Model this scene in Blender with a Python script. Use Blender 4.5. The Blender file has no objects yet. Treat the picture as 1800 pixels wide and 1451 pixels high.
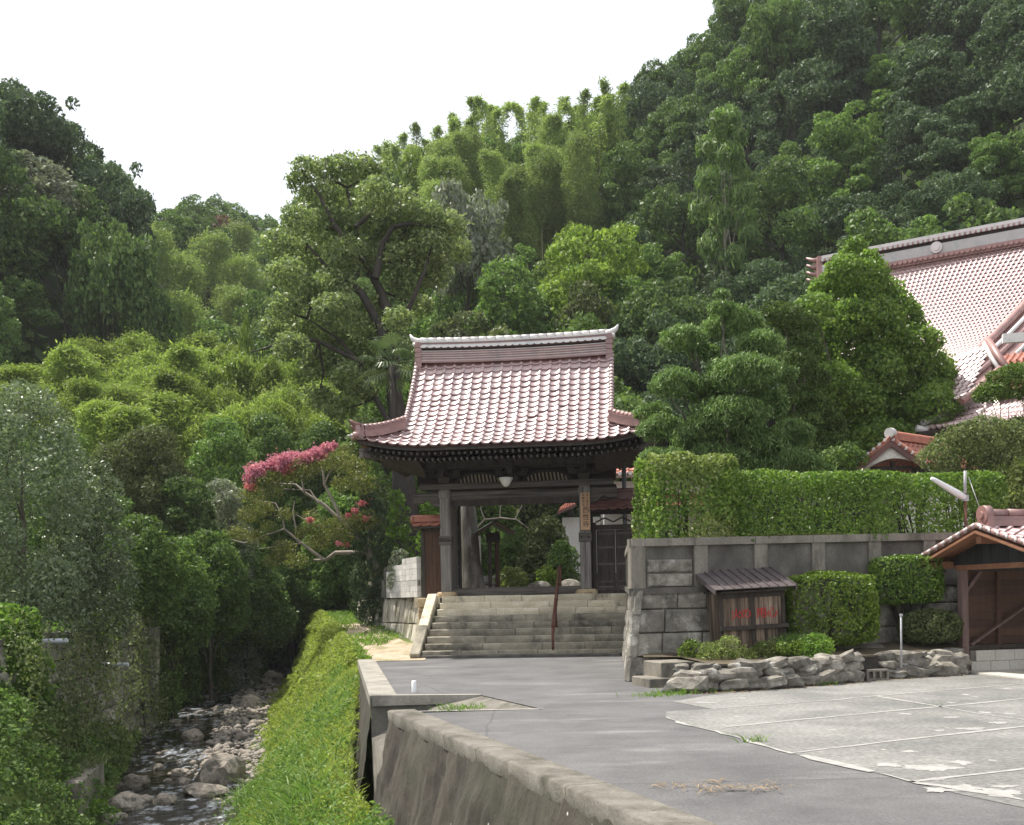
import bpy, bmesh, math, random
import numpy as np
from mathutils import Vector, Matrix, Euler
from mathutils import noise as mnoise

SC = bpy.context.scene
COL = SC.collection
RNG = np.random.default_rng(7)
random.seed(7)

# ------------------------------------------------------------------ camera
EYE = 1.55
F = 1900.0            # focal length in photo pixels (photo 1800 wide)
ROLL = 0.020
cam_d = bpy.data.cameras.new('camera')
cam_d.sensor_fit = 'HORIZONTAL'
cam_d.sensor_width = 36.0
cam_d.lens = 36.0 * F / 1800.0
cam_d.shift_y = 324.5 / 1800.0
cam_d.clip_start = 0.1
cam_d.clip_end = 3000
cam = bpy.data.objects.new('camera', cam_d)
COL.objects.link(cam)
cam.matrix_world = Matrix.Translation((0, 0, EYE)) @ Matrix.Rotation(math.pi / 2, 4, 'X') @ Matrix.Rotation(-math.atan(ROLL), 4, 'Z')
SC.camera = cam

# ------------------------------------------------------------------ sky, sun, exposure
SUN_DIR = Vector((-0.40, 0.24, 0.885)).normalized()
SUN_EL = math.asin(SUN_DIR.z)
SUN_ROT = math.atan2(SUN_DIR.x, SUN_DIR.y)
w = bpy.data.worlds.new("World")
SC.world = w
w.use_nodes = True
nt = w.node_tree
nt.nodes.clear()
sky = nt.nodes.new('ShaderNodeTexSky')
sky.sky_type = 'NISHITA'
sky.sun_disc = False
sky.sun_elevation = SUN_EL
sky.sun_rotation = SUN_ROT
sky.dust_density = 4.0
sky.air_density = 1.0
bg1 = nt.nodes.new('ShaderNodeBackground')
bg1.inputs['Strength'].default_value = 0.05
nt.links.new(sky.outputs[0], bg1.inputs['Color'])
bg2 = nt.nodes.new('ShaderNodeBackground')          # thin bright cloud sheet over the whole sky
bg2.inputs['Color'].default_value = (1.0, 1.0, 1.01, 1)
bg2.inputs['Strength'].default_value = 0.60
add = nt.nodes.new('ShaderNodeAddShader')
nt.links.new(bg1.outputs[0], add.inputs[0])
nt.links.new(bg2.outputs[0], add.inputs[1])
out = nt.nodes.new('ShaderNodeOutputWorld')
nt.links.new(add.outputs[0], out.inputs['Surface'])

sun_d = bpy.data.lights.new('sun', 'SUN')
sun_d.energy = 4.5
sun_d.angle = math.radians(0.6)
sun_d.color = (1.0, 0.95, 0.86)
sun = bpy.data.objects.new('sun', sun_d)
COL.objects.link(sun)
sun.location = (0, 0, 60)
sun.rotation_euler = (-SUN_DIR).to_track_quat('-Z', 'Y').to_euler()

SC.view_settings.view_transform = 'Standard'
SC.view_settings.look = 'None'
SC.view_settings.exposure = 0.6
SC.view_settings.gamma = 1.0
SC.view_settings.use_curve_mapping = False
SC.render.engine = 'CYCLES'
SC.cycles.max_bounces = 6
SC.cycles.diffuse_bounces = 3
SC.cycles.glossy_bounces = 3
SC.cycles.transmission_bounces = 3
SC.cycles.transparent_max_bounces = 4

# ------------------------------------------------------------------ picture -> world (only used to read positions off the photo)
def W(u, v, D):
    a, b = u - 900.0, v - 1050.0
    b2 = b + ROLL * a
    a2 = a - ROLL * b
    return Vector((a2 / F * D, D, EYE - b2 / F * D))

def G(u, v, z=0.0):
    a, b = u - 900.0, v - 1050.0
    b2 = b + ROLL * a
    D = (EYE - z) * F / b2
    return W(u, v, D)

def PX(x, y, z):
    a2 = x / y * F
    b2 = (EYE - z) / y * F
    b = (b2 - ROLL * a2)
    return 900 + a2 + ROLL * b, 1050 + b

# ------------------------------------------------------------------ materials
def _new(name):
    m = bpy.data.materials.new(name)
    m.use_nodes = True
    nt = m.node_tree
    nt.nodes.clear()
    o = nt.nodes.new('ShaderNodeOutputMaterial')
    p = nt.nodes.new('ShaderNodeBsdfPrincipled')
    nt.links.new(p.outputs[0], o.inputs[0])
    return m, nt, p, o

def _noise(nt, vec, scale, detail=4, rough=.6):
    n = nt.nodes.new('ShaderNodeTexNoise')
    n.inputs['Scale'].default_value = scale
    n.inputs['Detail'].default_value = detail
    n.inputs['Roughness'].default_value = rough
    if vec is not None:
        nt.links.new(vec, n.inputs['Vector'])
    return n.outputs['Fac']

def _ramp(nt, fac, stops):
    r = nt.nodes.new('ShaderNodeValToRGB')
    e = r.color_ramp.elements
    while len(e) < len(stops):
        e.new(0.5)
    for k, (p, c) in enumerate(stops):
        e[k].position = p
        e[k].color = (c, c, c, 1) if isinstance(c, (int, float)) else (*c[:3], 1)
    nt.links.new(fac, r.inputs[0])
    return r.outputs[0]

def _mix(nt, fac, a, b, mode='MIX'):
    m = nt.nodes.new('ShaderNodeMix')
    m.data_type = 'RGBA'
    m.blend_type = mode
    for s, x in ((m.inputs[0], fac), (m.inputs[6], a), (m.inputs[7], b)):
        if isinstance(x, (int, float)):
            s.default_value = x
        elif isinstance(x, (tuple, list)):
            s.default_value = (*x[:3], 1)
        else:
            nt.links.new(x, s)
    return m.outputs[2]

def _coords(nt, stretch=(1, 1, 1), world=False):
    if world:
        g = nt.nodes.new('ShaderNodeNewGeometry')
        src = g.outputs['Position']
    else:
        g = nt.nodes.new('ShaderNodeTexCoord')
        src = g.outputs['Object']
    mp = nt.nodes.new('ShaderNodeMapping')
    mp.inputs['Scale'].default_value = stretch
    nt.links.new(src, mp.inputs['Vector'])
    return mp.outputs[0]

def _objrand(nt):
    return nt.nodes.new('ShaderNodeObjectInfo').outputs['Random']

def surf(name, c1, c2, scale=2.0, rough=.85, bump=.0, bscale=None, stretch=(1, 1, 1), world=False, c3=None, s3=.6, t3=(.5, .62), orand=.0, spec=.3, fine=0.15, coat=0):
    """two colours by a noise, a third in blotches, fine grain, bump"""
    m, nt, p, o = _new(name)
    v = _coords(nt, stretch, world)
    n1 = _noise(nt, v, scale, 5)
    col = _mix(nt, _ramp(nt, n1, [(.33, 0.), (.67, 1.)]), c1, c2)
    if c3 is not None:
        n3 = _noise(nt, v, s3, 6, .65)
        col = _mix(nt, _ramp(nt, n3, [(t3[0], 0.), (t3[1], 1.)]), col, c3)
    if fine:
        nf = _noise(nt, v, scale * 14, 3)
        col = _mix(nt, 1.0, col, _ramp(nt, nf, [(.3, 1 - fine), (.7, 1 + fine)]), 'MULTIPLY')
    if orand:
        rr = _ramp(nt, _objrand(nt), [(0., 1 - orand), (1., 1 + orand)])
        col = _mix(nt, 1.0, col, rr, 'MULTIPLY')
    nt.links.new(col, p.inputs['Base Color'])
    p.inputs['Roughness'].default_value = rough
    p.inputs['Specular IOR Level'].default_value = spec
    if coat:
        p.inputs['Coat Weight'].default_value = coat
        p.inputs['Coat Roughness'].default_value = .2
    if bump:
        b = nt.nodes.new('ShaderNodeBump')
        b.inputs['Strength'].default_value = bump
        b.inputs['Distance'].default_value = .03
        nt.links.new(_noise(nt, v, bscale or scale * 6, 6, .7), b.inputs['Height'])
        nt.links.new(b.outputs[0], p.inputs['Normal'])
    return m

def leafmat(name, dark, mid, light, trans=.35, rough=.5, spec=.25, orand=.25, clump=.35, lift=(1.32, 1.38, 1.5)):
    k_ = lift
    dark, mid, light = [tuple(a * b for a, b in zip(c, k_)) for c in (dark, mid, light)]
    """leaf colour runs dark-mid-light by a per-leaf random value, clump noise and a per-plant random value"""
    m = bpy.data.materials.new(name)
    m.use_nodes = True
    nt = m.node_tree
    nt.nodes.clear()
    o = nt.nodes.new('ShaderNodeOutputMaterial')
    p = nt.nodes.new('ShaderNodeBsdfPrincipled')
    at = nt.nodes.new('ShaderNodeAttribute')
    at.attribute_name = 'tint'
    v = _coords(nt)
    n = _noise(nt, v, clump * 3, 2)
    mm = nt.nodes.new('ShaderNodeMath'); mm.operation = 'MULTIPLY_ADD'
    nt.links.new(at.outputs['Fac'], mm.inputs[0]); mm.inputs[1].default_value = .55
    mm2 = nt.nodes.new('ShaderNodeMath'); mm2.operation = 'MULTIPLY'; nt.links.new(n, mm2.inputs[0]); mm2.inputs[1].default_value = .45
    nt.links.new(mm2.outputs[0], mm.inputs[2])
    col = _ramp(nt, mm.outputs[0], [(.15, dark), (.5, mid), (.85, light)])
    if orand:
        rr = _ramp(nt, _objrand(nt), [(0., 1 - orand), (1., 1 + orand)])
        col = _mix(nt, 1.0, col, rr, 'MULTIPLY')
    nt.links.new(col, p.inputs['Base Color'])
    p.inputs['Roughness'].default_value = rough
    p.inputs['Specular IOR Level'].default_value = spec
    if trans:
        t = nt.nodes.new('ShaderNodeBsdfTranslucent')
        nt.links.new(_mix(nt, 1.0, col, (1.1, 1.2, .75), 'MULTIPLY'), t.inputs['Color'])
        mx = nt.nodes.new('ShaderNodeMixShader')
        mx.inputs[0].default_value = trans
        nt.links.new(p.outputs[0], mx.inputs[1]); nt.links.new(t.outputs[0], mx.inputs[2])
        nt.links.new(mx.outputs[0], o.inputs[0])
    else:
        nt.links.new(p.outputs[0], o.inputs[0])
    return m

def plain(name, c, rough=.5, metal=0., spec=.4):
    m, nt, p, o = _new(name)
    p.inputs['Base Color'].default_value = (*c, 1)
    p.inputs['Roughness'].default_value = rough
    p.inputs['Metallic'].default_value = metal
    p.inputs['Specular IOR Level'].default_value = spec
    return m

M = {}
# leaves
M['leaf_dark'] = leafmat('leaf_dark', (.034, .055, .028), (.07, .105, .05), (.125, .165, .08), .3, .55, .2, lift=(1.1, 1.15, 1.2))
M['leaf_mid'] = leafmat('leaf_mid', (.045, .08, .02), (.095, .15, .036), (.165, .225, .06), .4)
M['leaf_yel'] = leafmat('leaf_yel', (.065, .1, .018), (.14, .195, .032), (.23, .285, .055), .4)
M['leaf_olive'] = leafmat('leaf_olive', (.04, .055, .02), (.09, .11, .04), (.17, .185, .075), .35, .55, .2)
M['leaf_camphor'] = leafmat('leaf_camphor', (.055, .075, .03), (.13, .16, .06), (.27, .3, .125), .4, .45, .35)
M['leaf_grey'] = leafmat('leaf_grey', (.09, .105, .065), (.17, .185, .125), (.27, .28, .2), .3, .5)
M['leaf_glint'] = leafmat('leaf_glint', (.05, .066, .034), (.105, .13, .068), (.2, .225, .13), .3, .4, .4)
M['leaf_red'] = leafmat('leaf_red', (.1, .05, .04), (.19, .1, .08), (.26, .15, .11), .25, lift=(1, 1, 1))
M['leaf_bamboo'] = leafmat('leaf_bamboo', (.11, .15, .028), (.19, .24, .05), (.29, .33, .09), .45, .5, .2)
M['leaf_bamboo_far'] = leafmat('leaf_bamboo_far', (.11, .155, .04), (.19, .24, .065), (.27, .31, .1), .45)
M['leaf_pine'] = leafmat('leaf_pine', (.062, .1, .03), (.122, .182, .055), (.205, .28, .095), .3, .5, .25, orand=0)
M['leaf_hinoki'] = leafmat('leaf_hinoki', (.035, .06, .012), (.075, .115, .022), (.13, .18, .04), .25, .5)
M['leaf_ginkgo'] = leafmat('leaf_ginkgo', (.06, .1, .018), (.12, .185, .034), (.22, .29, .065), .45, .45, .3, orand=0)
M['leaf_hedge'] = leafmat('leaf_hedge', (.045, .09, .014), (.11, .175, .028), (.22, .295, .06), .4, .4, .35, orand=.06)
M['leaf_hedge_mix'] = leafmat('leaf_hedge_mix', (.07, .1, .024), (.16, .195, .05), (.31, .33, .12), .4, .45, .35, orand=.06)
M['leaf_clip'] = leafmat('leaf_clip', (.045, .078, .01), (.115, .165, .022), (.2, .255, .045), .4, .4, .4, orand=.08)
M['leaf_shade'] = leafmat('leaf_shade', (.042, .07, .022), (.085, .13, .038), (.15, .205, .06), .35, .5, .2)
M['leaf_weed'] = leafmat('leaf_weed', (.05, .095, .014), (.115, .19, .03), (.2, .28, .05), .45, .45, .3, orand=.15)
M['leaf_grass'] = leafmat('leaf_grass', (.135, .165, .028), (.21, .245, .05), (.29, .315, .085), .5, .5, .25, orand=.1)
M['leaf_grass_dark'] = leafmat('leaf_grass_dark', (.05, .1, .02), (.11, .175, .04), (.18, .24, .07), .4, .5, .25)
M['leaf_moss'] = leafmat('leaf_moss', (.06, .075, .02), (.12, .14, .03), (.18, .2, .05), .2)
M['leaf_dry'] = leafmat('leaf_dry', (.16, .11, .06), (.3, .21, .12), (.42, .31, .18), .2, .7, lift=(1, 1, 1))
M['leaf_myrtle'] = leafmat('leaf_myrtle', (.05, .065, .018), (.12, .13, .035), (.21, .19, .06), .4)
M['petal_pink'] = leafmat('petal_pink', (.46, .12, .22), (.6, .22, .34), (.72, .38, .47), .35, .6, .2, lift=(1, 1, 1))
M['petal_red'] = leafmat('petal_red', (.46, .12, .16), (.58, .2, .24), (.68, .33, .34), .35, .6, .2, lift=(1, 1, 1))
M['leaf_palm'] = leafmat('leaf_palm', (.05, .08, .03), (.11, .145, .06), (.2, .23, .1), .3, .4, .4)
# wood / stone
M['bark'] = surf('bark', (.06, .05, .04), (.13, .115, .095), 6, .9, .6, 20, (1, 1, .25), c3=(.2, .19, .17), s3=4)
M['bark_pale'] = surf('bark_pale', (.2, .175, .145), (.34, .3, .25), 5, .8, .3, 14, (1, 1, .3))
M['bark_dark'] = surf('bark_dark', (.03, .026, .022), (.07, .06, .05), 5, .9, .4, 16, (1, 1, .3))
M['culm'] = surf('culm', (.16, .19, .06), (.3, .3, .14), 3, .5)
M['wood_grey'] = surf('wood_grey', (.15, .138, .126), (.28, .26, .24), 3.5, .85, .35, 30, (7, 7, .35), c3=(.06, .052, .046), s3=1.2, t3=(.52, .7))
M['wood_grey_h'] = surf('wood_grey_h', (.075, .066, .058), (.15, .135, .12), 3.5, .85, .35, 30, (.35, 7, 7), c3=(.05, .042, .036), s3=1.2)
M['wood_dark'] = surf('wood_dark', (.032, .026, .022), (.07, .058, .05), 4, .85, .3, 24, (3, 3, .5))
M['wood_brown'] = surf('wood_brown', (.06, .032, .022), (.1, .056, .038), 4, .8, .2, 24, (6, 6, .4), orand=.25)
M['wood_rafter'] = surf('wood_rafter', (.16, .14, .12), (.24, .21, .18), 6, .8)
M['wood_slat'] = surf('wood_slat', (.3, .24, .17), (.42, .34, .25), 6, .8)
M['wood_board'] = surf('wood_board', (.15, .1, .07), (.36, .28, .21), 3, .85, .3, 24, (9, 9, .5), c3=(.05, .036, .03), s3=1.2, t3=(.42, .62), orand=.5)
M['wood_post_pink'] = surf('wood_post_pink', (.13, .085, .075), (.2, .14, .125), 4, .8, .2, 20, (5, 5, .4))
M['wood_barge'] = surf('wood_barge', (.2, .09, .05), (.3, .15, .09), 4, .7, .2, 20, (1, 1, 1))
M['wood_sign'] = surf('wood_sign', (.48, .29, .17), (.6, .4, .26), 3, .7, 0, None, (6, 6, .5))
M['siding'] = surf('siding', (.022, .022, .024), (.045, .045, .047), 5, .8, .2, 30, (8, 8, .3), orand=.2)
M['ink'] = plain('ink', (.025, .015, .012), .8)
M['red_paint'] = plain('red_paint', (.5, .03, .03), .6)
M['plaster'] = surf('plaster', (.55, .52, .45), (.68, .65, .58), 1.5, .9)
M['plaster_white'] = surf('plaster_white', (.7, .68, .64), (.78, .77, .73), 1.5, .9)
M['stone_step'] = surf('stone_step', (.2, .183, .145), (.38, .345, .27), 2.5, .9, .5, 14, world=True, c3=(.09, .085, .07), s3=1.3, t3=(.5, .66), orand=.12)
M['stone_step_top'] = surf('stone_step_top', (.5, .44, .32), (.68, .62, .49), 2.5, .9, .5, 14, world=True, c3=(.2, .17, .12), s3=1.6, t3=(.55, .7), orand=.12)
M['stone_yellow'] = surf('stone_yellow', (.42, .31, .17), (.56, .45, .3), 3, .9, .4, 14, c3=(.28, .2, .12), s3=2, orand=.12)
M['stone_white'] = surf('stone_white', (.42, .38, .31), (.62, .58, .5), 4, .9, .6, 16, (1, 1, .35), c3=(.2, .19, .13), s3=2.5, orand=.15)
M['stone_wall'] = surf('stone_wall', (.12, .112, .095), (.29, .27, .23), 3, .95, .7, 16, world=True, c3=(.46, .44, .38), s3=2.6, t3=(.5, .66), orand=.18, fine=.25)
M['stone_dry'] = surf('stone_dry', (.12, .108, .09), (.3, .28, .24), 6, .92, .8, 22, world=True, c3=(.38, .37, .34), s3=3.4, t3=(.56, .64), orand=.38)
M['river_rock'] = surf('river_rock', (.2, .172, .142), (.38, .335, .28), 4, .8, .5, 14, c3=(.09, .085, .07), s3=2.2, orand=.25)
M['river_pebble'] = surf('river_pebble', (.15, .13, .11), (.34, .305, .265), 5, .8, .5, 14, world=True, fine=.3)
M['conc_old'] = surf('conc_old', (.17, .155, .13), (.28, .255, .215), 2.2, .9, .35, 16, (1, 1, .5), c3=(.08, .075, .06), s3=1.4, t3=(.5, .68), orand=.08)
M['conc_dark'] = surf('conc_dark', (.085, .08, .07), (.17, .16, .138), 2.2, .95, .4, 16, (1, 1, .6), c3=(.26, .245, .21), s3=1.1, t3=(.58, .72), orand=.1)
M['conc_cap'] = surf('conc_cap', (.12, .11, .094), (.21, .197, .17), 2.6, .92, .5, 24, c3=(.065, .062, .045), s3=1.7, t3=(.5, .7), world=True)
M['conc_kerb'] = surf('conc_kerb', (.24, .225, .195), (.34, .32, .285), 1.6, .9, .3, 20, c3=(.15, .14, .12), s3=.9, t3=(.5, .7), world=True)
M['conc_pale'] = surf('conc_pale', (.5, .48, .42), (.6, .58, .52), 2, .85, .2, 20)
M['block'] = surf('block', (.52, .5, .47), (.66, .64, .61), 5, .95, .25, 30, c3=(.4, .36, .3), s3=2, t3=(.55, .7), orand=.12)
M['joint'] = surf('joint', (.14, .13, .115), (.22, .2, .18), 6, .95)
M['joint_dark'] = surf('joint_dark', (.03, .028, .024), (.06, .055, .045), 6, .95)
M['wall_face'] = None
M['rust'] = surf('rust', (.09, .035, .025), (.16, .07, .05), 12, .8, .2, 30)
M['metal_grey'] = surf('metal_grey', (.3, .3, .31), (.42, .42, .43), 8, .5)
M['roof_patina'] = surf('roof_patina', (.2, .27, .235), (.3, .36, .32), 4, .6)
M['metal_roof'] = surf('metal_roof', (.085, .07, .072), (.125, .105, .107), 3, .45, .0, None, orand=.05)
M['metal_pipe'] = plain('metal_pipe', (.16, .17, .19), .4)
M['pvc'] = plain('pvc', (.78, .79, .78), .4)
M['pvc_grey'] = plain('pvc_grey', (.5, .53, .58), .4)
M['lamp_white'] = plain('lamp_white', (.8, .8, .78), .3)
M['lamp_tube'] = plain('lamp_tube', (.72, .73, .74), .25)
M['soil'] = surf('soil', (.06, .05, .032), (.13, .105, .07), 2, .95, .4, 12, world=True)
M['forest_floor'] = surf('forest_floor', (.022, .035, .014), (.05, .07, .025), .5, .95, .3, 4, world=True)
M['bank_earth'] = surf('bank_earth', (.06, .085, .02), (.13, .17, .035), 1.6, .95, .4, 8, world=True, c3=(.08, .06, .04), s3=.8, t3=(.6, .7))
M['litter'] = surf('litter', (.34, .27, .19), (.5, .41, .31), 3, .95, .4, 12, world=True, c3=(.16, .17, .06), s3=1.0, t3=(.5, .66), fine=.3)

def tilemat(name, c1, c2, ior=1.75, rough=.36, coat=0.):
    m, nt, p, o = _new(name)
    v = _coords(nt, world=True)
    n = _noise(nt, v, 3.0, 4)
    col = _mix(nt, _ramp(nt, n, [(.3, 0.), (.7, 1.)]), c1, c2)
    dn = _noise(nt, _coords(nt, (1.4, 1.4, .5), True), 1.6, 6, .7)
    col = _mix(nt, _ramp(nt, dn, [(.52, 0.), (.72, .55)]), col, (c1[0] * .5, c1[1] * .7, c1[2] * .7))
    rr = _ramp(nt, _objrand(nt), [(0., .8), (1., 1.2)])
    col = _mix(nt, 1.0, col, rr, 'MULTIPLY')
    nt.links.new(col, p.inputs['Base Color'])
    p.inputs['IOR'].default_value = ior
    p.inputs['Specular IOR Level'].default_value = .8
    p.inputs['Coat Weight'].default_value = coat
    p.inputs['Coat IOR'].default_value = 2.2
    p.inputs['Coat Roughness'].default_value = .54
    rg = nt.nodes.new('ShaderNodeMapRange')
    nt.links.new(_noise(nt, v, 7, 3), rg.inputs[0])
    rg.inputs[3].default_value = rough - .08
    rg.inputs[4].default_value = rough + .12
    ad = nt.nodes.new('ShaderNodeMath'); ad.operation = 'MULTIPLY_ADD'; nt.links.new(_objrand(nt), ad.inputs[0]); ad.inputs[1].default_value = .16; nt.links.new(rg.outputs[0], ad.inputs[2])
    nt.links.new(ad.outputs[0], p.inputs['Roughness'])
    return m
M['tile'] = tilemat('tile', (.24, .11, .105), (.33, .165, .155), coat=1.)
M['tile_ridge'] = tilemat('tile_ridge', (.2, .085, .075), (.3, .15, .13), 1.7, .4)
M['tile_red'] = tilemat('tile_red', (.3, .09, .055), (.38, .15, .1), 1.45, .5)
M['tile_dark'] = tilemat('tile_dark', (.1, .035, .03), (.16, .06, .05), 1.5, .5)
M['tile_end'] = plain('tile_end', (.62, .58, .57), .35)
M['tile_grey'] = tilemat('tile_grey', (.5, .48, .47), (.6, .57, .55), 1.5, .4)
M['tile_hall'] = tilemat('tile_hall', (.32, .17, .16), (.4, .24, .22), 1.75, .36, 1.)

# ------------------------------------------------------------------ mesh helpers
def link(o, parent=None):
    COL.objects.link(o)
    if parent is not None:
        o.parent = parent
    return o

def tag(o, label=None, cat=None, group=None, kind=None):
    for k, x in (('label', label), ('category', cat), ('group', group), ('kind', kind)):
        if x:
            o[k] = x
    return o

def thing(name, label, cat, loc=(0, 0, 0), rz=0.0, group=None):
    o = bpy.data.objects.new(name, None)
    o.empty_display_size = .2
    o.location = loc
    o.rotation_euler = (0, 0, rz)
    link(o)
    return tag(o, label, cat, group)

class MB:
    def __init__(s):
        s.v, s.f, s.sm = [], [], []

    def add(s, vs, fs, smooth=False):
        b = len(s.v)
        s.v.extend([tuple(x) for x in vs])
        for f in fs:
            s.f.append(tuple(b + i for i in f))
            s.sm.append(smooth)
        return s

    def box(s, c, size, R=None, top=1.0, jit=0.0, topy=None):
        hx, hy, hz = size[0] / 2, size[1] / 2, size[2] / 2
        ty = top if topy is None else topy
        vs = [Vector((x * hx * (top if z > 0 else 1), y * hy * (ty if z > 0 else 1), z * hz)) for z in (-1, 1) for y in (-1, 1) for x in (-1, 1)]
        if jit:
            vs = [q + Vector([random.uniform(-jit, jit) for _ in range(3)]) for q in vs]
        if R is not None:
            vs = [R @ q for q in vs]
        c = Vector(c)
        return s.add([q + c for q in vs], [(0, 2, 3, 1), (4, 5, 7, 6), (0, 1, 5, 4), (2, 6, 7, 3), (0, 4, 6, 2), (1, 3, 7, 5)])

    def bbox(s, x0, x1, y0, y1, z0, z1):
        return s.box(((x0 + x1) / 2, (y0 + y1) / 2, (z0 + z1) / 2), (x1 - x0, y1 - y0, z1 - z0))

    def beam(s, a, b, wd, ht, up=(0, 0, 1)):
        a, b = Vector(a), Vector(b)
        t = (b - a).normalized()
        sd = t.cross(Vector(up)).normalized()
        u = sd.cross(t)
        vs = []
        for q in (a, b):
            for i, j in ((-1, -1), (1, -1), (1, 1), (-1, 1)):
                vs.append(q + sd * i * wd / 2 + u * j * ht / 2)
        return s.add(vs, [(0, 1, 2, 3), (7, 6, 5, 4), (0, 4, 5, 1), (1, 5, 6, 2), (2, 6, 7, 3), (3, 7, 4, 0)])

    def tube(s, pts, rad, n=8, cap=True, smooth=True):
        pts = [Vector(q) for q in pts]
        if not hasattr(rad, '__len__'):
            rad = [rad] * len(pts)
        ref = Vector((0.3, 0.9, 0.2))
        rings = []
        for i, q in enumerate(pts):
            t = (pts[min(i + 1, len(pts) - 1)] - pts[max(i - 1, 0)]).normalized()
            a = t.cross(ref)
            if a.length < 1e-3:
                a = t.cross(Vector((1, 0, 0)))
            a.normalize()
            b = t.cross(a)
            rings.append([q + (a * math.cos(2 * math.pi * k / n) + b * math.sin(2 * math.pi * k / n)) * rad[i] for k in range(n)])
        vs = [q for r in rings for q in r]
        fs = []
        for i in range(len(pts) - 1):
            for k in range(n):
                k2 = (k + 1) % n
                fs.append((i * n + k, i * n + k2, (i + 1) * n + k2, (i + 1) * n + k))
        s.add(vs, fs, smooth)
        if cap:
            b = len(s.v) - len(vs)
            s.f.append(tuple(b + k for k in range(n))[::-1]); s.sm.append(False)
            e = b + (len(pts) - 1) * n
            s.f.append(tuple(e + k for k in range(n))); s.sm.append(False)
        return s

    def lathe(s, prof, c=(0, 0, 0), n=16, smooth=True):
        c = Vector(c)
        vs, fs = [], []
        for r, z in prof:
            for k in range(n):
                a = 2 * math.pi * k / n
                vs.append(c + Vector((r * math.cos(a), r * math.sin(a), z)))
        for i in range(len(prof) - 1):
            for k in range(n):
                k2 = (k + 1) % n
                fs.append((i * n + k, i * n + k2, (i + 1) * n + k2, (i + 1) * n + k))
        return s.add(vs, fs, smooth)

    def sheet(s, grid, smooth=True):
        """grid: rows of points"""
        nr, nc = len(grid), len(grid[0])
        vs = [q for r in grid for q in r]
        fs = [(i * nc + j, i * nc + j + 1, (i + 1) * nc + j + 1, (i + 1) * nc + j) for i in range(nr - 1) for j in range(nc - 1)]
        return s.add(vs, fs, smooth)

    def slab(s, poly, z0, z1):
        """poly of (x,y) counter-clockwise"""
        n = len(poly)
        vs = [(x, y, z0) for x, y in poly] + [(x, y, z1) for x, y in poly]
        fs = [tuple(range(n))[::-1], tuple(range(n, 2 * n))] + [(i, (i + 1) % n, n + (i + 1) % n, n + i) for i in range(n)]
        return s.add(vs, fs)

    def mesh(s, name, mat):
        me = bpy.data.meshes.new(name)
        me.from_pydata([tuple(q) for q in s.v], [], s.f)
        me.polygons.foreach_set('use_smooth', s.sm)
        if mat is not None:
            me.materials.append(mat)
        me.update()
        return me

    def obj(s, name, mat, parent=None, loc=None):
        o = bpy.data.objects.new(name, s.mesh(name, mat))
        if loc is not None:
            o.location = loc
        return link(o, parent)

def bevel_mesh(me, width, seg=1):
    bm = bmesh.new(); bm.from_mesh(me)
    bmesh.ops.bevel(bm, geom=bm.edges[:], offset=width, segments=seg, affect='EDGES', profile=.6)
    bm.to_mesh(me); bm.free()
    return me

def inst(name, me, parent=None, M4=None, mat=None):
    o = bpy.data.objects.new(name, me)
    link(o, parent)
    if M4 is not None:
        o.matrix_local = M4
    if mat is not None:
        o.material_slots[0].link = 'OBJECT'
        o.material_slots[0].material = mat
    return o

def basis(p, x, y, z):
    return Matrix(((x[0], y[0], z[0], p[0]), (x[1], y[1], z[1], p[1]), (x[2], y[2], z[2], p[2]), (0, 0, 0, 1)))

# numpy bulk meshes -------------------------------------------------
def np_mesh(name, V, Q, mat, tint=None, smooth=False):
    me = bpy.data.meshes.new(name)
    nv, nq = len(V), len(Q)
    me.vertices.add(nv)
    me.vertices.foreach_set('co', np.ascontiguousarray(V, np.float32).ravel())
    me.loops.add(nq * 4)
    me.loops.foreach_set('vertex_index', np.ascontiguousarray(Q, np.int32).ravel())
    me.polygons.add(nq)
    me.polygons.foreach_set('loop_start', np.arange(0, nq * 4, 4, dtype=np.int32))
    if smooth:
        me.polygons.foreach_set('use_smooth', np.ones(nq, bool))
    if tint is not None:
        a = me.attributes.new('tint', 'FLOAT', 'POINT')
        a.data.foreach_set('value', np.ascontiguousarray(tint, np.float32))
    if mat is not None:
        me.materials.append(mat)
    me.update(calc_edges=True)
    return me

def norm(a):
    return a / (np.linalg.norm(a, axis=1, keepdims=True) + 1e-9)

def leaf_geo(P, N, size, rng, aspect=.55, flat=.6, droop=0., tdir=None, svar=.5):
    n = len(P)
    if n == 0:
        return np.zeros((0, 3)), np.zeros((0, 4), int), np.zeros(0)
    nn = norm(N * flat + rng.normal(size=(n, 3)) * (1 - flat) * .9)
    r = rng.normal(size=(n, 3)) if tdir is None else tdir + rng.normal(size=(n, 3)) * .35
    if droop:
        r[:, 2] -= droop
    t = norm(r - nn * np.sum(r * nn, 1, keepdims=True))
    b = np.cross(nn, t)
    L = (size * (1 - svar + 2 * svar * rng.random(n)))[:, None]
    fold = nn * L * .12
    V = np.empty((n, 4, 3))
    V[:, 0] = P - t * L * .5
    V[:, 1] = P + b * L * aspect * .5 + fold
    V[:, 2] = P + t * L * .5
    V[:, 3] = P - b * L * aspect * .5 + fold
    Q = np.arange(n * 4).reshape(n, 4)
    return V.reshape(-1, 3), Q, np.repeat(rng.random(n), 4)

def leaf_mesh(name, P, N, size, mat, rng, **k):
    V, Q, T = leaf_geo(P, N, size, rng, **k)
    return np_mesh(name, V, Q, mat, T)

def join_geo(parts):
    Vs, Qs, Ts, b = [], [], [], 0
    for V, Q, T in parts:
        Vs.append(V); Qs.append(Q + b); Ts.append(T); b += len(V)
    return np.concatenate(Vs), np.concatenate(Qs), np.concatenate(Ts)

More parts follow.
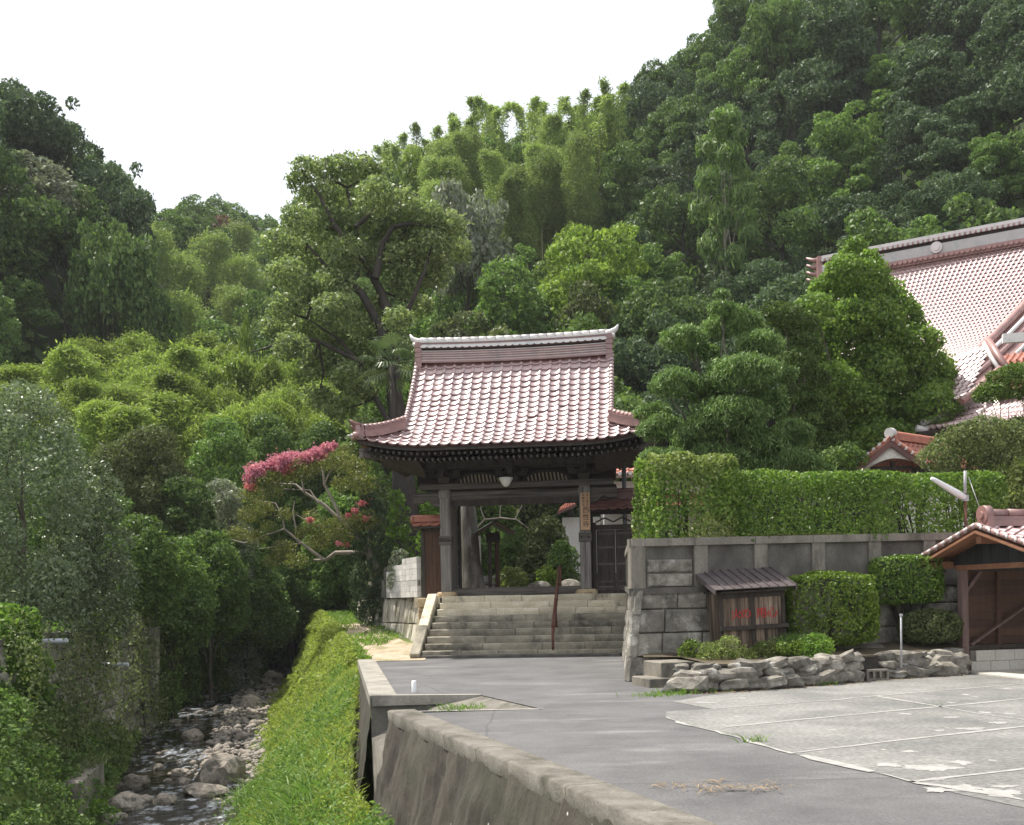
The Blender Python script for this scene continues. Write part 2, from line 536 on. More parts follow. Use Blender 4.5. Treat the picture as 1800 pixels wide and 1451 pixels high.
def puff_points(puffs, dens, rng, squash=.8, lo=.72, keep=.25, under=.45):
    """points on the skins of a set of balls (c, r); those deep in another ball are mostly dropped"""
    C = np.array([p[0] for p in puffs], float); R = np.array([p[1] for p in puffs], float)
    Ps, Ns = [], []
    for c, r in zip(C, R):
        n = max(6, int(dens * 4 * math.pi * r * r))
        d = norm(rng.normal(size=(n, 3)))
        d = d[(d[:, 2] > -.25) | (rng.random(n) < under)]
        ph = rng.random(6) * 6.28; wv = rng.normal(size=(6, 3)); wv[:3] *= 2.6; wv[3:] *= 6.0
        kn = np.sin(d @ wv.T + ph); k1 = kn[:, :3].sum(1) / 3; k2 = kn[:, 3:].sum(1) / 3
        rr = r * (lo + (1.08 - lo) * rng.random(len(d)) ** .6) * (1 + .17 * k1 + .12 * k2) * (1 + .22 * rng.random(len(d)) ** 6)
        p = c + d * rr[:, None] * np.array([1, 1, squash])
        # drop points buried in another ball
        dist = np.linalg.norm((p[:, None, :] - C[None]) / np.array([1, 1, squash]), axis=2) / R[None]
        dist[np.arange(len(p))[:, None], np.where((C == c).all(1))[0][None]] = 9
        ok = ((dist.min(1) > .8) | (rng.random(len(p)) < keep * .3)) & (rng.random(len(p)) < .92 + .5 * k2)
        Ps.append(p[ok]); Ns.append(d[ok])
    return np.concatenate(Ps), np.concatenate(Ns)

def branch_mesh(name, puffs, base, h0, r0, mat, rng, lean=(0, 0), nlimb=None, wob=.25, n=7):
    """tapered trunk with limbs running to the balls of the crown"""
    mb = MB()
    top = max(p[0][2] for p in puffs)
    cx = np.mean([p[0][0] for p in puffs]); cy = np.mean([p[0][1] for p in puffs])
    pts = [(0, 0, -.4)]
    k = 7
    for i in range(k + 1):
        t = i / k
        pts.append((cx * t + lean[0] * math.sin(t * 3) + rng.normal() * wob * .4 * t, cy * t + lean[1] * math.sin(t * 3) + rng.normal() * wob * .4 * t, top * .78 * t))
    rads = [r0 * 1.35] + [r0 * (1 - .88 * i / k) for i in range(k + 1)]
    mb.tube(pts, rads, n)
    limbs = list(puffs)
    if nlimb and len(limbs) > nlimb:
        limbs = [limbs[i] for i in rng.choice(len(limbs), nlimb, replace=False)]
    for c, r in limbs:
        zt = max(h0, min(c[2] * .6 + h0 * .3, top * .85))
        i = min(k, max(1, int(zt / (top * .9) * k) + 1))
        s0 = Vector(pts[i]); e = Vector(c)
        mid = s0.lerp(e, .5) + Vector((rng.normal() * wob, rng.normal() * wob, -abs(rng.normal()) * wob * .5))
        rr = rads[i] * .55
        mb.tube([s0, s0.lerp(mid, .5) + Vector((0, 0, .05)), mid, e], [rr, rr * .8, rr * .6, rr * .2], 5, cap=False)
    return mb.mesh(name, mat)

# ------------------------------------------------------------------ roof tiles
def pantile(pitch, expo, amp, lip, seg=8, over=1.12):
    """one S-shaped pantile: x across, y up the slope from 0, z out of the roof"""
    vs = []
    prof = []
    for i in range(seg + 1):
        t = i / seg
        x = (t - .5) * pitch * 1.06
        if t < .72:
            z = -amp * .45 * math.sin(math.pi * t / .72)
        else:
            z = amp * math.sin(math.pi * (t - .72) / .28) ** .8 if t < 1 else 0.02 * amp
        prof.append((x, z))
    L = expo * over
    for x, z in prof: vs.append((x, L, z - lip * .25))
    for x, z in prof: vs.append((x, .012, z + lip))
    for x, z in prof: vs.append((x, 0, z + lip * .75))
    for x, z in prof: vs.append((x, .004, z - .01))
    n = seg + 1
    fs = []
    for r in range(3):
        for i in range(seg):
            fs.append((r * n + i, (r + 1) * n + i, (r + 1) * n + i + 1, r * n + i + 1))
    return vs, fs

def tile_me(name, pitch, expo, amp, lip, mat, seg=8):
    vs, fs = pantile(pitch, expo, amp, lip, seg)
    mb = MB(); mb.add(vs, fs, True)
    me = mb.mesh(name, mat)
    sm = [True] * (2 * seg) + [False] * seg
    me.polygons.foreach_set('use_smooth', sm)
    return me

def joined_tiles(mats4, pitch, expo, amp, lip, name, mat, parent, seg=6, kind='stuff'):
    vs, fs = pantile(pitch, expo, amp, lip, seg)
    V0 = np.array(vs); Q0 = np.array(fs)
    A = np.array([np.array(m) for m in mats4])
    V = np.einsum('nij,vj->nvi', A[:, :3, :3], V0) + A[:, None, :3, 3]
    Q = (Q0[None] + (np.arange(len(A)) * len(V0))[:, None, None]).reshape(-1, 4)
    me = np_mesh(name, V.reshape(-1, 3), Q, mat, None, False)
    sm = np.tile(np.array([True] * (2 * seg) + [False] * seg), len(A))
    me.polygons.foreach_set('use_smooth', sm)
    o = link(bpy.data.objects.new(name, me), parent)
    if kind:
        o['kind'] = kind
    return o

def tile_frame(p, xd, up):
    x = Vector(xd).normalized(); u = Vector(up).normalized()
    z = x.cross(u).normalized(); u = z.cross(x)
    return basis(p, x, u, z)

def ashlar(parent, p0, p1, z0, z1, rows, avgw, depth, mat, name='stone', batter=0., gap=.012, jit=.012, nsign=1, rng=None, trim=(0., 0.), vary=.35, jmat='joint_dark', round_=.02, backing=True):
    """courses of separate stones on the line p0-p1 (world xy); front faces nsign side; leans back by batter"""
    rng = rng or RNG
    p0, p1 = Vector((p0[0], p0[1], 0)), Vector((p1[0], p1[1], 0))
    d = (p1 - p0); L = d.length; d.normalize()
    nrm = Vector((d.y, -d.x, 0)) * nsign
    def Pt(s, z, o):
        f = (z - z0) / (z1 - z0)
        s = trim[0] * f + s * (L - (trim[0] + trim[1]) * f) / L
        q = p0 + d * s + nrm * (o - batter * f)
        return Vector((q.x, q.y, z))
    if backing:
        mb = MB()
        e, E = (.5 if trim[0] else .06), L - (.5 if trim[1] else .06)
        mb.add([Pt(e, z0, -.03), Pt(E, z0, -.03), Pt(E, z1, -.03), Pt(e, z1, -.03), Pt(e, z0, -depth), Pt(E, z0, -depth), Pt(E, z1, -depth), Pt(e, z1, -depth)],
               [(0, 1, 2, 3), (4, 7, 6, 5), (3, 2, 6, 7), (0, 3, 7, 4), (1, 5, 6, 2)])
        mb.obj('mortar', M[jmat], parent)
    zs = [z0]
    for r in range(rows):
        zs.append(zs[-1] + (z1 - z0) / rows * (1 + (rng.random() - .5) * .3))
    zs = [z0 + (z - z0) * (z1 - z0) / (zs[-1] - z0) for z in zs]
    out = []
    for r in range(rows):
        s = 0.0
        while s < L - 1e-3:
            wdt = avgw * (1 + (rng.random() - .5) * 2 * vary)
            if L - s - wdt < avgw * .5:
                wdt = L - s
            a, b, c, e = s + gap, s + wdt - gap, zs[r] + gap, zs[r + 1] - gap
            J = lambda: (rng.random() - .5) * 2 * jit
            pr = .02 + abs(J()) * 1.5
            bv = round_
            f4 = [Pt(a + bv + J(), c + bv + J(), pr), Pt(b - bv + J(), c + bv + J(), pr), Pt(b - bv + J(), e - bv + J(), pr), Pt(a + bv + J(), e - bv + J(), pr)]
            m4 = [Pt(a, c, 0), Pt(b, c, 0), Pt(b, e, 0), Pt(a, e, 0)]
            k4 = [Pt(a, c, -.12), Pt(b, c, -.12), Pt(b, e, -.12), Pt(a, e, -.12)]
            mid = sum(f4, Vector()) / 4 + nrm * (.008 + abs(J()))
            mb = MB()
            fs = [(0, 1, 12), (1, 2, 12), (2, 3, 12), (3, 0, 12)]
            for i in range(4):
                j = (i + 1) % 4
                fs += [(4 + i, 4 + j, j, i), (8 + i, 8 + j, 4 + j, 4 + i)]
            if nsign < 0:
                fs = [f[::-1] for f in fs]
            mb.add(f4 + m4 + k4 + [mid], fs)
            out.append(mb.obj(name, M[mat] if isinstance(mat, str) else mat, parent))
            s += wdt
    return out

def rock_mesh(name, mat, seed, sub=2, amp=.35, flat=.65, box=.0):
    bm = bmesh.new()
    bmesh.ops.create_icosphere(bm, subdivisions=sub, radius=1)
    off = Vector((seed * 7.3, seed * 3.1, seed * 1.7))
    for v in bm.verts:
        p = v.co.copy()
        if box:
            m = max(abs(p.x), abs(p.y), abs(p.z))
            p = p.lerp(p / m, box)
        k = 1 + amp * mnoise.noise(v.co * 1.1 + off) + amp * .45 * mnoise.noise(v.co * 2.7 + off)
        v.co = Vector((p.x * k, p.y * k * .8, p.z * k * flat))
    me = bpy.data.meshes.new(name)
    bm.to_mesh(me); bm.free()
    me.polygons.foreach_set('use_smooth', [sub > 1 and not box] * len(me.polygons))
    me.materials.append(mat)
    return me

def text_obj(name, body, size, mat, parent, M4, ext=.004):
    cu = bpy.data.curves.new(name, 'FONT')
    cu.body = body; cu.size = size; cu.align_x = 'CENTER'; cu.align_y = 'CENTER'; cu.extrude = ext
    tmp = bpy.data.objects.new(name, cu)
    COL.objects.link(tmp)
    dg = bpy.context.evaluated_depsgraph_get(); dg.update()
    me = bpy.data.meshes.new_from_object(tmp.evaluated_get(dg))
    COL.objects.unlink(tmp); bpy.data.objects.remove(tmp)
    me.materials.clear(); me.materials.append(mat)
    o = bpy.data.objects.new(name, me)
    link(o, parent); o.matrix_local = M4
    return o

# ------------------------------------------------------------------ terrain
def ip(y, ys, vs):
    return np.interp(y, ys, vs)

def xs_(y):   # stream centre line
    return ip(y, [0, 14, 18, 21, 23, 27, 31, 40, 52, 65, 80, 110], [-2.5, -4.9, -5.9, -6.6, -7.1, -8.0, -8.9, -10.6, -12.2, -13.9, -16.5, -22])
def hw_(y):
    return ip(y, [0, 20, 25, 31, 40, 60], [1.2, 1.15, 1.45, 1.75, 1.9, 1.9])
def zs_(y):
    return ip(y, [0, 15, 23, 31, 47, 65, 80, 110], [-3.1, -2.85, -2.6, -2.35, -1.8, -1.2, 0.5, 8])
def xc_(y):   # crest of the grass bank
    return ip(y, [0, 8, 14.4, 17, 23, 28, 36, 45, 60, 80], [3, .6, -1.9, -2.65, -3.35, -3.95, -5.9, -8.0, -11.2, -14])
def zc_(y):
    return ip(y, [0, 8, 14.4, 17, 20, 23, 28, 36, 45, 60, 80], [-1.7, -1.5, -1.35, -1.1, -.85, -.5, -.08, .58, 1.0, 2.2, 8])

TY = np.array([-30, 20, 32, 40, 50, 60, 80, 100, 130, 180, 240], float)
TX = np.array([-110, -80, -50, -35, -29, -25, -15, -5, 5, 15, 30, 50, 80, 120], float)
TZ = np.array([
    [20, 12, 5, 2.0, 1.4, 1.0, .7, .5, 1.2, 1.5, 2, 3, 8, 16],
    [22, 14, 6, 2.3, 1.6, 1.1, .8, .5, 1.2, 1.5, 2, 4, 10, 20],
    [24, 16, 8, 3.4, 2.2, 1.6, .9, .9, 1.2, 1.6, 2.4, 6, 16, 28],
    [28, 20, 10, 5, 3.0, 2.2, 1.0, 1.3, 1.4, 1.9, 3.5, 10, 24, 36],
    [36, 30, 19, 12, 6, 4, 2, 3, 3.5, 4, 8, 20, 38, 50],
    [46, 38, 28, 19, 11, 6, 5, 8, 10, 12, 18, 32, 50, 60],
    [60, 52, 41, 30, 22, 11, 13, 20, 22, 25, 34, 50, 66, 76],
    [72, 60, 44, 32, 22, 19, 24, 34, 36, 41, 54, 68, 84, 90],
    [66, 58, 46, 38, 35, 34, 37, 37, 36, 40, 52, 64, 80, 90],
    [56, 56, 56, 57, 57, 57, 54, 40, 30, 30, 40, 50, 70, 80],
    [50, 50, 50, 50, 50, 50, 50, 40, 30, 30, 40, 50, 60, 70]], float)

def table(x, y):
    x = np.asarray(x, float); y = np.asarray(y, float)
    i = np.clip(np.searchsorted(TX, x) - 1, 0, len(TX) - 2); j = np.clip(np.searchsorted(TY, y) - 1, 0, len(TY) - 2)
    fx = np.clip((x - TX[i]) / (TX[i + 1] - TX[i]), 0, 1); fy = np.clip((y - TY[j]) / (TY[j + 1] - TY[j]), 0, 1)
    sx = fx * .5 + .5 * fx * fx * (3 - 2 * fx)
    return (TZ[j, i] * (1 - sx) + TZ[j, i + 1] * sx) * (1 - fy) + (TZ[j + 1, i] * (1 - sx) + TZ[j + 1, i + 1] * sx) * fy

def sstep(t):
    t = np.clip(t, 0, 1)
    return t * t * (3 - 2 * t)

def terrain(x, y):
    x = np.asarray(x, float); y = np.asarray(y, float)
    t = table(x, y)
    xs, hw, zs, xc, zc = xs_(y), hw_(y), zs_(y), xc_(y), zc_(y)
    d = x - xs
    # left bank
    fl = np.clip((-d - hw) / 2.4, 0, 1)
    zl = zs + (t - zs) * (.35 * fl + .65 * sstep(fl))
    # right bank up to the crest, then path, then table
    fr = np.clip((d - hw) / np.maximum(xc - xs - hw, .3), 0, 1)
    zr = zs + (zc - zs) * (.55 * fr + .45 * sstep(fr))
    path = zc + (t - zc) * sstep((x - xc - 2.6) / 2.5)
    path = np.where((y < 31.2) & (x > xc + .9), -.35, path)
    path = np.where((x > -2.4) & (y < 34), -.4, path)
    path = np.where((y < 28.0) & (x >= xc), zc - 1.5, path)
    z = np.where(d < -hw, zl, np.where(x < xc, np.where(d < hw, zs - .18 * (1 - (d / hw) ** 2), zr), path))
    fade = sstep((y - 62) / 18)
    return z * (1 - fade) + t * fade

def terr1(x, y):
    return float(terrain(np.array([x]), np.array([y]))[0])

def grid_obj(name, x0, x1, nx, y0, y1, ny, mat, lower=None, amp=.08, kind='structure'):
    X, Y = np.meshgrid(np.linspace(x0, x1, nx), np.linspace(y0, y1, ny))
    Z = terrain(X, Y)
    if amp:
        nz = np.array([mnoise.noise(Vector((a * .9, b * .9, 3))) + .5 * mnoise.noise(Vector((a * 2.3, b * 2.3, 9))) for a, b in zip(X.ravel(), Y.ravel())]).reshape(X.shape)
        Z = Z + amp * nz
    if lower is not None:
        Z = Z - lower(X, Y)
    V = np.stack([X, Y, Z], -1).reshape(-1, 3)
    idx = np.arange(nx * ny).reshape(ny, nx)
    Q = np.stack([idx[:-1, :-1], idx[:-1, 1:], idx[1:, 1:], idx[1:, :-1]], -1).reshape(-1, 4)
    o = link(bpy.data.objects.new(name, np_mesh(name, V, Q, mat, None, True)))
    o['kind'] = kind
    return o

FX0, FX1, FY0, FY1 = -34.0, 1.2, 4.0, 64.0
grid_obj('stream_bank', FX0, FX1, 112, FY0, FY1, 190, M['bank_earth'])
def _low(X, Y):
    inside = (X > FX0 + 1.5) & (X < FX1 - .5) & (Y > FY0 + 1.5) & (Y < FY1 - 2.5)
    court = (X > -3) & (Y < 38)
    return np.where(inside, 1.6, 0.05) + np.where(court, 2.0, 0)
grid_obj('hillside', -112, 120, 78, 4, 240, 80, M['forest_floor'], _low, 0)

# base ground that runs on behind the camera and to the right
mb = MB(); mb.add([(2.5, -80, -.06), (160, -80, -.06), (160, 45, -.06), (2.5, 45, -.06)], [(0, 1, 2, 3)])
mb.obj('ground', M['soil'])['kind'] = 'structure'
mb = MB(); mb.slab([(-40, -40), (2.45, -40), (2.45, 2.0), (-40, 2.0)], -.9, -.02)
mb.obj('bridge_deck', M['conc_cap'])['kind'] = 'structure'

# ------------------------------------------------------------------ road, parking
def asphalt():
    m, nt, p, o = _new('asphalt')
    v = _coords(nt, (1, 1, 1), True)
    n = _noise(nt, v, .8, 8, .72)
    col = _mix(nt, _ramp(nt, n, [(.34, 0.), (.66, 1.)]), (.075, .074, .076), (.135, .132, .133))
    v2 = _coords(nt, (.45, 1.7, 1), True)
    st = _noise(nt, v2, .75, 6, .68)
    col = _mix(nt, _ramp(nt, st, [(.56, 0.), (.7, .6)]), col, (.24, .235, .225))  # pale wear streaks, painted in for the dappled sun on the road
    vb_ = _coords(nt, (1, 1, 1), True)
    vo = nt.nodes.new('ShaderNodeTexVoronoi'); vo.feature = 'DISTANCE_TO_EDGE'; vo.inputs['Scale'].default_value = .22
    wv_ = nt.nodes.new('ShaderNodeMix'); wv_.data_type = 'VECTOR'; wv_.inputs[0].default_value = .12
    nn_ = nt.nodes.new('ShaderNodeTexNoise'); nn_.inputs['Scale'].default_value = 1.2; nn_.inputs['Detail'].default_value = 5; nt.links.new(vb_, nn_.inputs['Vector'])
    nt.links.new(vb_, wv_.inputs[4]); nt.links.new(nn_.outputs['Color'], wv_.inputs[5]); nt.links.new(wv_.outputs[1], vo.inputs['Vector'])
    col = _mix(nt, _ramp(nt, vo.outputs['Distance'], [(.0, .55), (.004, 0.)]), col, (.04, .04, .038))
    sp = _noise(nt, v, 38, 4, .75)
    col = _mix(nt, 1., col, _ramp(nt, sp, [(.25, .6), (.5, 1.), (.75, 1.55)]), 'MULTIPLY')
    nt.links.new(col, p.inputs['Base Color'])
    p.inputs['Roughness'].default_value = .82
    b = nt.nodes.new('ShaderNodeBump'); b.inputs['Strength'].default_value = .4; b.inputs['Distance'].default_value = .008
    nt.links.new(_noise(nt, v, 90, 3), b.inputs['Height']); nt.links.new(b.outputs[0], p.inputs['Normal'])
    return m
M['asphalt'] = asphalt()
M['parking'] = surf('parking', (.2, .195, .185), (.27, .265, .25), 1.3, .9, .45, 60, world=True, c3=(.155, .155, .15), s3=.5, t3=(.42, .62), fine=.3)
M['white_line'] = surf('white_line', (.27, .262, .25), (.38, .37, .352), 8, .85, world=True, fine=.25)

def flat(name, pts, z, mat, parent=None, kind='structure'):
    mb = MB(); mb.add([(q[0], q[1], z) for q in pts], [tuple(range(len(pts)))])
    o = mb.obj(name, mat, parent)
    if kind:
        o['kind'] = kind
    # make sure it faces up
    me = o.data
    if me.polygons[0].normal.z < 0:
        me.flip_normals()
    return o

WO = [G(683, 1251), G(914, 1361), G(1105, 1432)]         # outer edge of the near wall cap
WI = [G(723, 1254), G(985, 1358), G(1246, 1451)]         # inner edge
wdir = (WO[2] - WO[0]).normalized()
wfar = WO[0]; wnear = WO[0] + wdir * 13.0
FO = [G(652, 1228), G(630, 1163)]                        # far wall, outer edge of cap
FI = [G(676, 1226), G(658, 1163)]
road_pts = [wnear + Vector((0, -.3, 0)), (2.46, 2.0, 0), (2.46, -60, 0), (90, -60, 0), (90, 21, 0), (2.6, 21.5, 0), (2.9, 31, 0), (-2.3, 31, 0), (-2.45, 28.2, 0), FO[1] + Vector((.02, .1, 0)), FO[0] + Vector((.02, 0, 0))]
# the notch with the ramp: cut between far wall end and near wall end
n1 = G(845, 1222); n2 = G(955, 1247)
road_pts += [n1, n2, WO[0]]
mb = MB()
road_o = flat('road', [wnear, (2.46, 2.0, 0), (2.46, -60, 0), (90, -60, 0), (90, 21, 0), (2.6, 21.5, 0), (2.9, 31, 0), (-2.3, 31, 0), (-2.45, 28.2, 0), FI[1] + Vector((-.03, .12, 0)), FI[0] + Vector((-.03, 0, 0)), n1, n2, WI[0] + Vector((-.03, 0, 0)), WI[1] + Vector((-.03, 0, 0)), WI[2] + Vector((-.03, 0, 0))], 0.0, M['asphalt'])
# ramp going down to the stream path
a0, a1 = FI[0].copy(), WI[0].copy()
mb = MB()
a0n = Vector((FO[0].x, FO[0].y, 0)); a1n = Vector((WO[0].x, WO[0].y, 0))
mb.sheet([[Vector((*n1.xy, -.012)), Vector((*n2.xy, -.012))],
          [a0n.lerp(n1, .55).xy.to_3d() + Vector((0, 0, -.16)), a1n.lerp(n2, .55).xy.to_3d() + Vector((0, 0, -.2))],
          [a0n.xy.to_3d() + Vector((0, 0, -.62)), a1n.xy.to_3d() + Vector((0, 0, -.7))],
          [a0n.xy.to_3d() + Vector((.02, 0, -1.9)), a1n.xy.to_3d() + Vector((.02, 0, -1.9))]])
o = mb.obj('ramp_path', M['conc_cap']); o['kind'] = 'structure'
mb = MB(); mb.add([Vector((*n1.xy, -.004)), Vector((*a0n.xy, -.004)), Vector((*a0n.xy, -.95)), Vector((*n1.xy, -.25))], [(0, 1, 2, 3)])
mb.add([Vector((*n2.xy, -.004)), Vector((*a1n.xy, -.004)), Vector((*a1n.xy, -.95)), Vector((*n2.xy, -.25))], [(3, 2, 1, 0)])
o = mb.obj('ramp_side_wall', M['conc_dark']); o['kind'] = 'structure'

def kerb_line(pts, wd, z, name, mat, parent=None, jit=.012, step=.35):
    """a worn painted line or joint: ribbon with uneven edges"""
    L, R = [], []
    for a, b in zip(pts[:-1], pts[1:]):
        a, b = Vector(a).xy, Vector(b).xy
        n = max(1, int((b - a).length / step))
        d = (b - a).normalized(); s = Vector((-d.y, d.x))
        for i in range(n + (1 if b == Vector(pts[-1]).xy else 0)):
            q = a.lerp(b, i / n)
            L.append((q + s * (wd / 2 + random.uniform(-jit, jit))).to_3d() + Vector((0, 0, z)))
            R.append((q - s * (wd / 2 + random.uniform(-jit, jit))).to_3d() + Vector((0, 0, z)))
    m_ = MB(); m_.sheet([R, L], False)
    return m_.obj(name, mat, parent)

pk = [(1182, 1234), (1252, 1247), (1172, 1251), (1170, 1262), (1205, 1275), (1275, 1291), (1329, 1308), (1396, 1326), (1528, 1357), (1613, 1377), (1683, 1396), (1800, 1421)]
pkw = [G(*q).xy for q in pk]
pkd = (pkw[-1] - pkw[-2]).normalized()
pk_poly = pkw + [pkw[-1] + pkd * 6, (60, -4), (60, 19.4), G(1690, 1184).xy, G(1500, 1200).xy, G(1350, 1213).xy, G(1240, 1224).xy]
park = flat('parking_lot', [Vector((q[0], q[1], 0)) for q in pk_poly], .004, M['parking'])
for pts in ([(1250, 1247), (1473, 1231), (1508, 1227), (1798, 1203), (1900, 1194)],
            [(1275, 1279), (1555, 1252), (1691, 1240), (1798, 1229), (1900, 1220)],
            [(1400, 1324), (1600, 1300), (1792, 1279), (1900, 1266)],
            [(1600, 1376), (1798, 1353), (1900, 1341)],
            [(1540, 1225), (1641, 1241), (1722, 1256), (1798, 1266), (1900, 1285)]):
    kerb_line([G(*q) for q in pts], .07, .008, 'line_marking', M['white_line'], park, .02)
for pts, wd in (([(1170, 1262), (1205, 1275), (1275, 1291), (1329, 1308), (1396, 1326)], .05), ([(1410, 1329), (1470, 1343), (1535, 1358)], .1), ([(1552, 1362), (1616, 1378), (1700, 1390), (1800, 1408)], .07)):
    kerb_line([G(*q) for q in pts], wd, .008, 'edge_line', M['white_line'], park, .035, .2)
prng = np.random.default_rng(5)
def patch(u, v, wu, wv, n=40):
    cx = G(u, v); ex = G(u + wu / 2, v); ey = G(u, v + wv / 2)
    rx, ry = abs(ex.x - cx.x), abs(ey.y - cx.y)
    pts = []
    for i in range(n):
        a = 2 * math.pi * i / n
        k = .72 + .55 * mnoise.noise(Vector((math.cos(a) * 1.3 + u, math.sin(a) * 1.3 + v, 0))) + .4 * mnoise.noise(Vector((math.cos(a) * 4 + u, math.sin(a) * 4 + v, 7))) + .12 * prng.random()
        pts.append(Vector((cx.x + rx * k * math.cos(a), cx.y + ry * k * math.sin(a), 0)))
    flat('worn_patch', pts, .006 + prng.random() * .001, M['white_line'], park, None)
for u, v, a, b in [(1640, 1350, 120, 14), (1690, 1342, 40, 10), (1560, 1346, 60, 9), (1700, 1386, 60, 14), (1650, 1390, 70, 10), (1760, 1395, 90, 20), (1760, 1384, 60, 6), (1755, 1272, 40, 6), (1708, 1282, 60, 5), (1672, 1262, 34, 4),
                   (1590, 1256, 30, 4), (1715, 1226, 14, 3), (1697, 1222, 22, 3), (1672, 1236, 24, 3), (1768, 1212, 34, 3), (1735, 1254, 30, 5), (1775, 1256, 30, 4), (1295, 1261, 18, 3), (1465, 1284, 16, 3), (1650, 1285, 30, 4), (1600, 1322, 36, 5), (1553, 1319, 14, 3), (1645, 1371, 50, 5), (1745, 1338, 24, 3), (1240, 1236, 60, 3), (1300, 1228, 50, 2)]:
    patch(u, v, a, b)
# pale streaks on the road, not drawn
for u, v, a, b in [(905, 1250, 90, 4), (985, 1300, 50, 6), (1000, 1326, 90, 8), (1090, 1334, 120, 9), (860, 1325, 60, 4), (1060, 1312, 30, 3), (905, 1247, 40, 3), (820, 1287, 50, 5), (870, 1305, 50, 4), (690, 1208, 34, 4), (720, 1200, 20, 3), (1230, 1395, 60, 4), (1320, 1400, 90, 5)]:
    pass

# ------------------------------------------------------------------ near parapet wall
def wallface_mat():
    m, nt, p, o = _new('wall_face')
    v = _coords(nt, (1, 1, .25), True)
    n = _noise(nt, v, 2.2, 6, .7)
    col = _mix(nt, _ramp(nt, n, [(.3, 0.), (.7, 1.)]), (.032, .027, .022), (.1, .085, .068))
    v2 = _coords(nt, (1, 1, 1), True)
    n2 = _noise(nt, v2, .7, 4)
    col = _mix(nt, _ramp(nt, n2, [(.45, 0.), (.7, .6)]), col, (.07, .076, .05))
    n3 = _noise(nt, v2, 9, 3)
    col = _mix(nt, _ramp(nt, n3, [(.64, 0.), (.72, .7)]), col, (.03, .026, .022))
    n4 = _noise(nt, v2, 6.3, 2)
    col = _mix(nt, _ramp(nt, n4, [(.755, 0.), (.77, .9)]), col, (.6, .58, .55))
    nt.links.new(col, p.inputs['Base Color'])
    p.inputs['Roughness'].default_value = .95
    b = nt.nodes.new('ShaderNodeBump'); b.inputs['Strength'].default_value = .8; b.inputs['Distance'].default_value = .05
    nt.links.new(_noise(nt, v, 7, 7, .75), b.inputs['Height']); nt.links.new(b.outputs[0], p.inputs['Normal'])
    return m
M['wall_face'] = wallface_mat()

def rough_face(mb, a, b, nout, z0f, batter, nl, nh, amp, seed=0):
    """battered rough face under the edge a-b going down to z0f(s); nout outward xy normal"""
    rows = []
    for j in range(nh + 1):
        f = j / nh
        r = []
        for i in range(nl + 1):
            s = i / nl
            q = a.lerp(b, s); z0 = z0f(s)
            z = q.z + (z0 - q.z) * f
            k = mnoise.noise(Vector((s * (b - a).length * 2.2, z * .7, seed))) + .6 * mnoise.noise(Vector((s * (b - a).length * 6, z * 1.6, seed + 5))) + .4 * mnoise.noise(Vector((s * (b - a).length * 13, z * 5, seed + 8)))
            o_ = amp * k * min(1, f * 4 + .15)
            r.append(Vector((q.x, q.y, z)) + nout * (batter * (q.z - z) + o_ - .03))
        rows.append(r)
    mb.sheet(rows, True)

pw = thing('parapet_wall', 'long sloping rough retaining wall with flat concrete top beside the asphalt road, nearest the camera', 'wall', WO[0])
nout = Vector((wdir.y, -wdir.x, 0)); nout = nout if nout.x < 0 else -nout
inv = Matrix.Translation(-WO[0])
mb = MB()
A = Vector((WO[0].x, WO[0].y, .0)); B = Vector((wnear.x, wnear.y, 0.0))
rough_face(mb, A, B, nout, lambda s: -1.9, .22, 190, 26, .085)
# end face toward the stream bank (far end)
ea = Vector((WI[0].x + .15, WI[0].y + .05, 0)); 
rough_face(mb, ea, A, Vector((0, 1, 0)), lambda s: -1.9, .03, 10, 18, .03, 3)
for i in range(len(mb.v)): mb.v[i] = tuple(Vector(mb.v[i]) - WO[0])
mb.obj('wall_face', M['wall_face'], pw)
# cap in cast lengths
cuts = [0, .28, 2.9, 4.15, 6.6, 9.2, 13]
def cap_at(s):
    q = A + wdir * s
    # inner edge by width
    wd = .36
    return q, q - nout * wd
for a_, b_ in zip(cuts[:-1], cuts[1:]):
    mb = MB()
    q0, r0 = cap_at(a_ + .006); q1, r1 = cap_at(b_ - .006)
    hh = .012
    lo = -.16
    n = max(2, int((b_ - a_) / .25))
    rows = [[], [], [], []]
    for i in range(n + 1):
        t = i / n
        q = q0.lerp(q1, t); r = r0.lerp(r1, t)
        e = .012 * mnoise.noise(Vector((q.y * 3, 1, 1)))
        rows[0].append(q + nout * (.0 + e) + Vector((0, 0, lo)))
        rows[1].append(q + nout * (.015 + e) + Vector((0, 0, hh - .01)))
        rows[2].append(q - nout * .02 + Vector((0, 0, hh + .008)))
        rows[3].append(r + Vector((0, 0, hh + .004)))
    mb.sheet(rows, True)
    mb.add([rows[k][0] for k in range(4)] + [rows[3][0] + Vector((0, 0, lo))], [(0, 1, 2, 3, 4)])
    mb.add([rows[k][-1] for k in range(4)] + [rows[3][-1] + Vector((0, 0, lo))], [(4, 3, 2, 1, 0)])
    for i in range(len(mb.v)): mb.v[i] = tuple(Vector(mb.v[i]) - WO[0])
    mb.obj('coping', M['conc_cap'], pw)

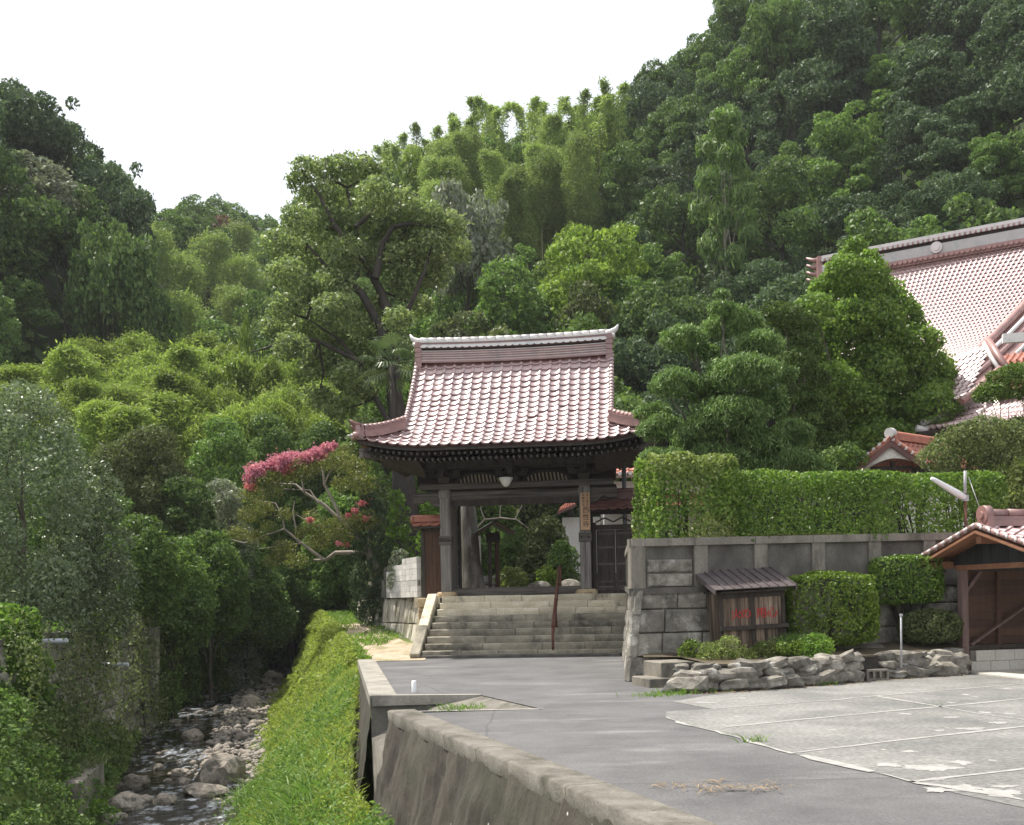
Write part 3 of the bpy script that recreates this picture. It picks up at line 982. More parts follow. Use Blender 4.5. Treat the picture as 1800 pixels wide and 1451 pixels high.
# far parapet
fw = thing('parapet_wall', 'short dark stone retaining wall with pale kerb top beyond the ramp gap, beside the grass bank', 'wall', FO[0])
mb = MB()
A2, B2 = FO[0].copy(), FO[1].copy()
fd = (B2 - A2).normalized(); fn = Vector((-fd.y, fd.x, 0)); fn = fn if fn.x < 0 else -fn
rough_face(mb, B2, A2, fn, lambda s: -1.7, .16, 90, 18, .05, 20)
rough_face(mb, A2, n1 + Vector((0, 0, -.0)), Vector((0, -1, 0)), lambda s: -1.3 + 1.1 * s, .02, 24, 12, .012, 30)
for i in range(len(mb.v)): mb.v[i] = tuple(Vector(mb.v[i]) - FO[0])
mb.obj('wall_face', M['wall_face'], fw)
for s0, s1 in ((0, 2.7), (2.72, 5.4), (5.42, 8.1), (8.12, (B2 - A2).length)):
    mb = MB()
    for (q0, q1) in [(A2 + fd * s0, A2 + fd * s1)]:
        wd = .46 * (1 - .1)
        vs = []
        for z in (-.15, .05):
            for q, oo in ((q0, .02), (q1, .02), (q1, -wd), (q0, -wd)):
                vs.append(q + fn * oo + Vector((0, 0, z)) - FO[0])
        mb.add(vs, [(3, 2, 1, 0), (4, 5, 6, 7), (0, 1, 5, 4), (1, 2, 6, 5), (2, 3, 7, 6), (3, 0, 4, 7)])
    o = mb.obj('coping', M['conc_kerb'], fw)
    bevel_mesh(o.data, .012)
kb = MB(); 
for q0, q1, h0, h1 in ((A2 + Vector((.02, .0, 0)), n1, .05, .01),):
    dd = (q1 - q0).normalized(); nn = Vector((-dd.y, dd.x, 0))
    vs = [q0 - nn * .05, q1 - nn * .05, q1 + nn * .1, q0 + nn * .1]
    kb.add([q - FO[0] + Vector((0, 0, -.12)) for q in vs] + [vs[0] - FO[0] + Vector((0, 0, h0)), vs[1] - FO[0] + Vector((0, 0, h1)), vs[2] - FO[0] + Vector((0, 0, h1)), vs[3] - FO[0] + Vector((0, 0, h0))],
           [(3, 2, 1, 0), (4, 5, 6, 7), (0, 1, 5, 4), (1, 2, 6, 5), (2, 3, 7, 6), (3, 0, 4, 7)])
kb.obj('kerb', M['conc_kerb'], fw)
kerb_line([G(683, 1252), G(800, 1250), G(955, 1246)], .05, .006, 'road_edge_line', M['white_line'])['kind'] = 'structure'

# white pipe stub standing on the road
q = G(728, 1217)
mb = MB(); mb.lathe([(.001, .19), (.034, .19), (.04, .185), (.04, .0)], n=14); 
o = mb.obj('pipe_stub', M['pvc'], None, (q.x, q.y, 0)); tag(o, 'short white plastic pipe stub standing on the asphalt beside the kerb', 'pipe stub')

# pale trampled earth and grass path left of the steps
pp = [(-3.85, 27.2), (-2.5, 27.9), (-2.3, 29.5), (-2.9, 32), (-4.0, 35), (-5.2, 35), (-4.9, 32), (-4.4, 29.5)]
mb = MB()
rows = []
for y in np.linspace(27.15, 38, 16):
    xl = float(xc_(y)) + .12; xr = float(np.interp(y, [27, 28.2, 30.8, 33.5, 36.5, 38], [-2.2, -2.28, -2.62, -3.8, -4.7, -5.3])) 
    rows.append([Vector((xl + (xr - xl) * t, y, max(.012, float(zc_(y)) + .06 + .03 * math.sin(9 * t + y * 3)))) for t in np.linspace(0, 1, 8)])
mb.sheet(rows); o = mb.obj('footpath', M['litter']); o['kind'] = 'structure'

# ------------------------------------------------------------------ stream water
def watermat():
    m, nt, p, o = _new('water')
    v = _coords(nt, (1, 1, 1), True)
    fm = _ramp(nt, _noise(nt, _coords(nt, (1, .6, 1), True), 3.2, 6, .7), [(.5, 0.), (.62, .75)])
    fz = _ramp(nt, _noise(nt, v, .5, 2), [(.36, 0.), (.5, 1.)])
    nt.links.new(_mix(nt, _mix(nt, 1., fm, fz, 'MULTIPLY'), (.02, .018, .012), (.5, .54, .6)), p.inputs['Base Color'])  # pale foam colour by noise, painted to stand in for sky shimmer
    p.inputs['Roughness'].default_value = .06
    p.inputs['IOR'].default_value = 1.33
    b = nt.nodes.new('ShaderNodeBump'); b.inputs['Distance'].default_value = .12
    msk = _ramp(nt, _noise(nt, v, .5, 2), [(.38, .08), (.55, 1.)])
    nt.links.new(msk, b.inputs['Strength'])
    nt.links.new(_noise(nt, v, 5, 4), b.inputs['Height']); nt.links.new(b.outputs[0], p.inputs['Normal'])
    return m
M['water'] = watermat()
mb = MB(); rows = []
for y in np.concatenate([np.linspace(8, 22, 16), np.linspace(22.07, 40, 250), np.linspace(40.2, 66, 50)]):
    xs, hw, zs = float(xs_(y)), float(hw_(y)), float(zs_(y))
    row = []
    for t in np.linspace(-1, 1, 36):
        x = xs + t * (hw + .5)
        rif = sstep((y - 22.6) / .8) * (1 - sstep((y - 36) / 4)) * float(sstep(.62 + 1.5 * mnoise.noise(Vector((x * .45, y * .35, 2)))))
        hgt = .045 * mnoise.noise(Vector((x * 3.1, y * 3.4, 1))) + .025 * mnoise.noise(Vector((x * 7, y * 7.5, 4)))
        row.append(Vector((x, y, zs + .1 + hgt * rif)))
    rows.append(row)
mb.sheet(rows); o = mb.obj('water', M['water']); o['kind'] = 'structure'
def ST(u, v, dz=.1):
    D = 30.0
    for _ in range(40):
        z = float(zs_(D)) + dz
        g = G(u, v, z)
        D = .5 * D + .5 * min(max(g.y, 8), 90)
    return G(u, v, float(zs_(D)) + dz)

# ------------------------------------------------------------------ temple gate
LZ = 1.6
GATE_O = Vector((.13, 31.2, LZ))
GATE_RZ = -math.atan(.115)
GM = Matrix.Translation(GATE_O) @ Matrix.Rotation(GATE_RZ, 4, 'Z')
gate = thing('temple_gate', 'roofed wooden temple gate with glazed red-brown tiles above the stone steps', 'gate', GATE_O, GATE_RZ)

ZE, ZR, YE, YR = 4.06, 6.88, -2.5, .42       # eave and top of tiled slope
XU, XE, TH = 2.82, 4.02, .27
def rp(x, t):
    y = YE + (YR - YE) * t
    z = ZE + (ZR - ZE) * (.60 * t + .40 * t * t)
    z += .28 * max(0., (abs(x) - 2.0) / 2.0) ** 2 * (1 - t) ** 2
    return Vector((x, y, z))
def xlim(t):
    return XU + .03 if t >= TH else XU + (XE - XU) * (1 - t / TH) ** .9
# slope length for rows
ts = np.linspace(0, 1, 200)
ln = np.concatenate([[0], np.cumsum([(rp(0, b) - rp(0, a)).length for a, b in zip(ts[:-1], ts[1:])])])
SL = ln[-1]
NR = 17; NC = 20
pitch = 2 * XU / NC
EX = SL / NR
tme = tile_me('pantile', pitch, EX, .04, .032, M['tile'], 8)
tiles = []
for r in range(NR):
    s = r * EX
    t = float(np.interp(s, ln, ts)); t2 = float(np.interp(s + EX, ln, ts))
    lim = xlim(t + .02)
    for c in range(-8, NC + 8):
        x = -XU + (c + .5) * pitch
        if abs(x) > lim - (.0 if t < TH else 0): continue
        p = rp(x, t); q = rp(x, t2); px = rp(x + .05, t) - rp(x - .05, t)
        m4 = tile_frame(p, px, q - p)
        j = Matrix.Rotation(random.gauss(0, .01), 4, 'Z') @ Matrix.Rotation(random.gauss(0, .022), 4, 'X') @ Matrix.Rotation(random.gauss(0, .02), 4, 'Y') @ Matrix.Translation((0, 0, random.gauss(0, .002)))
        tiles.append((abs(c - NC / 2 + .5) > NC / 2, r, m4 @ j))
tiles.sort(key=lambda a: a[1])
rest = []
for k, (sk, r, m4) in enumerate(tiles):
    if k < 300: inst('roof_tile', tme, gate, m4)
    else: rest.append(m4)
joined_tiles(rest, pitch, EX, .04, .032, 'roof_tiles', M['tile'], gate, 8)
# underlay of the front slope, back slope, side skirts
def under(mb, dz=-.035, sgn=1):
    rows = []
    for t in np.linspace(0, 1, 18):
        L = xlim(t) - .02
        rows.append([rp(x, t) + Vector((0, 0, dz)) for x in np.linspace(-L, L, 22)])
    if sgn < 0:
        rows = [[Vector((q.x, 2 * (YR + .12) - q.y, q.z)) for q in r] for r in rows]
    mb.sheet(rows)
mb = MB(); under(mb, -.05); mb.obj('roof_underlay', M['tile_dark'], gate)
back = []
for r in range(NR):
    s = r * EX
    t = float(np.interp(s, ln, ts)); t2 = float(np.interp(s + EX, ln, ts))
    for c in range(-8, NC + 8):
        x = -XU + (c + .5) * pitch
        if abs(x) > xlim(t + .02): continue
        p = rp(x, t); q = rp(x, t2)
        f = lambda a: Vector((a.x, 2 * (YR + .12) - a.y, a.z))
        back.append(tile_frame(f(p), Vector((-1, 0, 0)), f(q) - f(p)))
joined_tiles(back, pitch, EX, .04, .032, 'back_slope_tiles', M['tile'], gate, 4)
# side skirts (left and right)
YC = YR + .06
for sg in (-1, 1):
    sk = []
    zt = rp(XU, TH).z
    n_r = 6
    y0 = YE; y1 = 2 * YC - YE
    for r in range(n_r):
        f0 = r / n_r; f1 = (r + 1) / n_r
        xa = XE + (XU - .15 - XE) * f0; xb = XE + (XU - .15 - XE) * f1
        za = rp(XE, 0).z - .0 + (zt - rp(XE, 0).z) * (.75 * f0 + .25 * f0 * f0); zb = rp(XE, 0).z + (zt - rp(XE, 0).z) * (.75 * f1 + .25 * f1 * f1)
        hy = (y1 - y0) / 2 * (1 - f0) + ((y1 - y0) / 2 - 1.0) * f0
        n_c = int(2 * hy / pitch)
        for c in range(n_c):
            y = YC - hy + (c + .5) * 2 * hy / n_c
            sag = -.25 * (1 - (abs(y - YC) / hy) ** 2) * (1 - f0)
            p = Vector((sg * xa, y, za + sag)); q = Vector((sg * xb, y, zb + sag * .6))
            sk.append(tile_frame(p, Vector((0, -sg * -1, 0)) * (1 if sg > 0 else 1) if sg > 0 else Vector((0, -1, 0)), q - p))
    joined_tiles(sk, pitch, .34, .04, .03, 'skirt_tiles', M['tile'], gate, 6)
    mb = MB()
    rows = []
    for f in np.linspace(0, 1, 7):
        xa = XE + (XU - .15 - XE) * f; za = rp(XE, 0).z + (zt - rp(XE, 0).z) * (.75 * f + .25 * f * f) - .06
        hy = (y1 - y0) / 2 - 1.0 * f
        rows.append([Vector((sg * xa, YC + k * hy, za - .25 * (1 - k * k) * (1 - f))) for k in np.linspace(-1, 1, 12)])
    mb.sheet(rows); mb.obj('roof_underlay', M['tile_dark'], gate)
    # gable infill
    mb = MB()
    g = [rp(XU - .25, t) for t in np.linspace(TH, 1, 10)]
    pts = [Vector((sg * (XU - .25), q.y, q.z - .08)) for q in g]
    pts += [Vector((sg * (XU - .25), 2 * YC - q.y, q.z - .08)) for q in reversed(g)]
    mb.add(pts, [tuple(range(len(pts)))])
    mb.obj('gable_board', M['wood_dark'], gate)
    # verge: barge board and cover tiles down the gable edge
    mb = MB()
    prev = None
    for back_ in (False, True):
        f = (lambda a: Vector((a.x, 2 * YC - a.y, a.z))) if back_ else (lambda a: a)
        vs = [f(rp(sg * (XU + .05), t)) for t in np.linspace(TH - .03, 1.0, 14)]
        for a, b in zip(vs[:-1], vs[1:]):
            mb.beam(a + Vector((0, 0, -.17)), b + Vector((0, 0, -.17)), .06, .26)
    mb.obj('barge_board', M['wood_dark'], gate)
    mb = MB()
    vs = [rp(sg * (XU + .04), t) + Vector((0, 0, .05)) for t in np.linspace(TH - .04, 1.0, 24)]
    for a, b in zip(vs[:-1], vs[1:]):
        mb.tube([a, a.lerp(b, .9)], [.082, .07], 8)
    o = mb.obj('verge_cover', M['tile'], gate)
    # hip ridge: stacked courses with a rounded cap, curling up at the corner
    hip = []
    for k in np.linspace(0, 1, 11):
        t = TH * (1 - k) + .0
        q = rp(sg * (XU + (XE - .12 - XU) * k), max(t, .012))
        q = Vector((q.x, q.y, q.z))
        hip.append(q)
    for lv, (wd, ht, mt, z) in enumerate(((.25, .05, 'tile_ridge', .06), (.17, .16, 'tile_ridge', .165), (.21, .03, 'tile_ridge', .262))):
        mb = MB()
        for a, b in zip(hip[:-1], hip[1:]):
            mb.beam(a + Vector((0, 0, z)), b + Vector((0, 0, z)), wd, ht)
        mb.obj('hip_course', M[mt], gate)
    for a, b in zip(hip[:-1], hip[1:]):
        mb = MB(); mb.tube([a + Vector((0, 0, .31)), a.lerp(b, .97) + Vector((0, 0, .31))], [.088, .076], 8)
        mb.obj('hip_cap_tile', M['tile_ridge'], gate)
    # corner ornament: demon tile, horn and round end
    e = hip[-1]; d = (hip[-1] - hip[-2]).normalized()
    mb = MB()
    mb.tube([e + Vector((0, 0, .33)) - d * .05, e + d * .1 + Vector((0, 0, .35)), e + d * .2 + Vector((0, 0, .41)), e + d * .26 + Vector((0, 0, .47))], [.085, .075, .055, .02], 8)
    mb.tube([e + Vector((0, 0, .3)), e + d * .16 + Vector((0, 0, .26)), e + d * .24 + Vector((0, 0, .31))], [.09, .06, .02], 6)
    mb.obj('hip_horn', M['tile_dark'], gate)
    mb = MB()
    mb.box(e + d * .06 + Vector((0, 0, .16)), (.3, .16, .34), Matrix.Rotation(math.atan2(d.y, d.x) + math.pi / 2, 3, 'Z'), .7)
    mb.tube([e + d * .05 + Vector((-.16 * d.y, .16 * d.x, .05)), e + d * .2 + Vector((-.16 * d.y, .16 * d.x, .03))], .09, 10)
    mb.tube([e + d * .05 - Vector((-.16 * d.y, .16 * d.x, -.05)), e + d * .2 - Vector((-.16 * d.y, .16 * d.x, -.03))], .09, 10)
    mb.obj('demon_tile', M['tile_ridge'], gate)
    mb = MB()
    mb.tube([e - d * .1 + Vector((0, 0, .02)), e + d * .24 + Vector((0, 0, .04))], .062, 10)
    mb.lathe([(.001, .0), (.085, .01), (.085, .05), (.001, .06)], e + d * .25 + Vector((0, 0, .01)), 10)
    mb.obj('corner_tile', M['tile_end'], gate)

# eave edge round / lips under the front tiles
mb = MB()
xsq = np.linspace(-XE + .05, XE - .05, 40)
for a, b in zip(xsq[:-1], xsq[1:]):
    A_, B_ = rp(a, 0), rp(b, 0)
    mb.beam(A_ + Vector((0, .09, -.09)), B_ + Vector((0, .09, -.09)), .12, .08)
mb.obj('eave_board', M['wood_dark'], gate)
# main ridge: stacked courses
RX = XU - .08
yr = YR + .06
def ridge_z(x): return .05 * (abs(x) / RX) ** 2.2
def ridge_course(z0, z1, wd, mat, name='ridge_course', n=24):
    mb = MB()
    xs = np.linspace(-RX, RX, n)
    for a, b in zip(xs[:-1], xs[1:]):
        mb.beam(Vector((a, yr, (z0 + z1) / 2 + ridge_z(a))), Vector((b, yr, (z0 + z1) / 2 + ridge_z(b))), wd, z1 - z0)
    return mb.obj(name, M[mat], gate)
zb = ZR - .04
ridge_course(zb, zb + .05, .46, 'tile_ridge')
ridge_course(zb + .05, zb + .09, .40, 'tile')
for k_ in range(4):
    ridge_course(zb + .09 + k_ * .0675, zb + .142 + k_ * .0675, .31, 'tile_ridge')
    ridge_course(zb + .142 + k_ * .0675, zb + .1575 + k_ * .0675, .35, 'tile_grey')
ridge_course(zb + .36, zb + .43, .26, 'ink')
ridge_course(zb + .52, zb + .60, .33, 'tile_ridge')
ridge_course(zb + .60, zb + .64, .38, 'tile_grey')
# row of wave tiles below the cap
mb = MB()
nw = 26
for k in range(nw):
    x0 = -RX + (k + .5) * 2 * RX / nw
    z = zb + .44 + ridge_z(x0)
    vs = []
    wv = RX / nw * 1.02
    for i in range(7):
        a = math.pi * i / 6
        vs.append((x0 - wv * math.cos(a), -.19, -.05 * math.sin(a)))
    top = [(x0 - wv, -.15, .1), (x0 + wv, -.15, .1)]
    mb.add([(a, yr + b, z + .05 + c) for a, b, c in vs + top], [(0, 1, 2, 3, 4, 5, 6, 8, 7)])
    mb.add([(a, yr - b, z + .05 + c) for a, b, c in vs + top], [(7, 8, 6, 5, 4, 3, 2, 1, 0)])
o = mb.obj('wave_course', M['tile_grey'], gate)
ridge_course(zb + .43, zb + .52, .27, 'tile_dark')
xs = np.linspace(-RX - .02, RX + .02, 23)
for a, b in zip(xs[:-1], xs[1:]):
    mb = MB()
    mb.tube([Vector((a, yr, zb + .70 + ridge_z(a))), Vector((a + (b - a) * .97, yr, zb + .70 + ridge_z(b)))], [.088, .08], 10)
    mb.obj('ridge_cap_tile', M['tile_grey'], gate)
for sg in (-1, 1):
    mb = MB()
    c = Vector((sg * (RX + .06), yr, zb))
    for k, (h, wd) in enumerate(((.1, .5), (.1, .46), (.1, .42), (.1, .4), (.1, .38), (.12, .36))):
        mb.bbox(c.x - .1, c.x + .1, yr - wd / 2, yr + wd / 2, zb - .22 + k * .15, zb - .22 + k * .15 + h)
        mb.bbox(c.x - .08, c.x + .08, yr - wd / 2 + .03, yr + wd / 2 - .03, zb - .22 + k * .15 + h, zb - .22 + k * .15 + .15)
    mb.obj('ridge_end', M['tile_ridge'], gate)
    mb = MB()
    mb.tube([c + Vector((-sg * .1, 0, .7)), c + Vector((sg * .06, 0, .73)), c + Vector((sg * .2, 0, .82)), c + Vector((sg * .27, 0, .95))], [.11, .1, .07, .02], 8)
    mb.tube([c + Vector((-sg * .1, -.1, .6)), c + Vector((sg * .17, -.1, .62))], .06, 8)
    mb.tube([c + Vector((-sg * .1, .1, .6)), c + Vector((sg * .17, .1, .62))], .06, 8)
    mb.obj('ridge_horn', M['tile_grey'], gate)

# underside: soffit boards, rafters (two tiers), beams, brackets
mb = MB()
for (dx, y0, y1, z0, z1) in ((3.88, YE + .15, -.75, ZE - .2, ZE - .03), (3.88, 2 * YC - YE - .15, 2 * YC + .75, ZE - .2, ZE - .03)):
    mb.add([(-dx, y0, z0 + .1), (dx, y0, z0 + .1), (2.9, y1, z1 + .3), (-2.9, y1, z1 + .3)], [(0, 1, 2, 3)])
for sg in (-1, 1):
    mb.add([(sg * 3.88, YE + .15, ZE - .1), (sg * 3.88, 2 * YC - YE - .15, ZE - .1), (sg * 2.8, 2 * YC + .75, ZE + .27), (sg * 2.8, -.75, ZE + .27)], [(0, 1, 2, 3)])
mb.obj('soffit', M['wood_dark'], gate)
mb = MB(); mb2 = MB()
nrf = 46
for k in range(nrf):
    x = -3.75 + 7.5 * (k + .5) / nrf
    lift = .26 * max(0., (abs(x) - 2.0) / 2.0) ** 2
    for yy, sgy in ((YE + .22, 1), (2 * YC - YE - .22, -1)):
        mb.beam(Vector((x, yy, ZE - .2 + lift)), Vector((x * .9, yy + sgy * 1.7, ZE + .12)), .065, .085)
    mb.box((x * .97, YE + .62, ZE - .33 + lift * .8), (.06, .5, .08))
    mb2.box((x, YE + .195, ZE - .2 + lift), (.055, .03, .07))
    mb2.box((x * .97, YE + .36, ZE - .335 + lift * .8), (.05, .03, .07))
mb.obj('rafters', M['wood_dark'], gate)['kind'] = 'stuff'
mb2.obj('rafter_ends', M['wood_grey_h'], gate)['kind'] = 'stuff'
mb = MB()
for sg in (-1, 1):
    for k in range(26):
        y = YE + .4 + (2 * YC - 2 * YE - .8) * (k + .5) / 26
        mb.beam(Vector((sg * 3.82, y, ZE - .16)), Vector((sg * 2.75, YC + (y - YC) * .75, ZE + .12)), .065, .085)
mb.obj('side_rafters', M['wood_dark'], gate)['kind'] = 'stuff'
# hip soffit panels: the broad dark underside seen at the left corner
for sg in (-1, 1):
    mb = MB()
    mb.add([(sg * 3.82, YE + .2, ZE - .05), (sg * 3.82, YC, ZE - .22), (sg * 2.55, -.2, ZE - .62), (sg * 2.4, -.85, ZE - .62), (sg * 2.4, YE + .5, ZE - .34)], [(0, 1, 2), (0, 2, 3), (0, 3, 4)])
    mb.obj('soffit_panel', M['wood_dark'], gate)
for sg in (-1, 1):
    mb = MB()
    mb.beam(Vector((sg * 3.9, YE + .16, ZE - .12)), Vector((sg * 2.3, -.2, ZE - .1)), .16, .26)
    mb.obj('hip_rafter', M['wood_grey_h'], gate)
PXW = 2.02
for sg in (-1, 1):
    mb = MB()
    mb.box((sg * PXW, 0, 1.62), (.31, .32, 2.98))
    o = mb.obj('post', M['wood_grey'], gate); bevel_mesh(o.data, .02)
    mb = MB(); mb.lathe([(.30, 0), (.32, .03), (.32, .1), (.27, .15), (.24, .16), (.001, .16)], (sg * PXW, 0, -.02), 20)
    for i in range(len(mb.v)):
        x, y, z = mb.v[i]; x -= sg * PXW
        a = max(abs(x), abs(y)) / (math.hypot(x, y) + 1e-6)
        k = 1 + (1 / max(a, .3) - 1) * .45
        mb.v[i] = (x * k + sg * PXW, y * k, z)
    mb.obj('post_base', M['stone_yellow'], gate)
    mb = MB(); mb.box((sg * PXW, 0, 1.62), (.37, .38, .27)); o = mb.obj('post_band', M['wood_grey_h'], gate); bevel_mesh(o.data, .012)
    mb = MB()
    for dx in (-.1, .1): mb.box((sg * PXW + dx, -.195, 1.62), (.05, .02, .05))
    mb.obj('iron_stud', M['ink'], gate)
    # rear post and open door leaf
    mb = MB(); mb.box((sg * (PXW + .02), 1.9, 1.55), (.26, .26, 3.1)); mb.obj('rear_post', M['wood_dark'], gate)
    mb = MB()
    mb.box((sg * (PXW - .02), 1.02, 1.5), (.05, 1.5, 2.9))
    lf = mb.obj('door_leaf', M['wood_grey'], gate)
    for k in range(5):
        mb = MB(); mb.box((sg * (PXW - .055), 1.02, .3 + k * .6), (.03, 1.48, .1)); mb.obj('door_rail', M['wood_grey'], lf)
    # bolts at top of post
    mb = MB(); mb.box((sg * PXW, -.01, 2.95), (.34, .37, .22)); o = mb.obj('post_head', M['wood_grey'], gate); bevel_mesh(o.data, .02)
# lintels
mb = MB(); mb.bbox(-2.75, 2.86, -.2, .14, 3.1, 3.27); o = mb.obj('head_beam', M['wood_grey_h'], gate); bevel_mesh(o.data, .015)
mb = MB(); mb.bbox(-1.87, 1.87, -.1, .12, 2.83, 3.03); mb.obj('lintel', M['wood_grey_h'], gate)
mb = MB(); mb.bbox(-1.87, 1.87, -.04, .1, 2.62, 2.8); mb.obj('lower_lintel', M['wood_dark'], gate)
mb = MB(); mb.bbox(-1.87, 1.87, -.06, .1, 2.8, 2.83)
o = mb.obj('lintel_fillet', M['wood_grey_h'], gate)
for sg in (-1, 1):   # carved nosings past the posts
    mb = MB()
    prof = [(.17, 3.03), (.95, 3.03), (.95, 2.75), (.72, 2.72), (.6, 2.8), (.5, 2.78), (.4, 2.66), (.17, 2.6)]
    vs = [(sg * (PXW + a - .02), -.1, b) for a, b in prof] + [(sg * (PXW + a - .02), .1, b) for a, b in prof]
    n = len(prof)
    mb.add(vs, [tuple(range(n)), tuple(range(2 * n - 1, n - 1, -1))] + [(i, i + n, (i + 1) % n + n, (i + 1) % n) for i in range(n)])
    mb.obj('beam_nosing', M['wood_grey_h'], gate)
# threshold
mb = MB(); mb.bbox(-1.85, 1.85, -.1, .1, .02, .24); o = mb.obj('threshold', M['wood_grey_h'], gate); bevel_mesh(o.data, .01)
# friezes above the head beam: three bracket sets and two slatted frog-leg panels
for x in (-2.02, -.05, 2.02):
    mb = MB()
    mb.box((x, -.05, 3.36), (.3, .34, .16), None, 1.25)
    mb.box((x, -.1, 3.50), (.9, .14, .12)); mb.box((x, -.35, 3.50), (.14, .9, .12))
    for dx in (-.38, 0, .38): mb.box((x + dx, -.1, 3.60), (.18, .18, .1), None, 1.2)
    mb.box((x, -.7, 3.60), (.18, .18, .1), None, 1.2)
    mb.obj('bracket', M['wood_dark'], gate)
mb = MB(); mb.bbox(-3.1, 3.1, -.2, .0, 3.66, 3.86); mb.bbox(-3.2, 3.2, -.8, -.62, 3.66, 3.84); mb.obj('purlin', M['wood_dark'], gate)
mb = MB(); mb.bbox(-2.9, 2.9, .28, .34, 3.27, 3.95); mb.obj('frieze_board', M['ink'], gate)
for cx in (-1.02, .95):
    mb = MB()
    n = 11
    arch = [(cx - .72 + 1.44 * i / n, 3.29 + .27 * max(0, 1 - abs(2 * i / n - 1) ** 3.2)) for i in range(n + 1)]
    for (xa, za), (xb, zb_) in zip(arch[:-1], arch[1:]): mb.beam((xa, .05, za), (xb, .05, zb_), .1, .06)
    mb.obj('frog_leg', M['wood_dark'], gate)
    for i in range(11):
        x = cx - .6 + 1.2 * (i + .5) / 11
        h = .25 * max(0, 1 - abs((x - cx) / .72) ** 3.2)
        if h > .05:
            mb = MB(); mb.beam((x + .02, .08, 3.28), (x - .02, .08, 3.28 + h), .05, .03, (0, 1, 0)); mb.obj('slat', M['wood_slat'], gate)
# ceiling over the passage (dark) so the roof space is closed
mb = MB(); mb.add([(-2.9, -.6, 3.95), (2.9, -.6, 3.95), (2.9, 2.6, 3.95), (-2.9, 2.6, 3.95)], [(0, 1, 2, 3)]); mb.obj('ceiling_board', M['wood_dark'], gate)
mb = MB(); mb.bbox(-2.9, 2.9, 1.78, 2.02, 3.1, 3.3); mb.bbox(-2.9, 2.9, 1.8, 2.0, 3.5, 3.9); mb.obj('rear_beam', M['wood_dark'], gate)

# pendant lamp
q = GM @ Vector((-.19, -.42, 0))
lp = thing('pendant_lamp', 'white cone shaped lamp shade hanging under the gate beam', 'lamp', (q.x, q.y, LZ + 3.1), GATE_RZ)
mb = MB(); mb.lathe([(.001, .27), (.2, .26), (.205, .24), (.185, .19), (.1, .04), (.04, .0), (.001, -.005)], n=18); mb.obj('lamp_shade', M['lamp_white'], lp)
mb = MB(); mb.lathe([(.03, .26), (.03, .5), (.001, .5)], n=8); mb.obj('stem', M['ink'], lp)

# hanging name board with brush writing
sgb = thing('name_board', 'tall narrow pale wooden name board with dark brush writing on the front gate post', 'sign', GM @ Vector((PXW + .02, -.19, 1.82)), GATE_RZ)
mb = MB(); mb.bbox(-.135, .135, -.03, .02, 0, 1.06); o = mb.obj('board', M['wood_sign'], sgb); bevel_mesh(o.data, .006)
RX90 = Matrix.Rotation(math.pi / 2, 4, 'X')
def put_text(s, x, z, size):
    text_obj('lettering', s, size, M['ink'], sgb, Matrix.Translation((x, -.033, z)) @ RX90, .002)
for k, ch in enumerate('西性寺'): put_text(ch, .02, .56 - k * .205, .2)
for k, ch in enumerate('浄土真宗'): put_text(ch, .065, .99 - k * .092, .085)
for k, ch in enumerate('本願寺派'): put_text(ch, -.055, .99 - k * .092, .085)

# ------------------------------------------------------------------ stone steps
stp = thing('stone_steps', 'wide flight of worn stone steps leading up to the gate', 'steps', GM @ Vector((0, -.8, -LZ)), GATE_RZ)
NS = 9
rise = LZ / NS; tread = .315
srng = np.random.default_rng(11)
for k in range(NS):
    z1 = (k + 1) * rise; yf = -(NS - 1 - k) * tread
    xl = -2.14 + .18 * k / NS * .6; xr = 3.4
    x = xl
    dep = tread + .06 if k < NS - 1 else .9
    while x < xr - .01:
        wd = .95 + srng.random() * .75
        if xr - x - wd < .5: wd = xr - x
        mb = MB()
        y_off = srng.normal() * .012
        zz = z1 + srng.normal() * .006
        n = 6
        rows = []
        prof = [(yf + y_off + .01, z1 - rise + .002), (yf + y_off - .005, z1 - rise * .5), (yf + y_off, zz - .018), (yf + y_off + .02, zz), (yf + y_off + .12, zz), (yf + dep, zz)]
        for (yy, z_) in prof:
            row = []
            for i in range(n + 1):
                xx = x + .006 + (wd - .012) * i / n
                e = .010 * mnoise.noise(Vector((xx * 5, z_ * 7, k + yy * 3))) if yy < yf + .1 else 0
                ee = .006 * mnoise.noise(Vector((xx * 3, 2, k * 3.1)))
                row.append(Vector((xx, yy + e * 1.3, z_ + (e * .8 if z_ > z1 - .05 else 0) + (ee if z_ > z1 - .05 else 0))))
            rows.append(row)
        mb.sheet(rows, False)
        for i0 in (0, n):
            loop = [r[i0] for r in rows] + [Vector((rows[0][i0].x, yf + dep, z1 - rise))]
            mb.add(loop, [tuple(range(len(loop)))[::(1 if i0 else -1)]])
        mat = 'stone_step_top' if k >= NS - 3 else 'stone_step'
        mb.obj('step_stone', M[mat], stp)
        x += wd
mb = MB()
for k in range(NS): mb.bbox(-2.1, 3.3, -(NS - 1 - k) * tread + .04, .5, max(0, k * rise - .02), (k + 1) * rise - .03)
mb.obj('step_core', M['joint_dark'], stp)
mb = MB(); mb.bbox(-2.35, 3.0, -(NS - 1) * tread - .12, -(NS - 1) * tread + .05, -.02, .075); o = mb.obj('bottom_slab', M['conc_dark'], stp); bevel_mesh(o.data, .015)
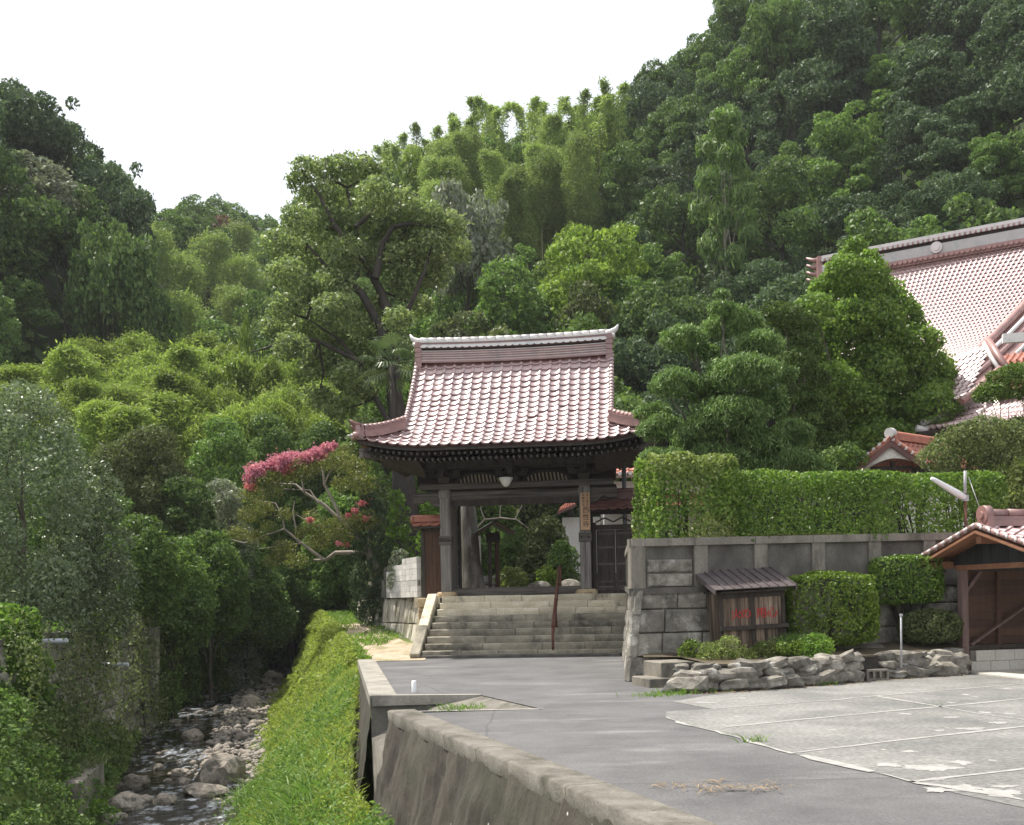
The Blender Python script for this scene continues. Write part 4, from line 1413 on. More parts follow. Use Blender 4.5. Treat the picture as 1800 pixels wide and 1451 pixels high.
# left cheek: two long sloping stones
for s0, s1 in ((0, .44), (.455, 1.0)):
    mb = MB()
    ya, yb = -(NS - 1) * tread - .1, .05
    pa = Vector((-2.30, ya + (yb - ya) * s0, .04 + (LZ - .04) * s0)); pb = Vector((-2.30 + .0, ya + (yb - ya) * s1, .04 + (LZ - .02) * s1))
    mb.beam(pa + Vector((0, 0, -.05)), pb + Vector((0, 0, -.05)), .27, .3)
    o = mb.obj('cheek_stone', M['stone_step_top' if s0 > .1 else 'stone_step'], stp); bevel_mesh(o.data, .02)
# landing slab
mb = MB(); mb.bbox(-2.9, 4.2, -.5, 4.6, -.3, -.006); 
for i in range(len(mb.v)): mb.v[i] = tuple(GM @ Vector(mb.v[i]))
o = mb.obj('landing_paving', M['stone_step_top']); o['kind'] = 'structure'

# handrail: rusty iron on the steps
hr = thing('handrail', 'single rusty iron handrail standing on the stone steps', 'handrail', GM @ Vector((1.28, -.8 - (NS - 1) * tread, -LZ)), GATE_RZ)
ya, yb = .1, (NS - 1) * tread + .9
pts = [(0, .02, .78), (0, .1, .86), (0, yb - .7, .86 + LZ - .1), (0, yb, LZ + .82), (0, yb + .05, LZ + .7)]
mb = MB(); mb.tube(pts, .03, 8); mb.obj('rail', M['rust'], hr)
mb = MB(); mb.tube([(0, .14, .45), (0, yb - .7, .45 + LZ - .12)], .02, 6); mb.obj('lower_rail', M['rust'], hr)
for y, z0, z1 in ((.06, .03, .84), (1.25, .72, 1.5), (yb - .1, LZ - .02, LZ + .82)):
    mb = MB(); mb.tube([(0, y, z0), (0, y, z1)], .034, 8); mb.box((0, y, z0 + .01), (.12, .12, .02)); mb.obj('post', M['rust'], hr)

# ------------------------------------------------------------------ base stones left of the steps, wing wall, block wall
def gw(x, y): 
    q = GM @ Vector((x, y, 0)); return (q.x, q.y)
bs = thing('stone_plinth', 'stacked yellowish base stones beside the left edge of the steps', 'stone base', GM @ Vector((-2.6, -.5, -LZ)))
o0 = bs.location.copy()
def child_local(objs, root):
    for o in objs:
        o.data.transform(Matrix.Translation(-root.location))
objs = ashlar(bs, gw(-2.78, -.62), gw(-2.42, -.62), 0.0, LZ - .02, 5, .5, .3, 'stone_yellow', nsign=1, rng=np.random.default_rng(3), vary=.1, batter=-.0)
objs2 = ashlar(bs, gw(-3.15, .6), gw(-2.78, -.64), -.05, LZ - .02, 3, .75, .3, 'stone_white', nsign=1, rng=np.random.default_rng(4), batter=.2)
for o in bs.children: o.data.transform(Matrix.Translation(-o0))
sw = thing('stone_base_wall', 'mossy pale rough stone foundation wall under the white block wall', 'stone wall', Vector((*gw(-3.2, .7), 0)))
o0 = sw.location.copy()
e0, e1, e2 = gw(-3.1, .55), (-4.55, 36.2), (-5.9, 40.5)
ashlar(sw, e1, e0, .0, LZ + .0, 2, .62, .35, 'stone_white', nsign=1, rng=np.random.default_rng(5), batter=.25, vary=.4, jit=.03)
ashlar(sw, e2, e1, .6, LZ + .0, 2, .7, .35, 'stone_white', nsign=1, rng=np.random.default_rng(6), batter=.2, vary=.4, jit=.03)
for o in sw.children: o.data.transform(Matrix.Translation(-o0))
# narrow coping course between base and blocks
bw = thing('block_wall', 'pale concrete block wall running back from the left side of the gate', 'wall', Vector((*gw(-2.78, .3), LZ)))
o0 = bw.location.copy()
c0 = Vector((-2.72, 31.75)); c1 = Vector((-4.05, 35.4)); dn = (c1 - c0).normalized(); Lw = (c1 - c0).length
nb = 9; bl = Lw / nb
bme = {}
for r in range(7):
    h0 = LZ + .17 * r + .005; hh = .165
    topcut = r == 5
    for k in range(nb):
        if r == 6 and k > 3: continue
        if r == 5 and k > 6: continue
        kk = r
        s = k * bl
        if r == 2:
            # decorative pierced course: vertical slots
            for j in range(3):
                mb = MB(); R = Matrix.Rotation(math.atan2(dn.y, dn.x), 3, 'Z')
                q = c0 + dn * (s + bl * (j + .5) / 3)
                mb.box((q.x, q.y, h0 + hh / 2), (bl / 3 - .035, .12, hh), R); o = mb.obj('pierced_block', M['block'], bw)
        else:
            mb = MB(); R = Matrix.Rotation(math.atan2(dn.y, dn.x), 3, 'Z')
            q = c0 + dn * (s + bl * .5)
            mb.box((q.x, q.y, h0 + hh / 2), (bl - .008, .13 + random.uniform(-.006, .006), hh), R); o = mb.obj('block', M['block'], bw)
mb = MB(); R = Matrix.Rotation(math.atan2(dn.y, dn.x), 3, 'Z'); q = c0 + dn * (Lw / 2)
mb.box((q.x, q.y, LZ + .5), (Lw - .02, .07, 1.0), R); mb.obj('mortar', M['joint'], bw)
q = c0 + dn * (Lw + .08)
mb = MB(); mb.box((q.x, q.y, LZ + .48), (.14, .2, 1.05), R); mb.obj('end_pier', M['conc_dark'], bw)
for o in bw.children: o.data.transform(Matrix.Translation(-o0))
bw2 = thing('block_wall', 'low weathered grey block wall beyond the pale block wall, half hidden in greenery', 'wall', Vector((-4.2, 36, LZ)))
o0 = bw2.location.copy()
c0 = Vector((-4.15, 35.7)); c1 = Vector((-5.5, 39.8)); dn = (c1 - c0).normalized(); Lw2 = (c1 - c0).length; nb = 11; bl = Lw2 / nb
R = Matrix.Rotation(math.atan2(dn.y, dn.x), 3, 'Z')
for r in range(3):
    for k in range(nb - r * 2):
        q = c0 + dn * (bl * (k + .5))
        mb = MB(); mb.box((q.x, q.y, LZ + .2 * r + .1), (bl - .012, .13, .19), R); mb.obj('block', M['conc_old'], bw2)
for o in bw2.children: o.data.transform(Matrix.Translation(-o0))

# left wing: board panel under a little tiled cap
wg = thing('wing_fence', 'narrow dark board fence with a red tile cap joined to the left gate post', 'fence', GM @ Vector((-2.18, .1, 0)), GATE_RZ)
for k in range(4):
    mb = MB(); x = -.52 + k * .13
    mb.box((x + .065, random.uniform(-.004, .004), 1.0), (.122, .03, 1.95)); mb.obj('board', M['wood_brown'], wg)
mb = MB(); mb.box((-.55, 0, 1.0), (.1, .1, 2.0)); mb.box((-.26, 0, 1.98), (.62, .1, .1)); mb.obj('frame', M['wood_dark'], wg)
wtm = tile_me('cap_tile', .27, .3, .035, .03, M['tile_red'], 6)
for k in range(3):
    for sy in (-1, 1):
        inst('cap_tile', wtm, wg, tile_frame(Vector((-.78 + k * .27 + .13, sy * .3, 2.08)), (1 * -sy * -1 if sy < 0 else -1, 0, 0) if sy > 0 else (1, 0, 0), (0, -sy, .45)))
mb = MB(); mb.bbox(-.84, 0.02, -.08, .08, 2.2, 2.3); mb.tube([(-.86, 0, 2.33), (.02, 0, 2.33)], .075, 8); mb.obj('cap_ridge', M['tile_red'], wg)
mb = MB(); mb.tube([(-.9, 0, 2.27), (-.8, 0, 2.27)], .11, 10); mb.obj('ridge_end', M['tile_red'], wg)
mb = MB(); mb.bbox(-.8, .02, -.27, .27, 2.0, 2.06); mb.obj('cap_board', M['wood_dark'], wg)

# right side gate: door and tile roof
sd = thing('side_door', 'dark wooden side door with two panelled leaves under a small tiled roof', 'door', GM @ Vector((PXW + .2, .25, 0)), GATE_RZ)
mb = MB(); mb.bbox(0, .1, -.06, .06, 0, 2.05); mb.bbox(1.18, 1.28, -.06, .06, 0, 2.05); mb.bbox(.1, 1.18, -.06, .06, 1.84, 1.98); mb.bbox(.1, 1.18, -.05, .05, 0, .12); mb.obj('frame', M['wood_dark'], sd)
for k in range(2):
    mb = MB(); mb.bbox(.11 + k * .54, .64 + k * .54, -.015, .02, .13, 1.83); lf = mb.obj('door_leaf', M['wood_dark'], sd)
    mb = MB(); mb.bbox(.115 + k * .54, .155 + k * .54, -.035, -.015, .13, 1.83); mb.bbox(.6 + k * .54, .635 + k * .54, -.035, -.015, .13, 1.83); mb.obj('stile', M['wood_dark'], lf)
    for z in (.16, .32, .82, 1.3, 1.7):
        mb = MB(); mb.bbox(.155 + k * .54, .6 + k * .54, -.035, -.015, z, z + .06); mb.obj('rail', M['wood_grey_h'], lf)
mb = MB(); mb.bbox(-.1, 1.5, -.05, .05, 2.28, 2.36); mb.obj('top_beam', M['wood_dark'], sd)
mb = MB()
for k in range(3): 
    x = .1 + k * .5
    mb.beam((x, 0, 2.06), (x + .25, 0, 2.18), .04, .05, (0, 1, 0)); mb.beam((x + .25, 0, 2.18), (x + .5, 0, 2.06), .04, .05, (0, 1, 0))
mb.obj('truss', M['wood_dark'], sd)
dtm = tile_me('door_tile', .27, .26, .035, .03, M['tile_dark'], 6)
for r in range(3):
    for k in range(6):
        for sy in (-1, 1):
            inst('roof_tile', dtm, sd, tile_frame(Vector((-.02 + k * .27 + .135, sy * (.66 - r * .21), 2.38 + r * .12)), (1, 0, 0) if sy < 0 else (-1, 0, 0), (0, -sy * .87, .5)))
mb = MB(); mb.add([(-.05, -.62, 2.33), (1.62, -.62, 2.33), (1.62, 0, 2.68), (-.05, 0, 2.68)], [(0, 1, 2, 3)]); mb.add([(-.05, .62, 2.33), (1.62, .62, 2.33), (1.62, 0, 2.68), (-.05, 0, 2.68)], [(3, 2, 1, 0)]); mb.obj('roof_board', M['wood_dark'], sd)
mb = MB(); mb.bbox(-.05, 1.62, -.1, .1, 2.7, 2.9); mb.tube([(-.08, 0, 2.94), (1.62, 0, 2.94)], .085, 8); mb.obj('roof_ridge', M['tile_dark'], sd)
mb = MB(); mb.bbox(-.09, .0, -.12, .12, 2.45, 2.86); mb.obj('ridge_end', M['tile_grey'], sd)
# downpipe / pole
q = GM @ Vector((3.15, .5, 0))
mb = MB(); mb.tube([(0, 0, 0), (0, 0, 4.1)], .065, 10); o = mb.obj('drain_pole', M['metal_pipe'], None, (q.x, q.y, LZ)); tag(o, 'dark grey upright pole behind the side door roof', 'pole')

# ------------------------------------------------------------------ boundary wall (stone base, concrete panels)
BC = Vector((2.02, 19.25)); BE = Vector((10.6, 21.3)); BL = Vector((3.06, 30.2))
bd = thing('boundary_wall', 'high dark boundary wall with stone base and concrete panels behind the wooden hut', 'wall', (BC.x, BC.y, 0))
o0 = bd.location.copy()
H1 = 1.63
ashlar(bd, BC, BE, 0.0, H1, 4, .72, .5, 'stone_wall', nsign=1, rng=np.random.default_rng(21), batter=.26, vary=.45, jit=.014, gap=.006, round_=.02, trim=(.2, 0))
ashlar(bd, BL, BC, 0.0, H1, 4, .8, .5, 'stone_wall', nsign=1, rng=np.random.default_rng(22), batter=.2, vary=.45, jit=.02, round_=.03, trim=(0, .26))
d1 = (BE - BC).normalized(); n1_ = Vector((d1.y, -d1.x)); L1 = (BE - BC).length
d2 = (BL - BC).normalized(); n2_ = Vector((-d2.y, d2.x)); L2 = (BL - BC).length
O1 = BC - n1_ * .30 - n2_ * .22
def wbox(mb, O, d, n, s0, s1, o0_, o1_, z0, z1, slope=0):
    vs = []
    for z in (z0, z1):
        for s, oo in ((s0, o0_), (s1, o0_), (s1, o1_), (s0, o1_)):
            q = O + d * s + n * oo
            vs.append((q.x, q.y, z + slope * s))
    mb.add(vs, [(3, 2, 1, 0), (4, 5, 6, 7), (0, 1, 5, 4), (1, 2, 6, 5), (2, 3, 7, 6), (3, 0, 4, 7)])
SLP = .012
ztop = 2.56
def panel_wall(O, d, n, L, pil):
    mb = MB(); wbox(mb, O, d, n, .02, L, .05, -.22, H1 - .08, H1 + .03, SLP); mb.obj('ledge', M['conc_dark'], bd)
    for a, b in zip(pil[:-1], pil[1:]):
        mb = MB(); wbox(mb, O, d, n, a + .1, b - .1, -.055, -.18, H1 + .03, ztop - .15, SLP); mb.obj('panel', M['conc_dark'], bd)
    for p_ in pil:
        mb = MB(); wbox(mb, O, d, n, p_ - .13, p_ + .13, 0.01, -.2, H1 + .03, ztop - .14, SLP); o = mb.obj('pier', M['conc_old'], bd)
    for a, b in zip(pil[:-1], pil[1:]):
        mb = MB(); wbox(mb, O, d, n, a - .12, b - .13, .035, -.24, ztop - .14, ztop, SLP); o = mb.obj('coping', M['conc_old'], bd)
panel_wall(O1, d1, n1_, L1 + .1, [.13, 1.35, 2.55, 3.73, 4.92, 6.1, 7.3, 8.6])
# exposed pale patch of stones in the first panel
pst = ashlar(bd, O1 + d1 * .3 + n1_ * -.045, O1 + d1 * 1.2 + n1_ * -.045, H1 + .04, H1 + .56, 2, .8, .05, 'stone_dry', nsign=1, rng=np.random.default_rng(23), vary=.3, backing=False)
panel_wall(O1 + n2_ * -.0, d2, n2_, L2, [.14, 2.3, 4.5, 6.7, 9.2])
for o in bd.children: o.data.transform(Matrix.Translation(-o0))
# ground inside the wall
cy = [O1 + d1 * .2 - n1_ * .2, O1 + d1 * (L1 - .1) - n1_ * .2, Vector((30, 25)), Vector((40, 44)), Vector((-2.6, 44)), Vector((-2.75, 32.2)), Vector(gw(4.2, .2)), O1 + d2 * 8 - n2_ * .2]
flat('garden_ground', [Vector((q.x, q.y, 0)) for q in cy], LZ + .02, M['soil'])

# ------------------------------------------------------------------ terrace in front of the boundary wall
def TZ_(x, y):      # terrace height
    f = 18.55 + .10 * (x - 2.4)
    return .40 + max(0, y - f) * .1
lim = [G(1190, 1219), G(1300, 1216), G(1420, 1207), G(1520, 1198), G(1690, 1186)]
tp = []
rows = []
for i in range(20):
    x = 2.3 + i * .312
    r = []
    f = float(np.interp(x, [q.x for q in lim], [q.y for q in lim])) + .2; f = 19.02 if x < 3.15 else f; b = 19.35 + .238 * (x - 2.0)
    for j in range(6):
        t = j / 5
        y = f + (b - f) * t
        r.append(Vector((x, y, TZ_(x, y) + .03 * mnoise.noise(Vector((x * 2, y * 2, 0))))))
    rows.append(r)
mb = MB(); mb.sheet(rows); o = mb.obj('terrace', M['soil']); o['kind'] = 'structure'
# dry stone edging
ds = thing('dry_stone_wall', 'low dry stone retaining edge of loose grey stones along the car park', 'stone wall', (2.9, 18.4, 0))
rk = [rock_mesh('edge_stone', M['stone_dry'], s + 30, 2, .42, .8, .75) for s in range(7)]
for r_ in rk: r_.polygons.foreach_set('use_smooth', [False] * len(r_.polygons))
drng = np.random.default_rng(8)
lim = [G(1190, 1219), G(1300, 1216), G(1420, 1207), G(1520, 1198), G(1690, 1186)]
def along(pts, t):
    Ls = [(b - a).length for a, b in zip(pts[:-1], pts[1:])]
    s = t * sum(Ls)
    for (a, b), l in zip(zip(pts[:-1], pts[1:]), Ls):
        if s <= l: return a.lerp(b, s / l)
        s -= l
    return pts[-1]
tot = sum((b - a).length for a, b in zip(lim[:-1], lim[1:]))
for row, (z, sz, n) in enumerate(((.1, .19, 17), (.25, .17, 20), (.38, .13, 23))):
    for k in range(n):
        t = (k + .5 + .3 * (drng.random() - .5)) / n
        q = along(lim, t)
        if 1505 < PX(q.x, q.y, z)[0] < 1562: continue
        s = sz * (.6 + .8 * drng.random())
        o = inst('stone', rk[drng.integers(7)], ds, Matrix.Translation(q + Vector((0, .1 + row * .06 + drng.normal() * .02, z)) - ds.location) @ Euler((drng.normal() * .15, drng.normal() * .15, drng.normal() * .35 + math.pi * drng.integers(2))).to_matrix().to_4x4() @ Matrix.Diagonal((s * 1.35, s * .9, s * .72, 1)))
mb = MB()
pts = [along(lim, t) for t in np.linspace(0, 1, 20)]
mb.sheet([[q + Vector((0, .16, -.02)) - ds.location for q in pts], [q + Vector((0, .24, .42)) - ds.location for q in pts]]); mb.obj('backing', M['joint_dark'], ds)

# concrete steps, cinder block, ramp, iron post
q = G(1113, 1207); 
cs = thing('concrete_steps', 'two small weathered concrete steps at the wall corner beside the asphalt', 'steps', (q.x, q.y, 0), .28)
mb = MB(); mb.bbox(.12, .92, -.42, .35, -.02, .15); o = mb.obj('step', M['conc_old'], cs); bevel_mesh(o.data, .012)
mb = MB(); mb.bbox(.4, 1.02, -.28, .5, .13, .40); o = mb.obj('step', M['conc_old'], cs); bevel_mesh(o.data, .012)
q = G(1540, 1196)
cb = thing('cinder_block', 'hollow grey cinder block lying on its side by the stone edging', 'block', (q.x, q.y - .02, 0), .12)
mb = MB(); mb.bbox(-.2, .2, -.06, .06, 0, .035); mb.bbox(-.2, .2, -.06, .06, .155, .19); mb.bbox(-.2, .2, .02, .055, .03, .16)
for x in (-.2, -.085, .035, .165): mb.bbox(x, x + .035, -.058, .05, .035, .155)
mb.obj('block', M['conc_old'], cb)
mb = MB()
rows = []
for t in np.linspace(0, 1, 8):
    yy = 18.62 + t * 1.6
    rows.append([Vector((x, yy + .02 * x, .14 + .40 * sstep(t * 1.1) + .1 * (1 - ((x - 6.15) / .7) ** 2) * (1 - t) * .5)) for x in np.linspace(5.55, 6.85, 8)])
mb.sheet(rows); o = mb.obj('garden_path', M['conc_old']); o['kind'] = 'structure'
q = G(1584, 1152, .5)
mb = MB(); mb.tube([(0, 0, -.2), (.01, 0, .62)], .015, 8); mb.box((.012, 0, .64), (.04, .04, .04)); o = mb.obj('marker_post', M['metal_grey'], None, (q.x, q.y, .5)); tag(o, 'thin grey metal post standing among the low garden stones', 'post')

# ------------------------------------------------------------------ wooden hut with red lettering
hb = thing('notice_hut', 'small weathered board hut with metal roof and red painted characters', 'hut', W(1315, 1150, 19.55).xy.to_3d() + Vector((-.02, 0, .44)), .10)
hb.rotation_euler = (0, -.035, .16)
HW, HD, HH = .58, .34, 1.12
for k in range(13):
    x = -HW + (k + .5) * 2 * HW / 13
    for nm, z0, z1 in (('board', .5, HH), ('board', 0.02, .46)):
        mb = MB(); mb.box((x, -HD + random.uniform(-.008, .008), (z0 + z1) / 2), (2 * HW / 13 - .007, .022, z1 - z0)); mb.obj(nm, M['wood_board'], hb)
for sg in (-1, 1):
    for k in range(5):
        mb = MB(); mb.box((sg * HW, -HD + (k + .5) * 2 * HD / 5, .56), (.022, 2 * HD / 5 - .008, 1.12)); mb.obj('board', M['wood_board'], hb)
mb = MB(); mb.bbox(-HW - .02, HW + .02, HD - .02, HD, 0, 1.3); mb.obj('back_panel', M['wood_dark'], hb)
for x in (-HW, 0, HW):
    mb = MB(); mb.box((x, -HD - .022, .52 - .06 if x == 0 else .56), (.06, .03, 1.18 if x == 0 else 1.12)); mb.obj('post', M['wood_dark'], hb)
mb = MB(); mb.bbox(-HW - .05, HW + .06, -HD - .1, -HD - .015, .46, .53); mb.obj('shelf_rail', M['wood_dark'], hb)
mb = MB(); mb.bbox(-HW, HW, -HD - .03, -HD + .02, HH - .1, HH); mb.bbox(-HW - .04, HW + .04, -HD - .2, HD + .15, HH + .0, HH + .03); mb.obj('top_frame', M['wood_dark'], hb)
ra, rb = Vector((0, -HD - .26, HH + .06)), Vector((0, HD + .16, HH + .40))
ns = 9
for k in range(ns):
    x0 = -HW - .16 + k * (2 * HW + .32) / ns; x1 = x0 + (2 * HW + .32) / ns
    mb = MB()
    n_ = (rb - ra).normalized(); up = Vector((0, -n_.z, n_.y))
    vs = []
    for z in (0, .014):
        for x, p_ in ((x0 + .002, ra), (x1 - .002, ra), (x1 - .002, rb), (x0 + .002, rb)):
            vs.append(Vector((x, p_.y, p_.z)) + up * z)
    mb.add(vs, [(3, 2, 1, 0), (4, 5, 6, 7), (0, 1, 5, 4), (1, 2, 6, 5), (2, 3, 7, 6), (3, 0, 4, 7)])
    mb.beam(Vector((x1, ra.y, ra.z)) + up * .02, Vector((x1, rb.y, rb.z)) + up * .02, .016, .045)
    mb.obj('roof_panel', M['metal_roof'], hb)
mb = MB(); mb.beam(Vector((-HW - .16, rb.y, rb.z + .012)), Vector((HW + .16, rb.y, rb.z + .012)), .05, .03); mb.beam(Vector((-HW - .17, ra.y, ra.z - .03)), Vector((-HW - .17, rb.y, rb.z - .03)), .02, .09); mb.beam(Vector((HW + .17, ra.y, ra.z - .03)), Vector((HW + .17, rb.y, rb.z - .03)), .02, .09); mb.obj('roof_trim', M['metal_roof'], hb)
for ch, x in (('火', -.3), ('の', -.12), ('用', .17), ('心', .37)):
    text_obj('lettering', ch, .2, M['red_paint'], hb, Matrix.Translation((x, -HD - .024, .73)) @ RX90 @ Matrix.Scale(1.05, 4, (1, 0, 0)), .004)

# ------------------------------------------------------------------ garage (open shed with tiled gable roof)
gr = thing('open_shed', 'open timber shed with red tiled gable roof and dark gable boards beside the car park', 'shed', (8.3, 19.9, 0), math.radians(12))
# local: x along ridge (right), y away; post at origin is back-left corner
mb = MB(); mb.box((0, 0, .97), (.13, .13, 1.9)); mb.obj('post', M['wood_post_pink'], gr)
mb = MB(); mb.box((0, -3.3, .97), (.13, .13, 1.9)); mb.obj('post', M['wood_post_pink'], gr)
mb = MB(); mb.bbox(-.07, .07, -3.4, .1, 1.88, 1.97); mb.obj('tie_beam', M['wood_barge'], gr)
mb = MB(); mb.bbox(.07, 6, -.06, .06, 1.85, 1.97); mb.bbox(.07, 6, -.05, .05, .42, .5); mb.obj('wall_plate', M['wood_dark'], gr)
for k in range(4):
    mb = MB(); mb.box((.72 + k * .95, -.02, 1.17), (.06, .06, 1.4)); mb.obj('stud', M['wood_brown'], gr)
mb = MB(); mb.beam((.1, -.045, .5), (1.7, -.045, 1.45), .03, .1, (0, 1, 0)); mb.obj('brace', M['wood_post_pink'], gr)
mb = MB(); mb.beam((.02, -.02, 1.45), (.36, -.02, 1.86), .06, .07, (0, 1, 0)); mb.obj('knee_brace', M['wood_post_pink'], gr)
for k in range(9):
    mb = MB(); mb.box((3.05, .05 + random.uniform(-.006, .006), .58 + k * .15), (5.9, .02, .145)); mb.obj('board', M['wood_brown'], gr)
for k in range(12):
    for r in range(2):
        mb = MB(); mb.box((.3 + k * .4 + (.1 if r else 0), .0, .1 + r * .2), (.392, .14, .192)); mb.obj('block', M['conc_pale'], gr)
mb = MB(); mb.bbox(.1, 5.5, -.05, .05, .0, .4); mb.obj('mortar', M['joint'], gr)
mb = MB(); mb.bbox(-.15, 6, -3.5, .1, -.02, .03); mb.obj('floor_slab', M['conc_pale'], gr)
# roof
AY, AZ, EYb, EYf, EZ = -1.12, 2.58, .66, -2.9, 2.06
XO = -.46
for k in range(13):      # gable boards
    y0 = -2.75 + k * .235; y1 = y0 + .228
    zt = lambda y: AZ - .06 - abs(y - AY) * (AZ - EZ) / (EYb - AY)
    if max(zt(y0), zt(y1)) < 1.99: continue
    mb = MB()
    vs = [(-.03, y0, 1.97), (-.03, y1, 1.97), (-.03, y1, max(1.975, zt(y1))), (-.03, y0, max(1.975, zt(y0)))]
    mb.add(vs + [(x + .03, y, z) for x, y, z in vs], [(0, 3, 2, 1), (4, 5, 6, 7), (0, 1, 5, 4), (1, 2, 6, 5), (2, 3, 7, 6), (3, 0, 4, 7)])
    mb.obj('gable_board', M['siding'], gr)
for ya in (EYb, EYf):
    mb = MB(); mb.beam((XO + .02, AY, AZ - .06), (XO + .02, ya, EZ - .08), .045, .17, (1, 0, 0)); o = mb.obj('barge_board', M['wood_barge'], gr)
    mb = MB()
    for x in (XO, 5.5):
        mb.add([(XO, AY, AZ - .02), (5.5, AY, AZ - .02), (5.5, ya, EZ - .03), (XO, ya, EZ - .03)], [(0, 1, 2, 3)])
        break
    mb.obj('roof_board', M['wood_barge'], gr)
for y, z in ((AY, AZ - .2), (.28, 1.98), (-2.5, 1.98)):
    mb = MB(); mb.box((-.2, y, z), (.5, .12, .13)); mb.obj('purlin', M['wood_barge'], gr)
for k in range(3):
    mb = MB(); mb.box((-.2, .28 + k * .12, 1.9 - .02 * k), (.04, .1, .1)); mb.obj('eave_rafter', M['wood_dark'], gr)
gtm = tile_me('shed_tile', .27, .23, .04, .03, M['tile'], 8)
for sy, ya in ((-1, EYf), (1, EYb)):
    n_r = 8; rest = []
    for r in range(n_r):
        p0_, p1_ = r / n_r, (r + 1) / n_r
        for c in range(22):
            x = XO + .135 + c * .27
            p = Vector((x, ya + (AY - ya) * p0_, EZ + (AZ - EZ) * p0_)); q_ = Vector((x, ya + (AY - ya) * p1_, EZ + (AZ - EZ) * p1_))
            m4 = tile_frame(p + Vector((0, 0, .02)), (1, 0, 0) if sy < 0 else (-1, 0, 0), q_ - p)
            if sy < 0 and c < 9: inst('roof_tile', gtm, gr, m4)
            else: rest.append(m4)
    joined_tiles(rest, .27, .23, .04, .03, 'roof_tiles', M['tile'], gr)
    mb = MB()
    for r in range(n_r):
        p0_ = (r + .1) / n_r
        p = Vector((XO - .03, ya + (AY - ya) * p0_, EZ + (AZ - EZ) * p0_ + .055))
        q_ = Vector((XO - .03, ya + (AY - ya) * (p0_ + 1 / n_r), EZ + (AZ - EZ) * (p0_ + 1 / n_r) + .055))
        mb = MB(); mb.tube([p, p.lerp(q_, .9)], [.06, .052], 8); mb.obj('verge_tile', M['tile'], gr)
        mb = MB(); mb.lathe([(.001, .014), (.022, .012), (.034, .0)], (0, 0, 0), 8)
        rr = Matrix.Rotation(-math.pi / 2, 4, 'Y')
        for i in range(len(mb.v)): mb.v[i] = tuple(rr @ Vector(mb.v[i]) + p + Vector((-.055, 0, .005)))
        mb.obj('tile_end', M['tile_end'], gr)
mb = MB(); mb.bbox(XO + .18, 5.5, AY - .13, AY + .13, AZ + .03, AZ + .13); mb.bbox(XO + .2, 5.5, AY - .1, AY + .1, AZ + .13, AZ + .2); mb.obj('ridge_course', M['tile_ridge'], gr)
for k in range(14):
    mb = MB(); mb.tube([(XO + .22 + k * .35, AY, AZ + .25), (XO + .22 + (k + .97) * .35, AY, AZ + .25)], [.085, .078], 10); mb.obj('ridge_cap_tile', M['tile_ridge'], gr)
mb = MB(); mb.tube([(XO + .08, AY, AZ + .24), (XO + .22, AY, AZ + .24)], .155, 16); mb.tube([(XO + .05, AY, AZ + .23), (XO + .1, AY, AZ + .23)], .06, 10); mb.bbox(XO + .1, XO + .22, AY - .15, AY + .15, AZ + .0, AZ + .22); mb.obj('ridge_end', M['tile_ridge'], gr)

# street lamp on a thin pole with a guy wire behind the shed
D_ = 20.9
sl = thing('street_lamp', 'fluorescent lamp on a thin rusty pole above the hedge, slanting up to one side', 'lamp', W(1700, 1050, D_))
z0 = sl.location.z
mb = MB(); mb.tube([(0, 0, -1.0), (0, 0, W(1700, 868, D_).z - z0)], .028, 8); mb.obj('pole', M['rust'], sl)
mb = MB(); mb.tube([(0, 0, W(1700, 868, D_).z - z0 + .002), (.01, 0, W(1700, 828, D_).z - z0)], .03, 8); mb.box((0, 0, W(1700, 876, D_).z - z0), (.1, .1, .12)); mb.obj('bracket', M['metal_grey'], sl)
a = W(1696, 876, D_) - sl.location; b = W(1637, 841, D_ - .25) - sl.location
mb = MB()
d = (b - a); 
mb.tube([a, a + d * .03, a.lerp(b, .25), a.lerp(b, .9), b], [.03, .062, .07, .045, .03], 10); mb.obj('lamp_housing', M['lamp_tube'], sl)
mb = MB(); mb.tube([W(1702, 838, D_) - sl.location, W(1727, 908, D_ - .4) - sl.location], .008, 5); mb.obj('guy_wire', M['metal_grey'], sl)

# ------------------------------------------------------------------ main hall
hl = thing('temple_hall', 'huge temple hall with a sweeping glazed tile roof rising behind the conical tree', 'temple hall', (18, 44, LZ))
HO = hl.location.copy()
Ahl, Bhl, Chl = W(1446, 492, 46), W(1905, 410, 41), W(1596, 716, 34.5)
A2hl = W(1440, 760, 41.5)
def hp(s, t):      # s 0..1 far to near verge; t 0 eave .. 1 ridge (concave)
    top = Ahl.lerp(Bhl, s); bot = A2hl.lerp(Chl, s)
    q = bot.lerp(top, t)
    q.z -= 1.1 * 4 * t * (1 - t) * .55
    return q
nr, nc = 48, 50
mats = []
for r in range(nr):
    for c in range(nc):
        s = (c + .5) / nc; t = r / nr
        p = hp(s, t); q = hp(s, t + 1 / nr); px = hp(s + .01, t) - hp(s - .01, t)
        if px.x < 0: px = -px
        m4 = tile_frame(p - HO, px, q - p)
        wdt = (hp(s + .5 / nc, t) - hp(s - .5 / nc, t)).length; e_ = (q - p).length
        mats.append(m4 @ Matrix.Diagonal((wdt / .3, e_ / .3, .8, 1)))
joined_tiles(mats, .3, .3, .05, .045, 'roof_tiles', M['tile_hall'], hl, 5)
mb = MB(); mb.sheet([[hp(s, t) - HO + Vector((0, 0, -.06)) for s in np.linspace(0, 1, 12)] for t in np.linspace(0, 1, 10)]); mb.obj('roof_underlay', M['tile_dark'], hl)
